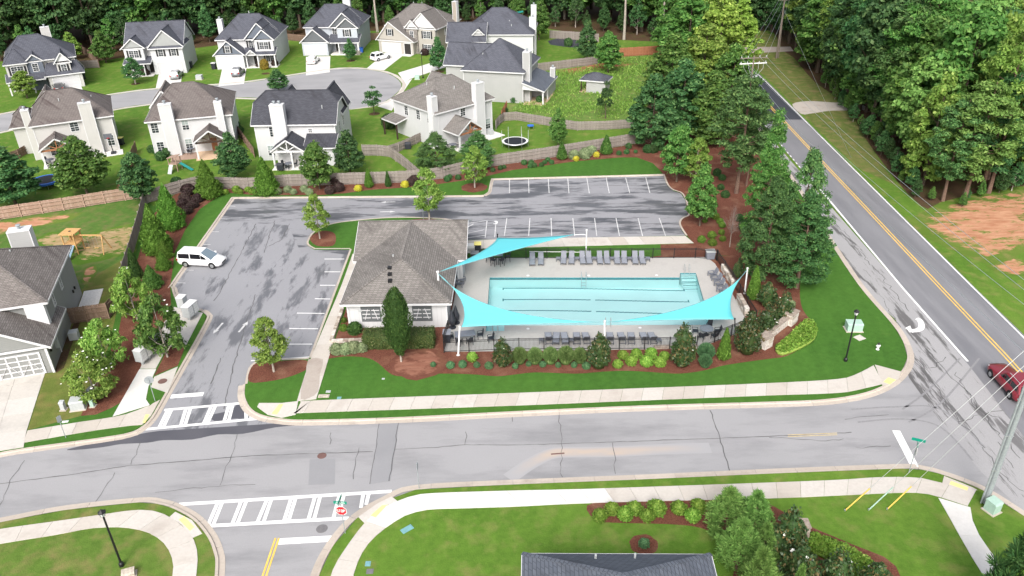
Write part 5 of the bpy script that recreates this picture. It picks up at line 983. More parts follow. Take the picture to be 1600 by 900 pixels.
h.box('wall', .4, 12.3, .4, 12.9, 0, 5.5); h.hip(0, 12.7, 0, 13.3, E_, 4.1, 7.2, 7.2, 9.3); h.gaby(-.3, 4.2, 8.0, 14.6, E_, 8.1); h.corner((.4, .4), (12.3, .4))
h.chimney(3.4, -.05, 1.75, 1.0, 8.0); h.chimney(10.9, -.05, 1.0, 1.0, 7.7); h.window('f', .4, 1.2, 3.7, .95, 1.45); h.window('f', .4, 1.4, .75, .95, 1.45); h.window('f', .4, 5.6, 3.75, .9, 1.45, blind=True); h.window('f', .4, 5.5, .8, .95, 1.45, blind=True)
h.truss_porch(6.6, 11.6, -3.3, .5, 2.7, 4.4, 'timber_dark', 'trim_white', None, 'patio'); h.door('f', .4, 9.2, .9, 2.0, .15, 'timber'); h.box('patio', 2.8, 6.6, -2.6, .3, 0, .10, 'deck_wood'); h.vent((2.0, 9, 7.3), (2.6, 8.6, 7.5))
h = House('house', 'white house with dark clipped gable roof and white gabled porch, third of the near row', (-37.9, 112.9), -1.4, 'siding_white', 'shingle_dark')
h.box('wall', .4, 12.3, .4, 8.4, 0, 5.5); zj, zr = 8.1, 9.5
yl = .0+(zj-E_)/(zr-E_)*4.4; x0, x1 = 0, 12.7; y0, y1, ym = 0, 8.8, 4.4
h.slab_roof([[(x0, y0, E_), (x1, y0, E_), (x1, yl, zj), (11.0, ym, zr), (1.7, ym, zr), (x0, yl, zj)], [(x1, y1, E_), (x0, y1, E_), (x0, y1-yl, zj), (1.7, ym, zr), (11.0, ym, zr), (x1, y1-yl, zj)], [(x1, yl, zj), (x1, y1-yl, zj), (11.0, ym, zr)], [(x0, y1-yl, zj), (x0, yl, zj), (1.7, ym, zr)]])
for X in (.42, 12.28): MB().add([(X, .4, 5.4), (X, 8.4, 5.4), (X, 8.8-yl, zj-.15), (X, yl, zj-.15), (X+.05, .4, 5.4), (X+.05, 8.4, 5.4), (X+.05, 8.8-yl, zj-.15), (X+.05, yl, zj-.15)], [(0, 1, 2, 3), (7, 6, 5, 4), (2, 6, 7, 3)]).build('gable_wall', M['siding_white'], h.r)
h.corner((.4, .4), (12.3, .4)); h.gaby(1.6, 6.0, 5.0, 11.0, E_, 8.6); h.gaby(8.2, 12.6, 5.0, 11.5, E_, 9.0); h.box('wall', 8.5, 12.3, 8.3, 11.0, 0, 5.5); h.box('wall', 2.0, 5.6, 8.3, 10.6, 0, 5.5)
h.chimney(4.4, -.1, 1.9, 1.1, 8.6, flues=2); h.window('f', .4, 3.0, 3.7, .85, 1.45); h.window('f', .4, 8.6, 4.3, .5, .5); h.window('f', .4, 2.3, .8, .9, 1.5, blind=True); h.window('f', .4, 3.4, .8, .5, 1.5, blind=True); h.window('r', 12.3, 3.2, 3.6, .8, 1.4); h.window('r', 12.3, 6.0, 3.6, .8, 1.4); h.window('r', 12.3, 7.0, .9, .8, 1.4)
h.truss_porch(3.4, 8.4, -3.6, .5, 2.8, 4.5, 'trim_white', 'trim_white', None, 'patio_pale'); h.slab_roof([[(8.0, -2.6, 2.9), (12.7, -2.6, 2.9), (12.7, .42, 4.1), (8.0, .42, 4.1)]]); h.box('wall', 8.6, 12.3, -2.2, .4, 0, 2.85); h.vent((10.4, 2.0, 7.5)); h.post(6.4, -3.35, .05, 2.5, .22)
h = House('house', 'white house seen corner on with grey hip roof and red timber porch', (-11.0, 116.4), 41.3, 'siding_white', 'shingle_grey')
h.box('wall', .4, 11.5, .4, 11.6, 0, 5.5); h.hip(0, 11.9, 0, 12.0, E_, 4.8, 8.2, 6.2, 9.0); h.gaby(7.5, 11.7, 8, 13.4, E_, 8.0); h.corner((.4, .4), (11.5, .4), (.4, 11.6))
h.chimney(.25, .9, 1.0, 1.2, 8.0); h.chimney(8.6, .1, 1.7, 1.0, 8.6); h.window('f', .4, 5.6, 4.0, .9, 1.2); h.window('f', .4, 7.0, .8, .9, 1.4, blind=True); h.window('f', .4, 10.6, .8, .9, 1.6, blind=True)
for u, bl in ((2.2, 1), (5.0, 0), (8.2, 0)): h.window('l', .4, u, 3.6, .85, 1.45, blind=bool(bl))
h.truss_porch(1.6, 6.6, -3.4, .5, 2.7, 4.5, 'timber', 'trim_white', None, 'patio_pale'); h.vent((6.5, 3.4, 7.6), (3.5, 6.5, 8.2)); h.box('patio', 8.4, 11.8, -2.4, .3, 0, .08, 'patio_pale'); h.slab_roof([[(-1.8, 8.2, 2.7), (.42, 8.2, 3.2), (.42, 12.2, 3.2), (-1.8, 12.2, 2.7)]]); h.post(-1.6, 8.4, 0, 2.6, .2, 'timber_dark'); h.post(-1.6, 12, 0, 2.6, .2, 'timber_dark')
h.box('air_conditioner', 9.9, 10.7, -.9, -.1, .08, .85, 'box_grey')
# --- houses round the head of the cul-de-sac
h = House('house', 'pale grey sided house with slate pyramid roof and lean-to porch beside the rough field', (-8.4, 142.7), -16, 'siding_pale_grey', 'shingle_slate')
h.box('wall', .4, 11.5, .4, 11.6, 0, 5.5); h.hip(0, 11.9, 0, 12, E_, 5.7, 6.0, 6.0, 10.1); h.corner((.4, .4), (11.5, .4)); h.box('wall', -4.6, .5, 5.0, 11.5, 0, 5.2); h.gabx(-5.0, 4.5, 4.6, 12.0, 5.2, 8.6); h.chimney(11.9, 2.0, 1.2, 1.5, 8.8); h.window('r', 11.5, 6, 3.5, .9, 1.4)
h.slab_roof([[(11.5, -.4, 4.0), (15.6, -.4, 2.6), (15.6, 10.5, 2.6), (11.5, 10.5, 4.0)]], 'shingle_blue'); h.post(15.3, -.1, 0, 2.5, .25, 'trim_white'); h.post(15.3, 3.4, 0, 2.5, .25, 'trim_white'); h.box('porch_floor', 11.6, 15.6, -.4, 8, 0, .12, 'patio'); h.box('wall', 11.6, 15.3, 4.5, 10.2, .12, 2.5); h.chimney(15.0, 9.0, .8, .8, 4.4, z0=2.2); h.vent((3.4, 3, 7.7))
MB().add([(11.55, -.12, 2.65), (15.4, -.12, 2.5), (11.55, -.12, 3.85), (11.55, -.06, 2.65), (15.4, -.06, 2.5), (11.55, -.06, 3.85)], [(0, 1, 2), (5, 4, 3)]).build('gable_wall', M['trim_white'], h.r)
h = House('house', 'white house with dark blue grey hip roof rising behind the slate pyramid roof', (-9.0, 172.6), -5.5, 'siding_white', 'shingle_slate')
h.box('wall', .4, 14.6, .4, 12.6, 0, 5.5); h.hip(0, 15, 0, 13, E_, 5.5, 8.6, 6.5, 10.0); h.corner((14.6, .4)); h.gabx(-3.6, 5.0, -2.6, 4.6, 4.6, 8.0); h.box('wall', -3.2, 4.6, -2.2, 4.2, 0, 4.6); h.window('l', -3.2, 1.0, 4.7, 1.1, 1.5, sh='shutter_black'); h.garage('l', -3.2, -1.5, 3.5, 2.3)
h.gaby(2.0, 4.6, -2.0, 2.0, 6.0, 7.2, 'trim_white'); h.chimney(14.4, 4.5, 1.4, 1.1, 8.2); h.chimney(14.2, 11.5, 1.1, 1.0, 9.5); h.vent((10, 2, 7.0), (9.5, 3.2, 7.6))
h = House('house', 'tan and beige house with brown hip roof, stone front and arched entry', (-27.6, 184.9), -23, 'siding_tan', 'shingle_tan')
h.box('wall', .4, 13.4, .4, 11.2, 0, 5.5); h.hip(0, 13.8, 0, 11.6, E_, 4.6, 7.7, 5.6, 9.6); h.gaby(6.6, 13.7, -1.1, 5.5, E_, 9.0, 'trim_white'); h.box('wall', 6.9, 13.3, -.8, .5, 0, 5.5, 'siding_beige'); h.gaby(5.9, 9.4, -1.5, 4, E_, 7.4, 'trim_white'); h.box('wall', 6.2, 9.0, -1.15, .5, 0, 5.4, 'stone_veneer')
h.box('wall', -.4, 8.4, -2.4, .5, 0, 3.0, 'siding_beige'); h.gaby(-.9, 8.9, -2.8, 3.2, 2.9, 7.0, 'siding_beige', xr=2.7); h.window('f', -2.55, 2.8, 4.0, .9, 1.3, sh='shutter_black'); h.garage('f', -2.4, .5, 5.2, 2.3); h.door('f', -2.4, 7.0, 1.6, 2.3, .1); h.box('step', 5.6, 8.4, -4.0, -2.4, 0, .12, 'sidewalk_new')
h.window('f', -1.15, 7.6, 3.6, .8, 1.3); h.window('f', -.8, 11.2, 3.5, 1.7, 1.5, sh='shutter_black', cols=4); h.window('f', -.8, 11.2, .6, 1.7, 1.5, sh='shutter_black', cols=4); h.chimney(13.7, 9.0, 1.0, 1.1, 9.8); h.window('r', 13.4, 4.0, 3.6, .8, 1.3); h.window('r', 13.4, 8.0, 3.6, .8, 1.3); h.vent((4.5, 6.2, 9.5), (6.8, 6, 9.6))
def front_house(name, label, O, yaw, W_, D, wall, roof, rx0, rx1, zr, gar, shake, chim):
    h = House(name, label, O, yaw, wall, roof); h.box('wall', .4, W_-.4, .4, D-.4, 0, 5.5); h.hip(0, W_, 0, D, E_, rx0, rx1, D/2, zr); h.corner((.4, .4), (W_-.4, .4))
    g0, g1, gp, gz, gr = gar; h.box('wall', g0+.4, g1-.4, gp+.35, .5, 0, gz); h.gaby(g0, g1, gp, 4.0, gz, gr, shake); h.garage('f', gp+.35, g0+.9, g1-.9, 2.25); return h
h = front_house('house', 'blue white house with slate roof and two nested gables behind the white car', (-45.9, 184.3), -3, 12.9, 12.8, 'siding_blue_white', 'shingle_slate', 4.0, 8.2, 9.5, (-.2, 6.4, -3.6, 3.0, 5.9), 'siding_dark', 0)
h.gaby(5.9, 12.8, -.6, 6, E_, 8.8, 'siding_dark'); h.gaby(7.6, 12.9, -1.5, 5, E_, 7.8, 'siding_dark'); h.box('wall', 8.0, 12.5, -1.2, .5, 3.0, 5.5); h.window('f', -1.2, 10.2, 3.8, .9, 1.4, sh='shutter_black'); h.window('f', .4, 7.0, 4.0, .9, 1.2); h.slab_roof([[(6.0, -3.0, 2.8), (13.1, -3.0, 2.8), (13.1, .4, 4.0), (6.0, .4, 4.0)]]); h.post(8.4, -2.8, 0, 2.7, .25); h.post(12.8, -2.8, 0, 2.7, .35); h.door('f', .4, 7.4, 1.0); h.window('f', .4, 10.4, .8, 1.6, 1.5); h.box('porch_floor', 6.4, 13, -3, .4, 0, .2, 'patio_pale'); h.chimney(8.2, 10, 1.6, .9, 9.9, 'siding_white', 2, 5); h.box('stone_base', 12.2, 13.1, -3.1, -2.5, 0, 1.0, 'stone_veneer')
h = front_house('house', 'white house with slate roof, three front gables and silver car', (-62.2, 172.8), 1.5, 12.8, 13.3, 'siding_white', 'shingle_slate', 4.2, 8.4, 9.7, (-.1, 6.6, -3.0, 3.0, 6.0), 'siding_slate', 0)
h.gaby(6.2, 12.7, -.5, 6, E_, 9.0, 'siding_slate'); h.gaby(8.2, 12.9, -1.4, 5, E_, 7.8, 'siding_slate'); h.box('wall', 8.5, 12.5, -1.1, .5, 3.0, 5.5); h.window('f', -1.1, 10.5, 3.7, 1.8, 1.4, sh='shutter_black', cols=4); h.window('f', .4, 7.4, 3.8, .9, 1.4, sh='shutter_black'); h.window('f', -2.75, 3.2, 3.5, .9, 1.3, sh='shutter_black'); h.slab_roof([[(6.0, -2.2, 2.8), (12.9, -2.2, 2.8), (12.9, .4, 3.8), (6.0, .4, 3.8)]]); h.gaby(6.7, 8.9, -2.5, 0, 2.9, 3.9, 'trim_white'); h.post(6.6, -2, 0, 2.7, .25); h.post(9.0, -2, 0, 2.7, .25); h.post(12.6, -2, 0, 2.7, .25); h.door('f', .4, 8.0, 1.0); h.window('f', .4, 11.0, .7, 1.7, 1.5, sh='shutter_black', cols=4); h.box('porch_floor', 6.3, 12.9, -2.3, .4, 0, .15, 'patio_pale'); h.chimney(-.2, 6.5, 1.0, 1.2, 8.6); h.vent((6.4, 6.6, 9.9))
h = House('house', 'white house with slate gable roof and two white trimmed front gables', (-79.4, 167.4), 7.5, 'siding_white', 'shingle_slate')
h.box('wall', .4, 11.6, .4, 10.6, 0, 5.5); h.gabx(0, 12, 0, 11, E_, 9.6); h.corner((.4, .4), (11.6, .4)); h.gaby(-.3, 4.6, -1.4, 4.5, E_, 7.6, 'siding_shake'); h.box('wall', .2, 4.1, -1.1, .5, 2.9, 5.5); h.gaby(5.0, 12.2, -1.3, 5.2, E_, 9.0, 'siding_shake', band=1); h.box('wall', 5.4, 11.8, -1.0, .5, 0, 5.5)
h.window('f', -1.1, 2.1, 3.7, 1.8, 1.4, sh='shutter_black', cols=4); h.window('f', -1.0, 7.4, 3.7, .9, 1.4, sh='shutter_black'); h.window('f', -1.0, 10.0, 3.7, .9, 1.4, sh='shutter_black'); h.garage('f', -1.0, 6.2, 11.0, 2.3); h.slab_roof([[(-.2, -2.4, 2.7), (5.3, -2.4, 2.7), (5.3, .4, 3.6), (-.2, .4, 3.6)]]); h.window('f', .4, 2.2, .7, 1.7, 1.5, sh='shutter_black', cols=4); h.door('f', .4, 4.6, 1.0); h.post(3.8, -2.2, 0, 2.6, .22); h.post(0, -2.2, 0, 2.6, .22); h.box('porch_floor', -.2, 5.3, -2.5, .4, 0, .15, 'patio_pale')
h = House('house', 'white house with slate hip roof and gabled dormer over the garage, far left', (-97.5, 154.9), 27, 'siding_cream', 'shingle_slate')
h.box('wall', .4, 12.4, .4, 12.6, 0, 5.5); h.hip(0, 12.8, 0, 13, E_, 3.6, 7.0, 7.0, 9.4); h.corner((.4, .4), (12.4, .4)); h.hip(.0, 4.2, -1.0, 6, E_, 2.0, 2.2, 3.0, 7.7); h.box('wall', .3, 3.9, -.7, .5, 2.8, 5.5); h.gaby(3.6, 7.0, -.6, 4, E_, 7.0, 'siding_slate'); h.box('wall', 3.9, 6.7, -.3, .5, 0, 5.5, 'siding_slate')
h.window('f', -.7, 2.2, 3.5, 2.1, 1.5, sh='shutter_black', cols=4); h.window('f', -.3, 5.3, 3.7, .9, 1.4); h.slab_roof([[(-.2, -2.6, 2.6), (6.6, -2.6, 2.6), (6.6, .4, 3.6), (-.2, .4, 3.6)]]); h.post(.1, -2.4, 0, 2.5, .25); h.post(4.2, -2.4, 0, 2.5, .25); h.door('f', .4, 5.6, 1.0)
h.box('wall', 7.0, 13.0, -2.0, .5, 0, 2.9); h.slab_roof([[(6.4, -2.4, 2.9), (13.6, -2.4, 2.9), (12.4, 1.0, 5.3), (7.6, 1.0, 5.3)], [(6.4, -2.4, 2.9), (7.6, 1.0, 5.3), (6.4, 3, 2.9)], [(13.6, -2.4, 2.9), (13.6, 3, 2.9), (12.4, 1.0, 5.3)]]); h.gaby(8.6, 11.8, -2.0, 3.0, 5.0, 7.0, 'trim_white'); h.box('wall', 9.0, 11.4, -1.7, .6, 2.9, 5.0); h.window('f', -1.7, 10.2, 3.3, .9, 1.3, sh='shutter_black'); h.garage('f', -2.0, 7.7, 12.3, 2.3); h.chimney(8.3, 12.5, 1.6, 1.0, 9.6, None, 1, 5)
# --- grey house at the lower left
h = House('house', 'grey sided house with weathered shingle roof at the left edge by the driveway', (-52.6, 58.7), 16, 'siding_grey', 'shingle_taupe', z=ZB)
h.box('wall', .4, 10.6, .4, 11.8, 0, 5.5); h.hip(0, 11, 0, 12.2, E_, 4.6, 5.0, 6.1, 8.9); h.corner((10.6, .4), z1=5.5); h.box('wall', 2.6, 10.6, -3.0, .5, 0, 3.0); h.gaby(1.6, 11.2, -3.5, 3.5, 2.95, 5.9, 'siding_grey', xr=6.2); h.window('f', -3.2, 5.6, 3.1, 1.0, 1.3, sh='shutter_grey', blind=True); h.garage('f', -3.0, 4.6, 9.9, 2.2, 1, 'siding_grey'); h.corner((2.6, -3.0), (10.6, -3.0), z1=2.9, w=.2)
h.window('r', 10.6, 3.0, 3.7, .5, 1.1); h.window('r', 10.6, 6.4, 3.7, .5, 1.1); h.chimney(6.6, 12.9, 2.0, 1.2, 7.7, 'siding_pale_grey'); h.box('patio', 10.7, 12.6, 8.0, 12.4, 0, .06, 'patio_pale'); h.box('meter_box', 10.6, 10.85, -.6, -.1, 1.0, 1.9, 'box_grey'); h.box('wall', 9.0, 10.62, .0, .45, 3.0, 5.4, 'trim_white'); h.vent((7.0, 7.5, 7.6))
for y in (-2.2, 9.0, 9.8): h.box('wall_lantern', 10.6, 10.75, y, y+.14, 1.7, 2.0, 'metal_black')
h.box('air_conditioner', 11.0, 11.8, 2.2, 3.0, 0, .8, 'box_grey')
# --- roof at the bottom edge
a_ = P(805, 866, 4.0)
h = House('house', 'house with dark blue grey hip roof and white gutter at the bottom edge', (a_[0], a_[1]-11.9), -2, 'siding_white', 'shingle_blue', z=ZB)
h.box('wall', .4, 10.8, .4, 11.5, 0, 3.85); h.hipy(0, 11.2, 0, 11.9, 3.95, 4.2, 8.6, 5.6, 6.0); h.vent((4.3, 11.1, 4.4), (6.6, 11.2, 4.4)); h.door('f', .4, 5, 1.0); h.window('f', .4, 2.2, .8, 1.2, 1.4); h.window('f', .4, 8.6, .8, 1.2, 1.4)
# --- shed in the field
h = House('garden_shed', 'small pale garden shed with slate hip roof in the rough field', (13.4, 146.4), -22, 'siding_pale_grey', 'shingle_slate', cat='shed')
h.box('wall', 1.3, 4.9, .3, 3.8, 0, 2.3); h.hip(0, 5.3, 0, 4.1, 2.35, 2.0, 3.3, 2.05, 3.4); h.post(.3, .3, 0, 2.3, .18, 'timber_dark'); h.post(.3, 3.8, 0, 2.3, .18, 'timber_dark'); h.box('porch_floor', 0, 1.3, .2, 3.9, 0, .1, 'patio')
h.door('l', 1.3, 2.0, .9, 1.9, .1)
# --- pool house
h = House('pool_house', 'white pool house with weathered grey T shaped roof beside the pool', (-16.4, 64.5), -1.2, 'board_batten', 'shingle_grey', cat='pool house', z=ZB)
EV, RZ = 3.0, 5.25
h.box('wall', .55, 10.05, .55, 12, 0, EV-.05); h.box('wall', .2, 11.0, 9.6, 18.4, 0, EV-.05)
h.hipy(0, 10.6, 0, 16, EV, 5.1, 13.6, 5.3, RZ); h.gabx(-.4, 11.5, 8.9, 18.9, EV, RZ+.05, ends=(1, 1), ov=.45)
h.corner((.55, .55), (10.05, .55), z1=2.9, w=.16)
for u in (2.75, 7.7):
    o = h.box('louvred_vent', u-.95, u+.95, .50, .54, .75, 2.45, 'shutter_grey')
    for s_ in (-1, 1):
        for i in range(3): MB().box(u+s_*.45-.38, u+s_*.45+.38, .46, .50, 1.15+i*.42, 1.22+i*.42).build('slat', M['trim_white'], o)
        MB().bar((u+s_*.28, .475, 2.15), (u+s_*.62, .475, 1.0), .05, .06, (0, -1, 0)).build('brace', M['trim_white'], o)
h.vent((4.4, 6.2, 4.75)); 
for i in range(3): MB().box(4.35-.10*i, 4.75-.10*i, 2.3+.75*i, 2.75+.75*i, 4.0+.32*i, 4.25+.32*i).build('roof_vent', M['metal_black'], h.r)
h.post(10.55, 9.2, 0, EV-.1, .22); h.box('window_box', .52, .56, .9, 1.3, 1.5, 1.8, 'trim_white'); h.box('wall_light', 1.6, 1.9, .45, .55, 1.9, 2.1, 'box_grey')
h.door('r', 10.05, 6.0, 1.0, 2.1, .05, 'shutter_grey'); h.door('r', 10.05, 3.2, 1.0, 2.1, .05, 'shutter_grey')
# ------------------------------------------------------------------ fences
def fence(px, H, m, label, z=0.0, sec=2.4, name='wooden_fence', group=None, pk=.14):
    ln = resample(PP(px, z), sec); a0 = ln[0]; root = thing(name, label, 'fence', (a0[0], a0[1], z), 0, group)
    for i in range(len(ln)):
        p = (ln[i][0]-a0[0], ln[i][1]-a0[1]); MB().box(p[0]-.06, p[0]+.06, p[1]-.06, p[1]+.06, 0, H+.05).build('post', M[m], root)
        if i == len(ln)-1: break
        q = (ln[i+1][0]-a0[0], ln[i+1][1]-a0[1]); d = Vector((q[0]-p[0], q[1]-p[1])); L = d.length; d /= L; n = Vector((-d.y, d.x)); rl = MB(); pan = MB()
        for h in (.35, H*.55, H-.3): rl.bar((p[0]-n.x*.03, p[1]-n.y*.03, h), (q[0]-n.x*.03, q[1]-n.y*.03, h), .05, .10)
        stuff(rl.build('rail', M[m], root)); k = int(L/pk)
        for j in range(k):
            u = (j+.5)*L/k; w = L/k/2-.006; hh = H+random.uniform(-.025, .025); off = .05+random.uniform(-.008, .008)
            c = [(p[0]+d.x*(u+s*w)+n.x*o, p[1]+d.y*(u+s*w)+n.y*o) for s, o in ((-1, off), (1, off), (1, off+.02), (-1, off+.02))]; pan.prism(c, .04, hh)
        stuff(pan.build('board', M[m], root))
fence([(-70, 357), (0, 344), (100, 329), (205, 312), (227, 310)], 1.75, 'fence_cedar', 'pale cedar fence across the left yard behind the wooden play set', ZB)
fence([(228, 318), (222, 345), (208, 395), (196, 432), (186, 480)], 1.8, 'fence_grey', 'weathered grey fence beside the evergreens left of the car park', ZB)
fence([(230, 318), (272, 304), (310, 294), (347, 295.5), (400, 297), (435, 292), (500, 290), (600, 287), (655, 284.5), (690, 279.5), (765, 261), (860, 247), (975, 228), (992, 225)], 1.75, 'fence_grey', 'long grey shadowbox fence along the far side of the car park bed', ZB)
fence([(567, 243.5), (606, 243.5), (632, 262), (655, 283)], 1.75, 'fence_grey', 'grey fence bending round the small lawn beside the third near house'); fence([(775, 202), (784, 190), (800, 187), (857, 197), (900, 204), (950, 203), (990, 200)], 1.5, 'fence_grey', 'brown grey fence between the trampoline lawn and the rough field')
fence([(835, 113), (860, 109.5), (930, 101.5), (963, 90)], 1.7, 'fence_grey', 'grey fence along the far edge of the rough field'); fence([(966, 89), (1033, 85), (1037, 104)], 1.9, 'fence_red', 'red brown fence at the far corner of the rough field'); fence([(859, 60), (907, 63), (935, 66)], 1.9, 'fence_grey', 'grey fence behind the dark mulch heap')
fence([(112, 108), (155, 106)], 1.7, 'fence_grey', 'short grey fence right of the leftmost far house'); fence([(156, 106), (143, 92), (120, 76)], 1.8, 'fence_brown', 'brown fence climbing to the wood behind the leftmost far house'); fence([(560, 64), (602, 62)], 1.7, 'fence_brown', 'brown fence between the blue white house and the tan house')
fence([(214, 236), (202, 262), (189, 298)], 1.6, 'fence_brown', 'brown fence between the first two near houses'); fence([(103, 508), (172, 498), (186, 482)], 1.8, 'fence_brown', 'short brown fence joining the grey house', ZB); fence([(606, 243), (628, 236), (663, 219)], 1.5, 'fence_grey', 'leaning grey fence left of the red timber porch'); fence([(-10, 262), (30, 248), (44, 240)], 1.4, 'fence_brown', 'brown fence behind the leftmost near house')
fence([(372, 210), (398, 246)], 1.6, 'fence_brown', 'brown fence between the second and third near houses'); fence([(784, 188), (792, 172)], 1.6, 'fence_red', 'short reddish fence beside the pale grey house')
fence([(440, 62), (480, 66)], 1.6, 'fence_brown', 'brown fence left of the blue white far house')
def metal_fence(px, label, H=1.22):
    z = ZB+.035; ln = resample(PP(px, z), 2.35); a0 = ln[0]; root = thing('pool_fence', label, 'fence', (a0[0], a0[1], z))
    for i in range(len(ln)):
        p = (ln[i][0]-a0[0], ln[i][1]-a0[1]); MB().box(p[0]-.04, p[0]+.04, p[1]-.04, p[1]+.04, -.05, H+.08).build('post', M['metal_black'], root)
        if i == len(ln)-1: break
        q = (ln[i+1][0]-a0[0], ln[i+1][1]-a0[1]); n = int(math.dist(p, q)/.12); mb = MB()
        for h in (.1, H-.15, H): MB().bar((*p, h), (*q, h), .035, .04).build('rail', M['metal_black'], root)
        for j in range(1, n): t = j/n; x, y = p[0]+(q[0]-p[0])*t, p[1]+(q[1]-p[1])*t; mb.box(x-.009, x+.009, y-.009, y+.009, .05, H)
        stuff(mb.build('picket', M['metal_black'], root))
metal_fence([(694, 550.5), (800, 546.5), (1000, 545.5), (1085, 544)], 'black metal picket fence along the near side of the pool deck'); metal_fence([(1088, 543), (1128, 531), (1166, 515)], 'short black metal fence behind the bright cypress'); metal_fence([(724, 404), (900, 404), (1104, 403), (1119, 406)], 'black metal picket fence behind the row of loungers'); metal_fence([(1120, 407), (1143, 441), (1165, 478), (1180, 502)], 'black metal fence down the right side of the pool deck'); metal_fence([(694, 549), (701, 527)], 'black metal gate panel against the corner of the pool house', 1.8); metal_fence([(727, 402), (728, 386)], 'black metal fence panel by the bins behind the pool house', 1.5)
# ------------------------------------------------------------------ stone walls
def stone_wall(name, label, p0, p1, H, th, z, cap=True, m=('stone_a', 'stone_b', 'stone_c'), sz=(.35, .2)):
    a, b = P(*p0, z), P(*p1, z); L = math.dist(a, b); root = thing(name, label, 'wall', (a[0], a[1], z), math.atan2(b[1]-a[1], b[0]-a[0]))
    MB().box(.02, L-.02, .03, th-.03, 0, H-.03).build('core', M[m[0]], root); zz = 0
    while zz < H-.02:
        hh = min(sz[1]*random.uniform(.8, 1.3), H-zz); x = 0.0
        while x < L-.01:
            w = min(sz[0]*random.uniform(.6, 1.5), L-x); q = random.uniform(-.02, .03)
            MB().box(x+.01, x+w-.01, -q, th+random.uniform(-.02, .03), zz+.008, zz+hh-.008).build('stone', M[random.choice(m)], root); x += w
        zz += hh
    if cap:
        x = -.06
        while x < L: w = random.uniform(.45, .8); MB().box(x, min(L+.06, x+w-.015), -.08, th+.08, H, H+.08).build('cap_stone', M['stone_c'], root); x += w
stone_wall('stone_wall', 'low stacked stone wall behind the grey chairs at the pool corner', (1126, 421), (1142, 447), .7, .4, ZB+.035, False, sz=(.5, .25)); stone_wall('stone_wall', 'stacked stone wall beside the right shade sail corner', (1150, 470), (1163, 494), .9, .4, ZB+.035, False, sz=(.5, .25))
stone_wall('sign_wall', 'low pale stone sign wall curving by the planting', (1200, 533), (1236, 505), .85, .42, ZB, True, ('stone_b', 'stone_b', 'stone_a'), (.5, .24)); stone_wall('sign_pillar', 'left stone pillar of the low sign wall', (1195, 548), (1207, 541), 1.15, .9, ZB, True, ('stone_b', 'stone_b', 'stone_a'), (.45, .24)); stone_wall('sign_pillar', 'right stone pillar of the low sign wall', (1236, 511), (1246, 503), 1.2, .8, ZB, True, ('stone_b', 'stone_b', 'stone_a'), (.45, .24))
stone_wall('stone_edge', 'low dry stone edge of the raised bed before the pool house', (518, 537), (568, 535), .35, .3, ZB, False, sz=(.4, .18)); stone_wall('stone_edge', 'low dry stone edge beside the pool house path', (520, 535), (538, 484), .3, .3, ZB, False, sz=(.4, .16)); stone_wall('stone_edge', 'low stone edge behind the pool fence by the magnolia', (1022, 546), (1090, 544), .3, .3, ZB, False, sz=(.5, .16))
stone_wall('stone_pillar', 'reddish stone pillar cap among the lower right magnolias', (1245, 850), (1262, 850), 1.5, .7, ZB, True, ('stone_c', 'stone_a', 'stone_c'))
# ------------------------------------------------------------------ shade sails and posts
def sail(label, A, B, C, fab, fbc, fca, name='shade_sail'):
    A, B, C = Vector(A), Vector(B), Vector(C); m_ab = (A+B)/2+(C-(A+B)/2)*fab; m_bc = (B+C)/2+(A-(B+C)/2)*fbc; m_ca = (C+A)/2+(B-(C+A)/2)*fca; n = 16; idx = {}; vs = []; fs = []
    for i in range(n+1):
        for j in range(n+1-i):
            a, b = i/n, j/n; c = 1-a-b; idx[i, j] = len(vs); vs.append(a*a*A+b*b*B+c*c*C+2*a*b*m_ab+2*b*c*m_bc+2*c*a*m_ca)
    for i in range(n):
        for j in range(n-i):
            fs.append((idx[i, j], idx[i+1, j], idx[i, j+1]))
            if i+j < n-1: fs.append((idx[i+1, j], idx[i+1, j+1], idx[i, j+1]))
    o = sum(vs, Vector())/len(vs); mb = MB().add([v-o for v in vs], fs); me = mb.mesh(name); me.materials.append(M['sail_cloth']); me.polygons.foreach_set('use_smooth', [True]*len(fs))
    ob = link(name, me, None, o); so = ob.modifiers.new('thickness', 'SOLIDIFY'); so.thickness = .012
    hm = MB(); E3 = [[idx[i, 0] for i in range(n+1)], [idx[0, j] for j in range(n+1)], [idx[i, n-i] for i in range(n+1)]]
    for e in E3: hm.path([vs[i]-o for i in e], .028, 5)
    hm.build('hem', M['cover_blue'], ob)
    for K in (5, 10):
        sm_ = MB().path([vs[idx[K, j]]-o+Vector((0, 0, .004)) for j in range(n+1-K)], .008, 4); sm_.build('seam', M['sail_cloth'], ob)
    return tag(ob, label, 'shade sail')
def spost(label, base, top, r=.085, m='metal_white', name='sail_post', ring=True):
    base, top = Vector(base), Vector(top); root = thing(name, label, 'post', base); d = top-base; MB().tube((0, 0, 0), d, r, r*.9, 12).build('pole', M[m], root)
    MB().lathe([(r*2, 0), (r*2, .03), (r*1.2, .05)], 12).build('base_plate', M[m], root); MB().lathe([(r*1.05, -.02), (r*1.3, .0), (r*1.3, .10), (.02, .14)], 12, tuple(d)).build('cap', M[m], root)
ZS = 2.6; bp = P(716, 555, ZB); cp = P(944.5, 548, ZB); tp = P(1163.5, 458.5, ZB); bq = P(1149, 541, ZB)
L3 = P(684, 426, 4.6); B3 = (*P(721, 511, ZS), ZS); C3 = (*P(944.5, 503.5, ZS), ZS); R3 = (*P(1167, 422, 2.75), 2.75); Q3 = (*P(1147, 499, 2.2), 2.2)
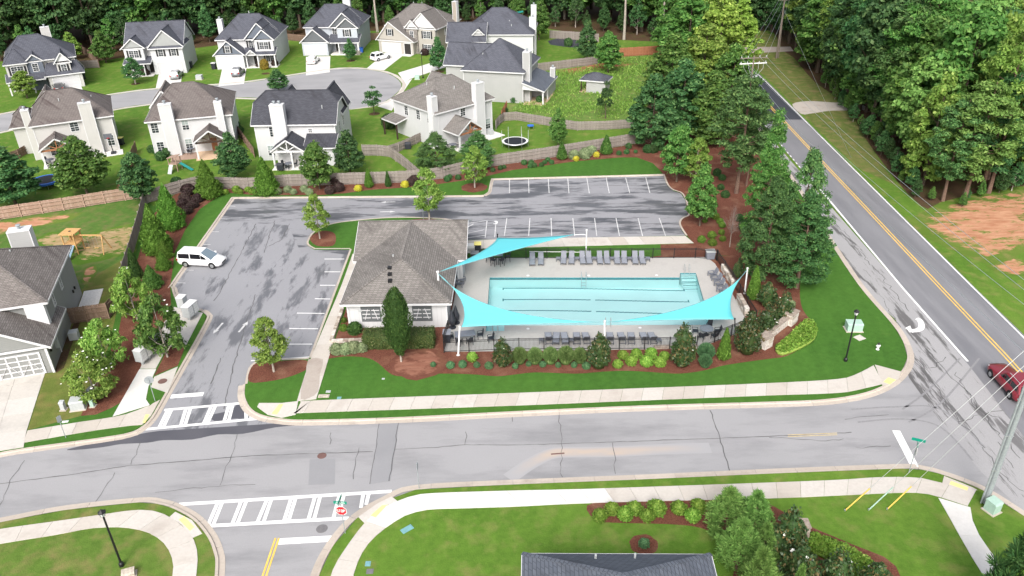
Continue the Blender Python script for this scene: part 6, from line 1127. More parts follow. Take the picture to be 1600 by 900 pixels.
sail('turquoise shade sail over the near left corner of the pool', (*L3, 4.55), B3, C3, .16, .03, .74); sail('turquoise shade sail over the right end of the pool', C3, Q3, R3, .03, .14, .70)
pT = P(777, 399, ZB); pR = P(915.5, 400, ZB); T3 = (*P(777.5, 371.5, 2.6), 2.6); Ra = (*P(897, 366.5, 2.7), 2.7)
sail('turquoise shade sail behind the pool house above the tall table', (*P(688, 424, 4.5), 4.5), T3, Ra, .20, .10, .10)
spost('white post of the near left shade sail in the mulch', (*bp, ZB), (B3[0]-.15, B3[1]-.15, 2.68)); spost('white post in the middle of the near pool fence behind the magnolia', (*cp, ZB), (C3[0], C3[1]-.05, 2.7)); spost('white post at the right corner of the pool', (*tp, ZB), (R3[0]+.05, R3[1]+.02, 2.9)); spost('dark post under the lower right corner of the right shade sail', (*P(1149, 536, ZB), ZB), (Q3[0]+.05, Q3[1]-.05, 2.25), .06, 'metal_black')
spost('white post behind the loungers carrying the far shade sail', (*pR, ZB), (pR[0], pR[1], zat(*pR, 360)), .08); spost('dark post behind the pool house at the tall table', (*pT, ZB), (T3[0], T3[1]+.05, 2.95), .07, 'metal_black'); spost('white anchor post rising through the pool house roof', (L3[0], L3[1], 3.4), (L3[0], L3[1], 4.65), .11, 'metal_white')
mb = MB().tube(Ra, (pR[0], pR[1], 2.8), .012, .012, 5); tag(mb.build('sail_cable', M['steel']), 'thin steel cable joining the far shade sail to its post', 'cable')
# ------------------------------------------------------------------ poolside furniture
YAW = R(-2.4); ZD = ZB+.037
def lounger_proto(flat=False):
    t = thing('sun_lounger', 'x', 'lounger'); f = MB()
    for x in (-.30, .30): f.bar((x, -.95, .30), (x, .95, .30), .05, .06)
    for y in (-.93, .35, .93): f.bar((-.30, y, .30), (.30, y, .30), .05, .05)
    f.build('frame', M['plastic_grey'], t)
    for x in (-.29, .29):
        for y in (-.75, .7): MB().bar((x, y, 0), (x, y, .30), .05, .06, (0, 1, 0)).build('leg', M['plastic_grey'], t)
    MB().add([(-.28, -.93, .325), (.28, -.93, .325), (.28, .32, .34), (-.28, .32, .34), (-.28, -.93, .345), (.28, -.93, .345), (.28, .32, .36), (-.28, .32, .36)], [(0, 3, 2, 1), (4, 5, 6, 7), (0, 1, 5, 4), (1, 2, 6, 5), (2, 3, 7, 6), (3, 0, 4, 7)]).build('seat', M['sling_light'], t)
    zt = .45 if flat else .98; yt = 1.0 if flat else .82
    mb = MB().bar((0, .32, .36), (0, yt, zt), .58, .03, (0, -.5, 1)); mb.build('backrest', M['plastic_slate' if not flat else 'sling_light'], t)
    for x in (-.33, .33): MB().bar((x, -.1, .52), (x, .35, .52), .05, .03).build('armrest', M['plastic_grey'], t)
    return t
lp = lounger_proto(); lf = lounger_proto(True); used = set()
def place(proto, px, py, rz, label, group=None, z=ZD):
    o = proto if proto.name not in used else copy_tree(proto); used.add(proto.name); x, y = P(px, py, z); o.location = (x, y, z); o.rotation_euler = (0, 0, rz); o['label'] = label
    if group: o['group'] = group
    elif 'group' in o: del o['group']
    return o
order = ['first', 'second', 'third', 'fourth', 'fifth', 'sixth', 'seventh', 'eighth', 'ninth', 'tenth']
place(lp, 831.7, 411, YAW, 'leftmost of the pair of grey loungers under the far shade sail', 'loungers on the far side of the pool'); place(lp, 845, 410.5, YAW, 'right one of the pair of grey loungers under the far shade sail', 'loungers on the far side of the pool')
for i, px in enumerate((880.5, 893, 910, 920, 937, 948, 964, 975, 992, 1003)): place(lp, px, 409, YAW+random.uniform(-.06, .06), order[i]+' grey lounger from the left in the long row of ten', 'loungers on the far side of the pool')
for i, (px, fl) in enumerate(((857, 0), (869, 1), (882, 1), (901, 0), (915.5, 0), (953, 0), (971, 0), (986, 0), (1006, 0), (1019, 0))): place(lf if fl else lp, px, 532, YAW+math.pi+random.uniform(-.08, .08), order[i]+' lounger from the left in the row along the near pool fence', 'loungers on the near side of the pool')
def stable():
    t = thing('side_table', 'x', 'side table'); MB().box(-.24, .24, -.24, .24, .40, .44).build('table_top', M['plastic_slate'], t)
    for x in (-.2, .2):
        for y in (-.2, .2): MB().box(x-.025, x+.025, y-.025, y+.025, 0, .40).build('leg', M['plastic_grey'], t)
    return t
sp = stable()
for i, px in enumerate((872, 901.5, 928.5, 956, 983.5, 1012)): place(sp, px, 408, YAW, order[i]+' little side table from the left between the far loungers', 'side tables by the far loungers')
for i, px in enumerate((892, 1029, 846)): place(sp, px, 536, YAW, ['little side table between the flat lounger and its neighbour', 'little side table at the right end of the near loungers', 'little side table left of the near loungers'][i], 'side tables by the near loungers')
def chair_proto(h=.45):
    t = thing('patio_chair', 'x', 'chair'); MB().box(-.24, .24, -.24, .24, h-.03, h).build('seat', M['plastic_dark'], t)
    for x in (-.23, .23):
        MB().bar((x, -.23, 0), (x, -.21, h+.2), .04, .04, (0, 1, 0)).build('leg', M['plastic_dark'], t); MB().bar((x, .25, 0), (x, .22, h), .04, .04, (0, 1, 0)).build('leg', M['plastic_dark'], t); MB().bar((x, -.23, h+.2), (x, .27, h+.22), .05, .03).build('armrest', M['plastic_dark'], t)
    MB().bar((0, .24, h), (0, .36, h+.5), .46, .035, (0, -1, .2)).build('backrest', M['plastic_dark'], t); return t
cp1 = chair_proto(); cp2 = chair_proto(.7)
def rtable(name, label, px, py, w, d, h, rz, rnd=False, m='plastic_slate'):
    x, y = P(px, py, ZD); t = thing(name, label, 'table', (x, y, ZD), rz)
    if rnd: MB().lathe([(w/2, h-.03), (w/2, h)], 20).build('table_top', M[m], t); MB().tube((0, 0, 0), (0, 0, h-.03), .06, .05, 10).build('pedestal', M['plastic_dark'], t); MB().lathe([(.3, 0), (.28, .04), (.06, .06)], 14).build('base', M['plastic_dark'], t)
    else:
        MB().box(-w/2, w/2, -d/2, d/2, h-.04, h).build('table_top', M[m], t)
        for sx in (-1, 1):
            for sy in (-1, 1): MB().box(sx*(w/2-.08)-.03, sx*(w/2-.08)+.03, sy*(d/2-.08)-.03, sy*(d/2-.08)+.03, 0, h-.04).build('leg', M['plastic_dark'], t)
    return x, y
def ring(proto, x, y, spots, fmt, group):
    for i, (dx, dy) in enumerate(spots):
        o = proto if proto.name not in used else copy_tree(proto); used.add(proto.name); o.location = (x+dx, y+dy, ZD); o.rotation_euler = (0, 0, math.atan2(dy, dx)-math.pi/2); o['label'] = fmt % ['left', 'near left', 'near right', 'right', 'far', 'far left', 'far right'][i]; o['group'] = group
x, y = rtable('dining_table', 'grey rectangular dining table by the gate at the near left of the pool', 727, 531, 1.9, 1.0, .74, R(8)); ring(cp1, x, y, ((-1.35, .05), (-.5, -.85), (.45, -.8), (1.4, .25)), 'dark patio chair at the %s side of the rectangular dining table', 'chairs round the rectangular table'); ring(cp1, x+2.0, y-.5, ((.4, .1),), 'dark patio chair pulled away to the %s right of the rectangular dining table', 'chairs round the rectangular table')
x, y = rtable('round_table', 'dark round table at the near right corner of the pool', 1103, 523, 1.3, 1.3, .74, 0, True); ring(cp1, x, y, ((-1.0, .1), (-.6, -.85), (.6, -.8), (1.05, .0), (.5, .95)), 'dark patio chair at the %s side of the round table', 'chairs round the round table')
x, y = rtable('bar_table', 'tall square table under the far shade sail', 778, 409, 1.2, 1.0, 1.0, R(-5), False, 'sling_light'); ring(cp2, x, y, ((-1.05, .05), (-.45, -.85), (.4, -.9), (1.1, .05)), 'tall dark bar chair at the %s side of the tall table', 'bar chairs at the tall table')
def adirondack():
    t = thing('lounge_chair', 'x', 'chair'); mb = MB().bar((0, -.35, .38), (0, .25, .26), .52, .03); mb.build('seat', M['plastic_slate'], t)
    for i in range(5): MB().bar((-.22+i*.11, .25, .27), (-.25+i*.125, .55, .95-.03*abs(i-2)), .095, .025, (0, -1, .3)).build('back_slat', M['plastic_slate'], t)
    for x in (-.32, .32): MB().box(x-.07, x+.07, -.42, .35, .52, .55).build('armrest', M['plastic_slate'], t); MB().box(x-.04, x+.04, -.40, -.32, 0, .52).build('leg', M['plastic_slate'], t); MB().bar((x, .2, .5), (x, .5, 0), .06, .08).build('leg', M['plastic_slate'], t)
    return t
ap = adirondack()
for i, (px, py) in enumerate(((1113, 432), (1119, 440), (1123, 448), (1127, 457))): place(ap, px, py, R(-75), order[i]+' grey slatted lounge chair counted from the far end by the stone wall', 'slatted chairs at the right end of the pool')
for i, (px, py) in enumerate(((718, 447), (721, 441))): place(ap, px, py, R(80), ['near dark lounge chair beside the pool house wall', 'far dark lounge chair beside the pool house wall'][i], 'slatted chairs beside the pool house')
def bin_(name, label, px, py, w, d, h, m, lid, z=ZD, rz=0.0):
    x, y = P(px, py, z); t = thing(name, label, 'bin', (x, y, z), rz); k = .85
    MB().add([(-w/2*k, -d/2*k, .05), (w/2*k, -d/2*k, .05), (w/2*k, d/2*k, .05), (-w/2*k, d/2*k, .05), (-w/2, -d/2, h), (w/2, -d/2, h), (w/2, d/2, h), (-w/2, d/2, h)], [(0, 3, 2, 1), (4, 5, 6, 7), (0, 1, 5, 4), (1, 2, 6, 5), (2, 3, 7, 6), (3, 0, 4, 7)]).build('body', M[m], t)
    MB().box(-w/2-.03, w/2+.03, -d/2-.04, d/2+.03, h, h+.06).box(-w/2+.05, w/2-.05, -d/2+.05, d/2-.05, h+.06, h+.09).build('lid', M[lid], t)
    for s in (-1, 1): MB().tube((s*w/2, d/2-.05, .1), (s*(w/2-.06), d/2-.05, .1), .1, .1, 10).build('wheel', M['rubber'], t)
bin_('waste_bin', 'slate grey waste bin at the far right corner of the pool deck', 1109, 404, 1.0, .75, .95, 'plastic_slate', 'box_grey'); bin_('waste_bin', 'black wheeled bin with yellow lid behind the pool house', 747, 394, .75, .8, 1.1, 'plastic_dark', 'bin_yellow', ZB); bin_('waste_bin', 'white lidded chest beside the yellow lidded bin', 736, 394, .95, .8, .9, 'metal_white', 'metal_white', ZB); bin_('waste_bin', 'low dark chest with pale lid under the far shade sail', 742, 402, .9, .7, .6, 'plastic_dark', 'sling_light')
bin_('wheeled_bin', 'black wheeled bin with yellow lid beside the first near house', 190, 226, .8, .8, 1.15, 'plastic_dark', 'bin_yellow', 0); bin_('wheeled_bin', 'black wheeled bin with cream lid on the lawn of the far white house', 335, 108, .9, .9, 1.3, 'plastic_dark', 'trim_white', 0); bin_('wheeled_bin', 'dark bin at the garage corner of the house with two white gables', 297, 106, 1.2, .9, 1.3, 'plastic_dark', 'plastic_grey', 0); bin_('wheeled_bin', 'blue bin at the porch of the blue white house', 565, 82, .8, .8, 1.1, 'cloth_blue', 'cloth_blue', 0); bin_('wheeled_bin', 'dark bin beside the far left garage', 130, 124, .9, .9, 1.2, 'plastic_dark', 'plastic_grey', 0); bin_('grill_box', 'dark grill cart with pale control panel by the pool gate', 699, 533, .7, .9, 1.0, 'plastic_dark', 'sling_light')
def egg_seat(px, py, label):
    x, y = P(px, py, ZD); t = thing('folded_umbrella', label, 'umbrella', (x, y, ZD)); MB().lathe([(.35, 0), (.35, .08), (.05, .1)], 14).build('base', M['plastic_dark'], t); MB().lathe([(.03, .1), (.30, .5), (.36, .9), (.22, 1.4), (.06, 2.0)], 14).build('canopy', M['plastic_dark'], t)
egg_seat(707, 512, 'dark folded umbrella at the corner of the pool house'); egg_seat(713, 505, 'second dark folded umbrella beside the near left sail')
def rail_pair(px, py, label, rz=0.0):
    x, y = P(px, py, ZD); t = thing('pool_ladder', label, 'ladder', (x, y, ZD), rz)
    for s in (-.25, .25): MB().path([(s, -.35, 0), (s, -.35, .75), (s, -.2, .88), (s, .1, .88), (s, .3, .75), (s, .3, -.9)], .024, 8).build('handrail', M['steel'], t)
    for z in (-.3, -.6): MB().tube((-.25, .3, z), (.25, .3, z), .03, .03, 8).build('rung', M['steel'], t)
rail_pair(950, 509, 'steel ladder rails at the near edge of the pool', R(-3)); rail_pair(774, 518, 'steel handrail at the steps in the near left corner of the pool', R(-3)); rail_pair(1073, 425, 'white handrail at the steps in the far right corner of the pool', R(178)); rail_pair(912, 436, 'steel ladder rails at the far edge of the pool', R(178))
a, b = P(827, 404, ZD), P(911, 404, ZD); tag(MB().bar((a[0], a[1]+.02, 1.05), (b[0], b[1]+.02, .95), .05, .05).build('rescue_pole', M['metal_white']), 'long white rescue pole hanging on the far pool fence', 'pole')
for i, (px, py) in enumerate(((825, 430.5), (920, 430.5), (1026, 430), (825, 513.5), (1000, 512))): tag(disc('skimmer_lid', px, py, .16, 'metal_white', ZD), ['white skimmer lid at the far left pool edge', 'white skimmer lid at the middle of the far pool edge', 'white skimmer lid at the far right pool edge', 'white skimmer lid at the near left pool edge', 'white skimmer lid at the near right pool edge'][i], 'skimmer lid')
# ------------------------------------------------------------------ cars
def car(name, label, x, y, rz, col, L=4.9, Wd=1.95, H=1.75, hood=.24, cowl=.06, roof_f=-.02, roof_r=-.40, tail=-.47, belt=1.02, z=.02, cat='car', sc=1.0):
    t = thing(name, label, cat, (x, y, z), rz); t.scale = (sc, sc, sc); hw = Wd/2; mb = MB(); st = []
    N = 16
    for i in range(N+1):
        u = -.5+i/N; X = u*L
        e = min(1, (u+.5)/.08, (.5-u)/.13); w = hw*(.80+.20*math.sqrt(max(0, min(1, e)))); top = belt if u < cowl+.05 else belt-(u-cowl-.05)/(.45-cowl)*(.16+hood*.35)
        if u < -.46: top -= .10*(-.46-u)/.04
        lo = .22+(.14 if i in (0, N) else 0.0)
        st.append([(X, -w*.86, lo), (X, -w, lo+.18), (X, -w*1.0, (lo+top)/2+.06), (X, -w*.955, top-.10), (X, -w*.84, top), (X, 0, top+.035), (X, w*.84, top), (X, w*.955, top-.10), (X, w, (lo+top)/2+.06), (X, w, lo+.18), (X, w*.86, lo)])
    k = len(st[0]); vs = [p for r in st for p in r]; fs = []
    for i in range(N):
        for j in range(k-1): fs.append((i*k+j, (i+1)*k+j, (i+1)*k+j+1, i*k+j+1))
        fs.append((i*k+k-1, (i+1)*k+k-1, (i+1)*k, i*k))
    fs += [tuple(range(k)), tuple(range(N*k+k-1, N*k-1, -1))]; mb.add(vs, fs); mb.build('body', M[col], t, True)
    xs = [tail*L, roof_r*L, (roof_r*.6+roof_f*.4)*L, roof_f*L, (cowl+.07)*L]; zs = [belt-.02, H-.05, H, H-.02, belt-.04]; ws = [.80, .70, .71, .69, .82]; vs = []; fs = []
    wb = hw*.87
    ring_ = lambda X, Z, f: [(X, -wb, belt-.03), (X, -hw*f*1.02, Z-.14), (X, -hw*f*.9, Z), (X, hw*f*.9, Z), (X, hw*f*1.02, Z-.14), (X, wb, belt-.03)]
    q = [ring_(xs[1], zs[1], .80), ring_(xs[2], zs[2], .81), ring_(xs[3], zs[3], .79)]
    back = [(xs[0], -wb, belt-.03), (xs[0], wb, belt-.03)]; front = [(xs[4], -wb, belt-.05), (xs[4], wb, belt-.05)]; g = MB()
    for a, b in zip(q, q[1:]):
        for j in range(5): g.poly([a[j], b[j], b[j+1], a[j+1]])
    a = q[0]; g.poly([back[0], a[0], a[1]]); g.poly([back[0], a[1], a[2]]); g.poly([back[0], a[2], a[3], back[1]]); g.poly([back[1], a[3], a[4]]); g.poly([back[1], a[4], a[5]])
    a = q[-1]; g.poly([front[0], a[1], a[0]]); g.poly([front[0], a[2], a[1]]); g.poly([front[1], a[3], a[2], front[0]]); g.poly([front[1], a[4], a[3]]); g.poly([front[1], a[5], a[4]]); g.build('cabin', M[col], t)
    def pane(nm, c4, m, ins=.10, out=.012):
        c4 = [Vector(p) for p in c4]; o = sum(c4, Vector())/4; n = (c4[1]-c4[0]).cross(c4[3]-c4[0]).normalized()
        if n.dot(o-Vector((0, 0, .6))) < 0: n = -n
        MB().poly([p+(o-p)*ins+n*out for p in c4]).build(nm, M[m], t)
    a = q[-1]; pane('windshield', [front[0], front[1], a[3], a[2]], 'windshield', .07); a = q[0]; pane('rear_window', [back[0], back[1], a[3], a[2]], 'car_glass', .16)
    for s in (0, 1):
        i0, i1 = (0, 1) if s == 0 else (5, 4)
        def sp(X, low): 
            for b0, b1 in zip(q, q[1:]):
                if b0[0][0]-1e-6 <= X <= b1[0][0]+1e-6: f = (X-b0[0][0])/(b1[0][0]-b0[0][0]); A, B = Vector(b0[i0])*(1-f)+Vector(b1[i0])*f, Vector(b0[i1])*(1-f)+Vector(b1[i1])*f; return A*.90+B*.10 if low else A*.0+B*1.0
        x0, x1 = xs[1]+.02, xs[3]; mid = x0+(x1-x0)*.52
        for u0, u1 in ((x0, mid-.04), (mid+.04, x1)): pane('side_window', [sp(u0, 1), sp(u1, 1), sp(u1, 0), sp(u0, 0)], 'car_glass', .02)
        f = front[s]; a = q[-1]; MB().poly([Vector(v)+Vector((0, (-1 if s == 0 else 1)*.014, 0)) for v in ((Vector(f)*.72+Vector(a[i0])*.28+Vector((0, 0, .05))), Vector(a[i0])+Vector((.02, 0, .06)), Vector(a[i1])+Vector((.04, 0, -.02)))]).build('side_window', M['car_glass'], t)
        sg = -1 if s == 0 else 1; MB().box(xs[4]-.55, xs[4]-.33, sg*(hw+.02) if sg > 0 else -hw-.20, hw+.20 if sg > 0 else -hw-.02, belt-.02, belt+.14).build('mirror', M[col], t)
        MB().box(L*.455, L*.475, min(sg*hw*.50, sg*hw*.84), max(sg*hw*.50, sg*hw*.84), .64, .76).build('headlight', M['headlamp'], t); MB().box(-L*.503, -L*.48, min(sg*hw*.62, sg*hw*.86), max(sg*hw*.62, sg*hw*.86), .75, 1.0).build('taillight', M['lamp_red'], t)
        for X in (-.30*L, .31*L):
            MB().tube((X, sg*(hw-.12), .38), (X, sg*(hw+.004), .38), .41, .41, 18).build('wheel_arch', M['rubber'], t)
            w = MB().tube((X, sg*(hw-.2), .34), (X, sg*(hw+.02), .34), .34, .34, 18).build('wheel', M['rubber'], t); MB().tube((X, sg*(hw+.018), .34), (X, sg*(hw+.03), .34), .22, .20, 14).build('rim', M['rim'], w)
    MB().box(L*.475, L*.502, -hw*.45, hw*.45, .42, .60).build('grille', M['shutter_black'], t); MB().box(-L*.505, -L*.49, -.28, .28, .62, .74).build('number_plate', M['box_grey'], t)
    for s in (-1, 1): MB().bar((roof_r*L+.2, s*hw*.62, H+.03), (roof_f*L-.15, s*hw*.62, H+.03), .03, .04).build('roof_rail', M['box_grey'], t)
    return t
a, b = P(289, 418), P(333, 420.5); ang = math.atan2(b[1]-a[1], b[0]-a[0]); mx_, my_ = (a[0]+b[0])/2, (a[1]+b[1])/2
car('minivan', 'white minivan parked across the left kerb of the car park', mx_-math.sin(ang)*1.0, my_+math.cos(ang)*1.0, ang, 'paint_car_white', 5.2, 2.0, 1.80, hood=.55, cowl=.235, roof_f=.07, roof_r=-.45, tail=-.49, belt=1.02, cat='minivan')
a, b = P(1470, 450), P(1568, 553); ang = math.atan2(b[1]-a[1], b[0]-a[0]); x, y = P(1578, 606)
car('red_car', 'dark red car driving along the main road at the right edge', x, y, ang+math.pi, 'paint_car_red', 4.9, 1.95, 1.68)
x, y = P(277, 121); car('parked_car', 'silver car on the driveway of the house with two white gables', x, y, R(97), 'paint_car_silver', 4.7, 1.9, 1.6); x, y = P(373, 117); car('parked_car', 'grey car on the driveway of the house with three gables', x, y, R(92), 'paint_car_steel', 4.7, 1.9, 1.7); x, y = P(490, 98); car('parked_car', 'white car on the driveway of the blue white house', x, y, R(88), 'paint_car_white', 4.6, 1.9, 1.6); x, y = P(595, 93); car('parked_car', 'white car parked at an angle before the tan house', x, y, R(50), 'paint_car_white', 4.9, 1.95, 1.75); x, y = P(94, 141); car('parked_car', 'dark car half hidden behind the leftmost near roof', x, y, R(115), 'paint_car_black', 4.5, 1.9, 1.5)
# ------------------------------------------------------------------ street furniture
def street_lamp(label, px, py, ptop):
    x, y = P(px, py, ZB if py > 200 else 0); z = ZB if py > 200 else 0; H = zat(x, y, ptop)-z; t = thing('street_lamp', label, 'lamp', (x, y, z))
    MB().lathe([(.16, 0), (.16, .25), (.085, .35), (.075, .6), (.06, H-.55)], 12).build('pole', M['metal_black'], t)
    l = MB().lathe([(.06, H-.55), (.13, H-.5), (.20, H-.22), (.20, H-.2)], 6).build('lantern', M['headlamp'], t)
    for i in range(6): q = i*math.pi/3; MB().bar((.135*math.cos(q), .135*math.sin(q), H-.5), (.205*math.cos(q), .205*math.sin(q), H-.2), .022, .022).build('lantern_rib', M['metal_black'], l)
    MB().lathe([(.27, H-.2), (.24, H-.15), (.08, H-.02), (.03, H+.05)], 6).build('lamp_roof', M['metal_black'], t)
street_lamp('black street lamp on the lower left lawn', 190.5, 884, 797); street_lamp('black street lamp on the lawn by the green transformer box', 1321, 564, 484); street_lamp('thin black lamp post beside the cul-de-sac', 661, 122, 80)
def glyph(ch, w, h, s, y):     # block letters on a plate facing -y
    L = {'S': [((w, h), (0, h)), ((0, h), (0, h/2)), ((0, h/2), (w, h/2)), ((w, h/2), (w, 0)), ((w, 0), (0, 0))], 'T': [((0, h), (w, h)), ((w/2, h), (w/2, 0))], 'O': [((0, 0), (w, 0)), ((w, 0), (w, h)), ((w, h), (0, h)), ((0, h), (0, 0))], 'P': [((0, 0), (0, h)), ((0, h), (w, h)), ((w, h), (w, h/2)), ((w, h/2), (0, h/2))]}[ch]
    return L
def stop_sign(label, px, py, rz, blade_len=.9):
    x, y = P(px, py, ZB); t = thing('stop_sign', label, 'sign', (x, y, ZB), rz); MB().tube((0, 0, 0), (0, 0, 2.95), .035, .035, 8).build('post', M['metal_grey'], t)
    oct_ = lambda r, yy: [(r*math.cos(math.pi/8+i*math.pi/4), yy, 2.15+r*math.sin(math.pi/8+i*math.pi/4)) for i in range(8)]
    def plate(r, y0, y1): a, b = oct_(r, y0), oct_(r, y1); return MB().add(a+b, [tuple(range(8)), tuple(range(15, 7, -1))]+[(i, i+8, (i+1) % 8+8, (i+1) % 8) for i in range(8)])
    pl = plate(.41, -.06, -.045).build('sign_plate', M['paint_white'], t); plate(.375, -.066, -.061).build('sign_face', M['sign_red'], pl); mb = MB(); w, h = .10, .22
    for i, ch in enumerate('STOP'):
        ox = -.30+i*.155
        for (a0, b0), (a1, b1) in glyph(ch, w, h, 0, 0): mb.bar((ox+a0, -.070, 2.04+b0), (ox+a1, -.070, 2.04+b1), .004, .035, (0, 0, 1) if b0 == b1 else (1, 0, 0)) if b0 == b1 else mb.box(ox+a0-.0175, ox+a0+.0175, -.072, -.068, 2.04+min(b0, b1), 2.04+max(b0, b1))
    mb.build('lettering', M['paint_white'], pl)
    b = MB().box(-blade_len/2, blade_len/2, -.015, .015, 2.72, 2.94).build('street_name_blade', M['sign_green'], t); lt = MB(); rr = random.Random(3)
    q = -.28
    while q < .28: wq = rr.uniform(.03, .06); lt.box(q, q+wq, -.019, -.016, 2.78, 2.78+rr.choice((.07, .10, .10))); q += wq+.02
    lt.build('lettering', M['paint_white'], b); MB().box(-.015, .015, -blade_len/2, blade_len/2, 2.98, 3.20).build('street_name_blade', M['sign_green'], t)
stop_sign('red stop sign with green street name above, at the lower crosswalk', 539.5, 833, R(-6)); stop_sign('stop sign seen edge on with green street name by the right stop line', 1420, 738.5, R(66))
def flat_sign(label, px, py, H, w, h, m, rz, rnd=False):
    x, y = P(px, py, ZB); t = thing('road_sign', label, 'sign', (x, y, ZB), rz); MB().tube((0, 0, 0), (0, 0, H), .03, .03, 8).build('post', M['metal_grey'], t)
    (MB().tube((0, -.05, H-.2), (0, -.03, H-.2), w/2, w/2, 18) if rnd else MB().box(-w/2, w/2, -.05, -.03, H-h, H)).build('sign_plate', M[m], t)
flat_sign('grey back of a round sign by the drain pad', 242.5, 627, 2.4, .75, .75, 'metal_grey', R(200), True); flat_sign('small grey sign on a post at the left sidewalk', 103, 684, 2.2, .35, .55, 'metal_grey', R(60)); flat_sign('thin sign post seen edge on at the south kerb', 655, 763, 2.4, .5, .6, 'metal_grey', R(88)); flat_sign('dark sign post beside the loose tree behind the pool house', 661.5, 343, 2.6, .3, .45, 'metal_black', R(85))
def ubox(name, label, px, py, w, d, h, m, rz=0.0, z=ZB, cat='utility box'):
    x, y = P(px, py, z); t = thing(name, label, cat, (x, y, z), rz); MB().box(-w/2-.1, w/2+.1, -d/2-.1, d/2+.1, 0, .06).build('pad', M['kerb'], t); MB().box(-w/2, w/2, -d/2, d/2, .06, h).build('body', M[m], t); MB().add([(-w/2-.02, -d/2-.03, h), (w/2+.02, -d/2-.03, h), (w/2+.02, d/2+.02, h), (-w/2-.02, d/2+.02, h), (-w/2-.02, -d/2+.08, h+.09), (w/2+.02, -d/2+.08, h+.09), (w/2+.02, d/2+.02, h+.12), (-w/2-.02, d/2+.02, h+.12)], [(0, 3, 2, 1), (4, 5, 6, 7), (0, 1, 5, 4), (1, 2, 6, 5), (2, 3, 7, 6), (3, 0, 4, 7)]).build('lid', M[m], t)
ubox('transformer', 'pale green transformer box beside the street lamp', 1333, 515, 1.4, .9, .75, 'box_green', R(-4)); ubox('utility_box', 'grey transformer box at the foot of the flowering crape myrtle', 124, 637, 1.1, .9, .8, 'box_grey', R(12)); ubox('utility_box', 'small grey pedestal left of the grey transformer box', 100, 640, .35, .35, .75, 'box_grey'); ubox('utility_box', 'small green pedestal in the mulch right of the transformer box', 145.5, 635, .3, .3, .65, 'box_green'); ubox('utility_box', 'pale utility cabinet behind the grey transformer box', 147, 618, .9, .6, .6, 'box_grey', R(-15)); ubox('utility_box', 'pale green box at the foot of the big grey pole', 1549, 798, .75, .75, .85, 'box_green', R(25)); ubox('utility_box', 'pale blue white cabinet on the lawn between two far houses', 312, 124, 1.2, 1.0, .8, 'box_grey', 0, 0); ubox('utility_box', 'pale cabinet beside the lamp at the cul-de-sac', 652, 124, .9, .7, .7, 'box_green', 0, 0)
ubox('utility_box', 'stone coloured box at the foot of the lower left lamp', 202, 900, .75, .5, .35, 'stone_a', R(20))
def lidplate(label, px, py, w, d, m, rz, z=ZB): x, y = P(px, py, z); o = MB().box(-w/2, w/2, -d/2, d/2, 0, .03).box(-w/2+.06, w/2-.06, -d/2+.06, d/2-.06, .03, .042).build('ground_cover_plate', M[m]); o.location = (x, y, z); o.rotation_euler = (0, 0, rz); tag(o, label, 'cover')
lidplate('pale plate with two bolts on the lawn beside the transformer', 1343, 528, .85, .75, 'sidewalk', R(25)); lidplate('blue green meter cover on the south lawn', 636, 827, .85, .45, 'cover_blue', R(38)); lidplate('small green cover at the lower sidewalk edge', 575, 881, .35, .4, 'cover_blue', 0); lidplate('small grey cover at the lower sidewalk edge', 578, 893, .45, .4, 'iron_grey', 0); lidplate('pale cover on the lawn by the club path', 513, 612, .4, .3, 'box_grey', 0); lidplate('pale square on the lawn before the hornbeam', 599, 592, .25, .2, 'box_grey', 0); lidplate('brown cover plate on the lawn beside the club path', 506, 619, .95, .45, 'stone_a', 0); lidplate('green cover at the sidewalk edge by the club path', 530, 622, .35, .3, 'cover_blue', 0); lidplate('white plate at the left sidewalk edge', 102, 659, .5, .25, 'metal_white', R(10))
x, y = P(1371, 546, ZB); t = thing('fire_hydrant', 'white fire hydrant with dark cap on the corner lawn', 'hydrant', (x, y, ZB)); MB().lathe([(.16, 0), (.16, .05), (.10, .08), (.10, .5), (.13, .52), (.13, .56)], 12).build('barrel', M['metal_white'], t); MB().lathe([(.12, .56), (.11, .64), (.05, .72), (.04, .76)], 12).build('bonnet', M['metal_black'], t)
for d in ((1, 0), (-1, 0), (0, -1)): MB().tube((d[0]*.08, d[1]*.08, .4), (d[0]*.2, d[1]*.2, .4), .06, .06, 10).build('nozzle', M['metal_white'], t)
def mailboxes(label, px, py, rz, n):
    x, y = P(px, py, ZB); t = thing('mailbox_cluster', label, 'mailbox', (x, y, ZB+.03), rz)
    for i in range(n):
        MB().box(-.4, .4, i*.82-.38, i*.82+.38, .45, 1.6).build('cabinet', M['box_grey'], t); MB().box(-.12, .12, i*.82-.12, i*.82+.12, 0, .45).build('pedestal', M['box_grey'], t); MB().box(-.43, .43, i*.82-.40, i*.82+.40, 1.6, 1.65).build('cabinet_roof', M['metal_white'], t); mb = MB()
        for a in range(4):
            for b in range(3): mb.box(.40, .412, i*.82-.34+b*.23, i*.82-.14+b*.23, .52+a*.26, .75+a*.26)
        stuff(mb.build('mailbox_door', M['metal_white'], t))
mailboxes('row of grey mailbox cabinets along the path under the tree', 224, 569, R(-14), 4); mailboxes('white mailbox cabinets at the car park kerb behind the tree', 297, 500, R(-14), 2); mailboxes('far white mailbox cabinet beside the car park kerb', 288, 485, R(80), 1)
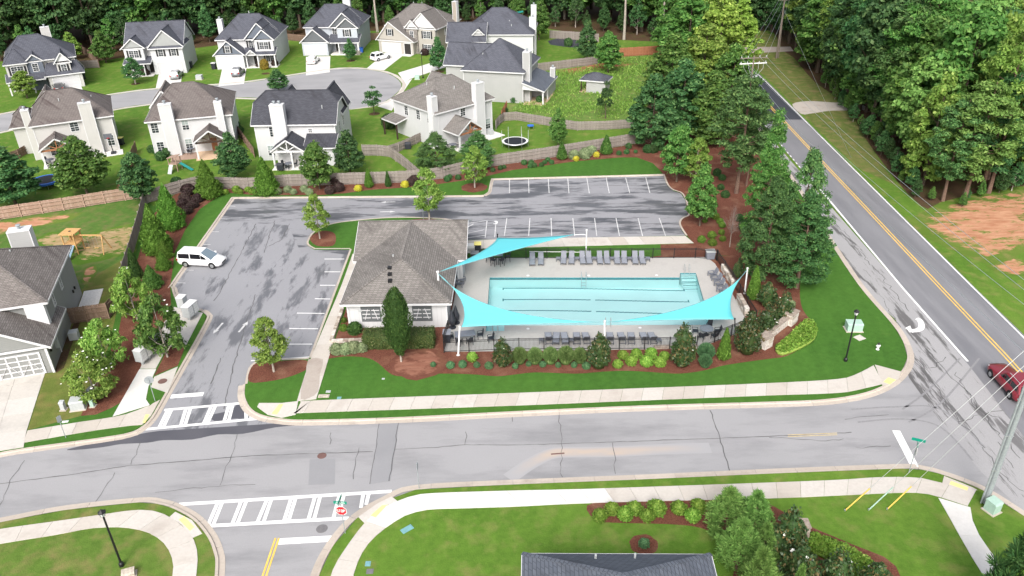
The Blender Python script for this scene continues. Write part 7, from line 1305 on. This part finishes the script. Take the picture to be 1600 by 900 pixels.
# big pole, far poles, wires
x, y = P(1539, 785, ZB); t = thing('utility_pole', 'tall grey utility pole with conduit at the right corner', 'pole', (x, y, ZB)); MB().tube((0, 0, 0), (0, 0, 16), .2, .14, 14).build('pole', M['metal_grey'], t); MB().tube((-.30, -.04, 0), (-.30, -.04, 11), .07, .07, 10).build('conduit', M['metal_grey'], t); MB().bar((-1.2, .3, 15.2), (1.2, -.3, 15.2), .1, .12).build('crossarm', M['pole_wood'], t)
for h_ in (3, 6, 9): MB().box(-.40, .2, -.12, .04, h_, h_+.06).build('strap', M['steel'], t)
polex, poley = x, y
def wire(pts, r=.014, label=None, m='steel', sag=.0):
    a, b = Vector(pts[0]), Vector(pts[1]); N = 14; q = [a+(b-a)*(i/N)-Vector((0, 0, sag*4*(i/N)*(1-i/N))) for i in range(N+1)]; o = MB().path(q, r, 5).build('wire', M[m]); tag(o, label, 'wire'); return o
gl = ['left', 'middle', 'right']
for i, (ax, ay, m_) in enumerate(((1320, 798, 'paint_yellow'), (1357, 797, 'box_green'), (1386, 796, 'paint_yellow'))):
    a = P(ax, ay, ZB); A = Vector((*a, ZB)); Tp = Vector((polex-.1, poley, 14.5-i*1.6)); d = (Tp-A).normalized(); root = thing('guy_wire', gl[i]+' guy wire from the lawn to the big utility pole', 'wire', A); MB().path([Vector((0, 0, 0))+d*(Tp-A).length*j/6 for j in range(7)], .016, 5).build('cable', M['steel'], root); MB().tube((0, 0, 0), d*2.4, .045, .045, 8).build('guard', M[m_], root); MB().tube((0, 0, -.1), (0, 0, .12), .06, .06, 8).build('anchor', M['steel'], root)
# pole with crossarms over the road, seen from above
z1 = 11.5; x, y = P(1177, 99, z1); t = thing('utility_pole', 'wooden pole with two crossarms and transformers above the roadside trees', 'pole', (x, y, 0), R(5)); MB().tube((0, 0, 0), (0, 0, 12.6), .18, .12, 10).build('pole', M['pole_wood'], t)
for zz, w in ((11.5, 2.1), (12.3, 2.1)):
    ca = MB().bar((-w, 0, zz), (w, 0, zz), .12, .14).build('crossarm', M['metal_white' if zz < 12 else 'pole_wood'], t)
    for q in (-1.9, -.9, .9, 1.9): MB().lathe([(.05, 0), (.09, .05), (.05, .12), (.08, .18), (.02, .26)], 8, (q, 0, zz+.07)).build('insulator', M['box_grey'], ca)
for q in (-.55, 0, .55): MB().lathe([(.22, 0), (.24, .1), (.24, .75), (.15, .85)], 12, (q, -.35, 8.9)).build('transformer_can', M['box_grey'], t)
for q in (-1.6, -.8, .8, 1.6): MB().path([(q, 0, 11.5), (q*.9, -.4, 10.8), (q*.5, -.4, 10.0), (q*.35, -.35, 9.8)], .02, 5).build('jumper', M['box_grey'], t)
P1 = (x, y); x2, y2 = P(1213, 91); h2 = zat(x2, y2, -4); t = thing('utility_pole', 'brown wooden pole on the verge beyond the road crossing', 'pole', (x2, y2, 0)); MB().tube((0, 0, 0), (0, 0, h2), .2, .13, 10).build('pole', M['pole_wood'], t); MB().tube((.45, .1, 0), (.1, 0, h2*.75), .1, .09, 8).build('brace_pole', M['pole_wood'], t); MB().bar((-1.2, 0, h2-.5), (1.2, 0, h2-.5), .1, .12).build('crossarm', M['pole_wood'], t)
for i, q in enumerate((-1.9, .9, 1.9)): wire([(P1[0]+q, P1[1], 12.4), (polex+(-.9, .2, 1.0)[i], poley, 15.4)], .016, ['leftmost overhead wire along the main road', 'middle overhead wire along the main road', 'rightmost overhead wire along the main road'][i], sag=.9)
for i, q in enumerate((-1.9, -.9, .9, 1.9)): wire([(P1[0]+q, P1[1], 12.5), (x2-1.1+.7*i, y2, h2-.4)], .016, order[i]+' wire from the left between the two far poles', sag=.4)
a = P(1306, 205); wire([(x2, y2, h2-2.2), (*P(1330, 247), 0.05)], .02, 'long guy wire from the brown pole down to the verge', sag=.2)
wire([(P1[0]-.3, P1[1], 10.3), (polex-.3, poley, 12.2)], .02, 'low communication cable along the main road', sag=1.2)
# ------------------------------------------------------------------ garden things
def trampoline(label, px, py, r, pad, net):
    x, y = P(px, py); t = thing('trampoline', label, 'trampoline', (x, y, 0)); n = 28; mb = MB().lathe([(r, .86), (r*1.02, .9), (r*.98, .93), (r*.86, .92)], n); MB().add([(r*math.cos(6.2832*i/n)*f, r*math.sin(6.2832*i/n)*f, .93) for f in (1.02, .86) for i in range(n)], [(i, (i+1) % n, n+(i+1) % n, n+i) for i in range(n)]).build('edge_pad', M[pad], t); MB().lathe([(r*.87, .90), (r*.87, .915)], n).build('mat', M['mesh_black'], t)
    f = MB()
    for i in range(n): a, b = 6.2832*i/n, 6.2832*(i+1)/n; f.tube((r*math.cos(a), r*math.sin(a), .86), (r*math.cos(b), r*math.sin(b), .86), .03, .03, 5, False)
    f.build('frame', M['steel'], t); None if net else MB().add([(r*1.03*math.cos(6.2832*i/n), r*1.03*math.sin(6.2832*i/n), z_) for z_ in (.66, .92) for i in range(n)], [(i, (i+1) % n, n+(i+1) % n, n+i) for i in range(n)]).build('skirt', M[pad], t)
    for i in range(6):
        a = i*math.pi/3; MB().tube((r*math.cos(a), r*math.sin(a), 0), (r*math.cos(a), r*math.sin(a), .86), .03, .03, 6).build('leg', M['steel'], t)
        if net: MB().tube((r*1.02*math.cos(a), r*1.02*math.sin(a), .86), (r*1.02*math.cos(a), r*1.02*math.sin(a), 2.6), .035, .035, 6).build('net_pole', M['box_grey'], t)
trampoline('blue edged trampoline under the porch of the leftmost near house', 75, 290, 2.0, 'cloth_blue', False); trampoline('white edged trampoline with net poles on the fenced lawn', 805, 229, 2.0, 'metal_white', True)
x, y = P(119, 393, ZB); t = thing('play_set', 'wooden play tower with slide and swings in the left yard', 'play set', (x, y, ZB), R(-4))
for sx in (-.7, .7):
    for sy in (-.7, .7): MB().box(sx-.06, sx+.06, sy-.06, sy+.06, 0, 2.5).build('post', M['play_wood'], t)
MB().box(-.8, .8, -.8, .8, 1.15, 1.25).build('platform', M['play_wood'], t); rf = MB(); rf.box(-.9, .9, -.9, .9, 2.5, 2.62); rf.build('roof', M['play_wood'], t); MB().lathe([(.16, 0), (.16, .02)], 10, (0, 0, 2.625)).build('roof_hole', M['timber_dark'], t)
for i in range(4): MB().box(-.76, -.16, -.82-.02*i, -.76-.02*i, .25+i*.25, .42+i*.25).build('climbing_board', M['play_wood'], t); MB().box(-.78, .78, .72, .78, 1.3+i*.12, 1.38+i*.12).build('side_board', M['play_wood'], t)
MB().bar((.35, -.8, 1.2), (.45, -2.6, .15), .5, .06).build('slide', M['slide_blue'], t); MB().bar((.7, .1, 2.1), (3.6, .1, 2.1), .14, .14).build('swing_beam', M['play_wood'], t)
for s in (-.9, .9): MB().bar((3.6, .1, 2.1), (3.8, .1+s, 0), .1, .1).build('swing_leg', M['play_wood'], t)
for q in (1.5, 2.6):
    for s in (-.22, .22): MB().tube((q+s, .1, 2.05), (q+s, .1, .5), .012, .012, 5).build('swing_chain', M['steel'], t)
    MB().box(q-.25, q+.25, 0, .2, .46, .5).build('swing_seat', M['play_wood'], t)
x, y = P(276, 266); t = thing('play_set', 'small weathered play tower with green slide behind the second near house', 'play set', (x, y, 0), R(-10))
for sx in (-.6, .6):
    for sy in (-.6, .6): MB().box(sx-.05, sx+.05, sy-.05, sy+.05, 0, 2.0).build('post', M['deck_wood'], t)
MB().box(-.7, .7, -.7, .7, 1.1, 1.2).build('platform', M['deck_wood'], t); MB().bar((-.75, 0, 2.0), (.75, 0, 2.3), 1.4, .05, (0, 0, 1)).build('roof', M['deck_wood'], t); MB().bar((.65, .2, 1.15), (2.6, .0, .15), .5, .06).build('slide', M['slide_green'], t); MB().bar((-.2, -.7, 1.1), (-.2, -1.6, 0), .6, .05).build('ladder', M['box_grey'], t)
x, y = P(812, 40); t = thing('play_set', 'play tower with green roof and slide behind the twin dark roofs', 'play set', (x, y, 0))
for sx in (-.7, .7):
    for sy in (-.7, .7): MB().box(sx-.06, sx+.06, sy-.06, sy+.06, 0, 3.0).build('post', M['deck_wood'], t)
MB().bar((-.95, 0, 3.2), (.95, 0, 3.5), 1.9, .06).build('roof', M['slide_green'], t); MB().box(-.8, .8, -.8, .8, 1.4, 1.5).build('platform', M['deck_wood'], t); MB().bar((-.6, -.7, 1.5), (-1.4, -2.6, .2), .5, .06).build('slide', M['slide_green'], t)
x, y = P(178, 240); t = thing('basketball_hoop', 'portable black basketball hoop on the patio of the first near house', 'basketball hoop', (x, y, .08), R(110)); MB().box(-.5, .5, -.35, .35, 0, .2).build('base', M['plastic_dark'], t); MB().tube((0, 0, .2), (-1.1, 0, 3.0), .06, .05, 8).build('pole', M['metal_black'], t); MB().tube((-.45, 0, .15), (-.65, 0, 1.6), .03, .03, 6).build('strut', M['metal_black'], t); MB().box(-1.3, -1.25, -.6, .6, 2.7, 3.5).build('backboard', M['plastic_grey'], t); MB().lathe([(.23, 0), (.24, .02)], 12, (-1.6, 0, 2.9)).build('rim', M['lamp_red'], t)
def grill(label, px, py, z=.1): x, y = P(px, py, z); t = thing('grill', label, 'grill', (x, y, z)); MB().box(-.45, .45, -.3, .3, .1, .8).build('cabinet', M['plastic_dark'], t); MB().tube((-.45, 0, .85), (.45, 0, .85), .32, .32, 12).build('hood', M['plastic_dark'], t); MB().box(-.8, -.45, -.25, .25, .78, .82).build('side_shelf', M['plastic_grey'], t)
grill('covered black grill on the white porch patio', 439, 266); grill('black covered grill beside the leaning fence', 638, 233, 0)
def patio_set(label, px, py, group):
    x, y = P(px, py, .1); t = thing('patio_table', label, 'table', (x, y, .1)); MB().lathe([(.6, .68), (.6, .72)], 16).build('table_top', M['plastic_slate'], t); MB().tube((0, 0, 0), (0, 0, .68), .06, .05, 8).build('pedestal', M['plastic_dark'], t)
    for i, a in enumerate((30, 150, 270)):
        o = copy_tree(cp1); o.location = (x+.95*math.cos(R(a)), y+.95*math.sin(R(a)), .1); o.rotation_euler = (0, 0, R(a)-math.pi/2); o['label'] = 'dark chair '+['right of', 'left of', 'before'][i]+' the '+label; o['group'] = group
patio_set('small table under the white gabled porch', 452, 262, 'chairs under the white gabled porch'); patio_set('small table on the wooden deck of the second near house', 300, 238, 'chairs on the wooden deck'); patio_set('small table under the timber porch of the first near house', 80, 256, 'chairs under the first timber porch'); patio_set('small table under the red timber porch', 708, 232, 'chairs under the red timber porch')
x, y = P(829, 201); t = thing('disc_swing', 'round blue disc swing on the trampoline lawn', 'swing', (x, y, 0)); MB().lathe([(.55, .5), (.55, .58)], 16).build('seat', M['cloth_blue'], t)
for a in (0, 120, 240): MB().tube((.5*math.cos(R(a)), .5*math.sin(R(a)), 0), (.45*math.cos(R(a)), .45*math.sin(R(a)), .5), .025, .025, 6).build('leg', M['steel'], t)
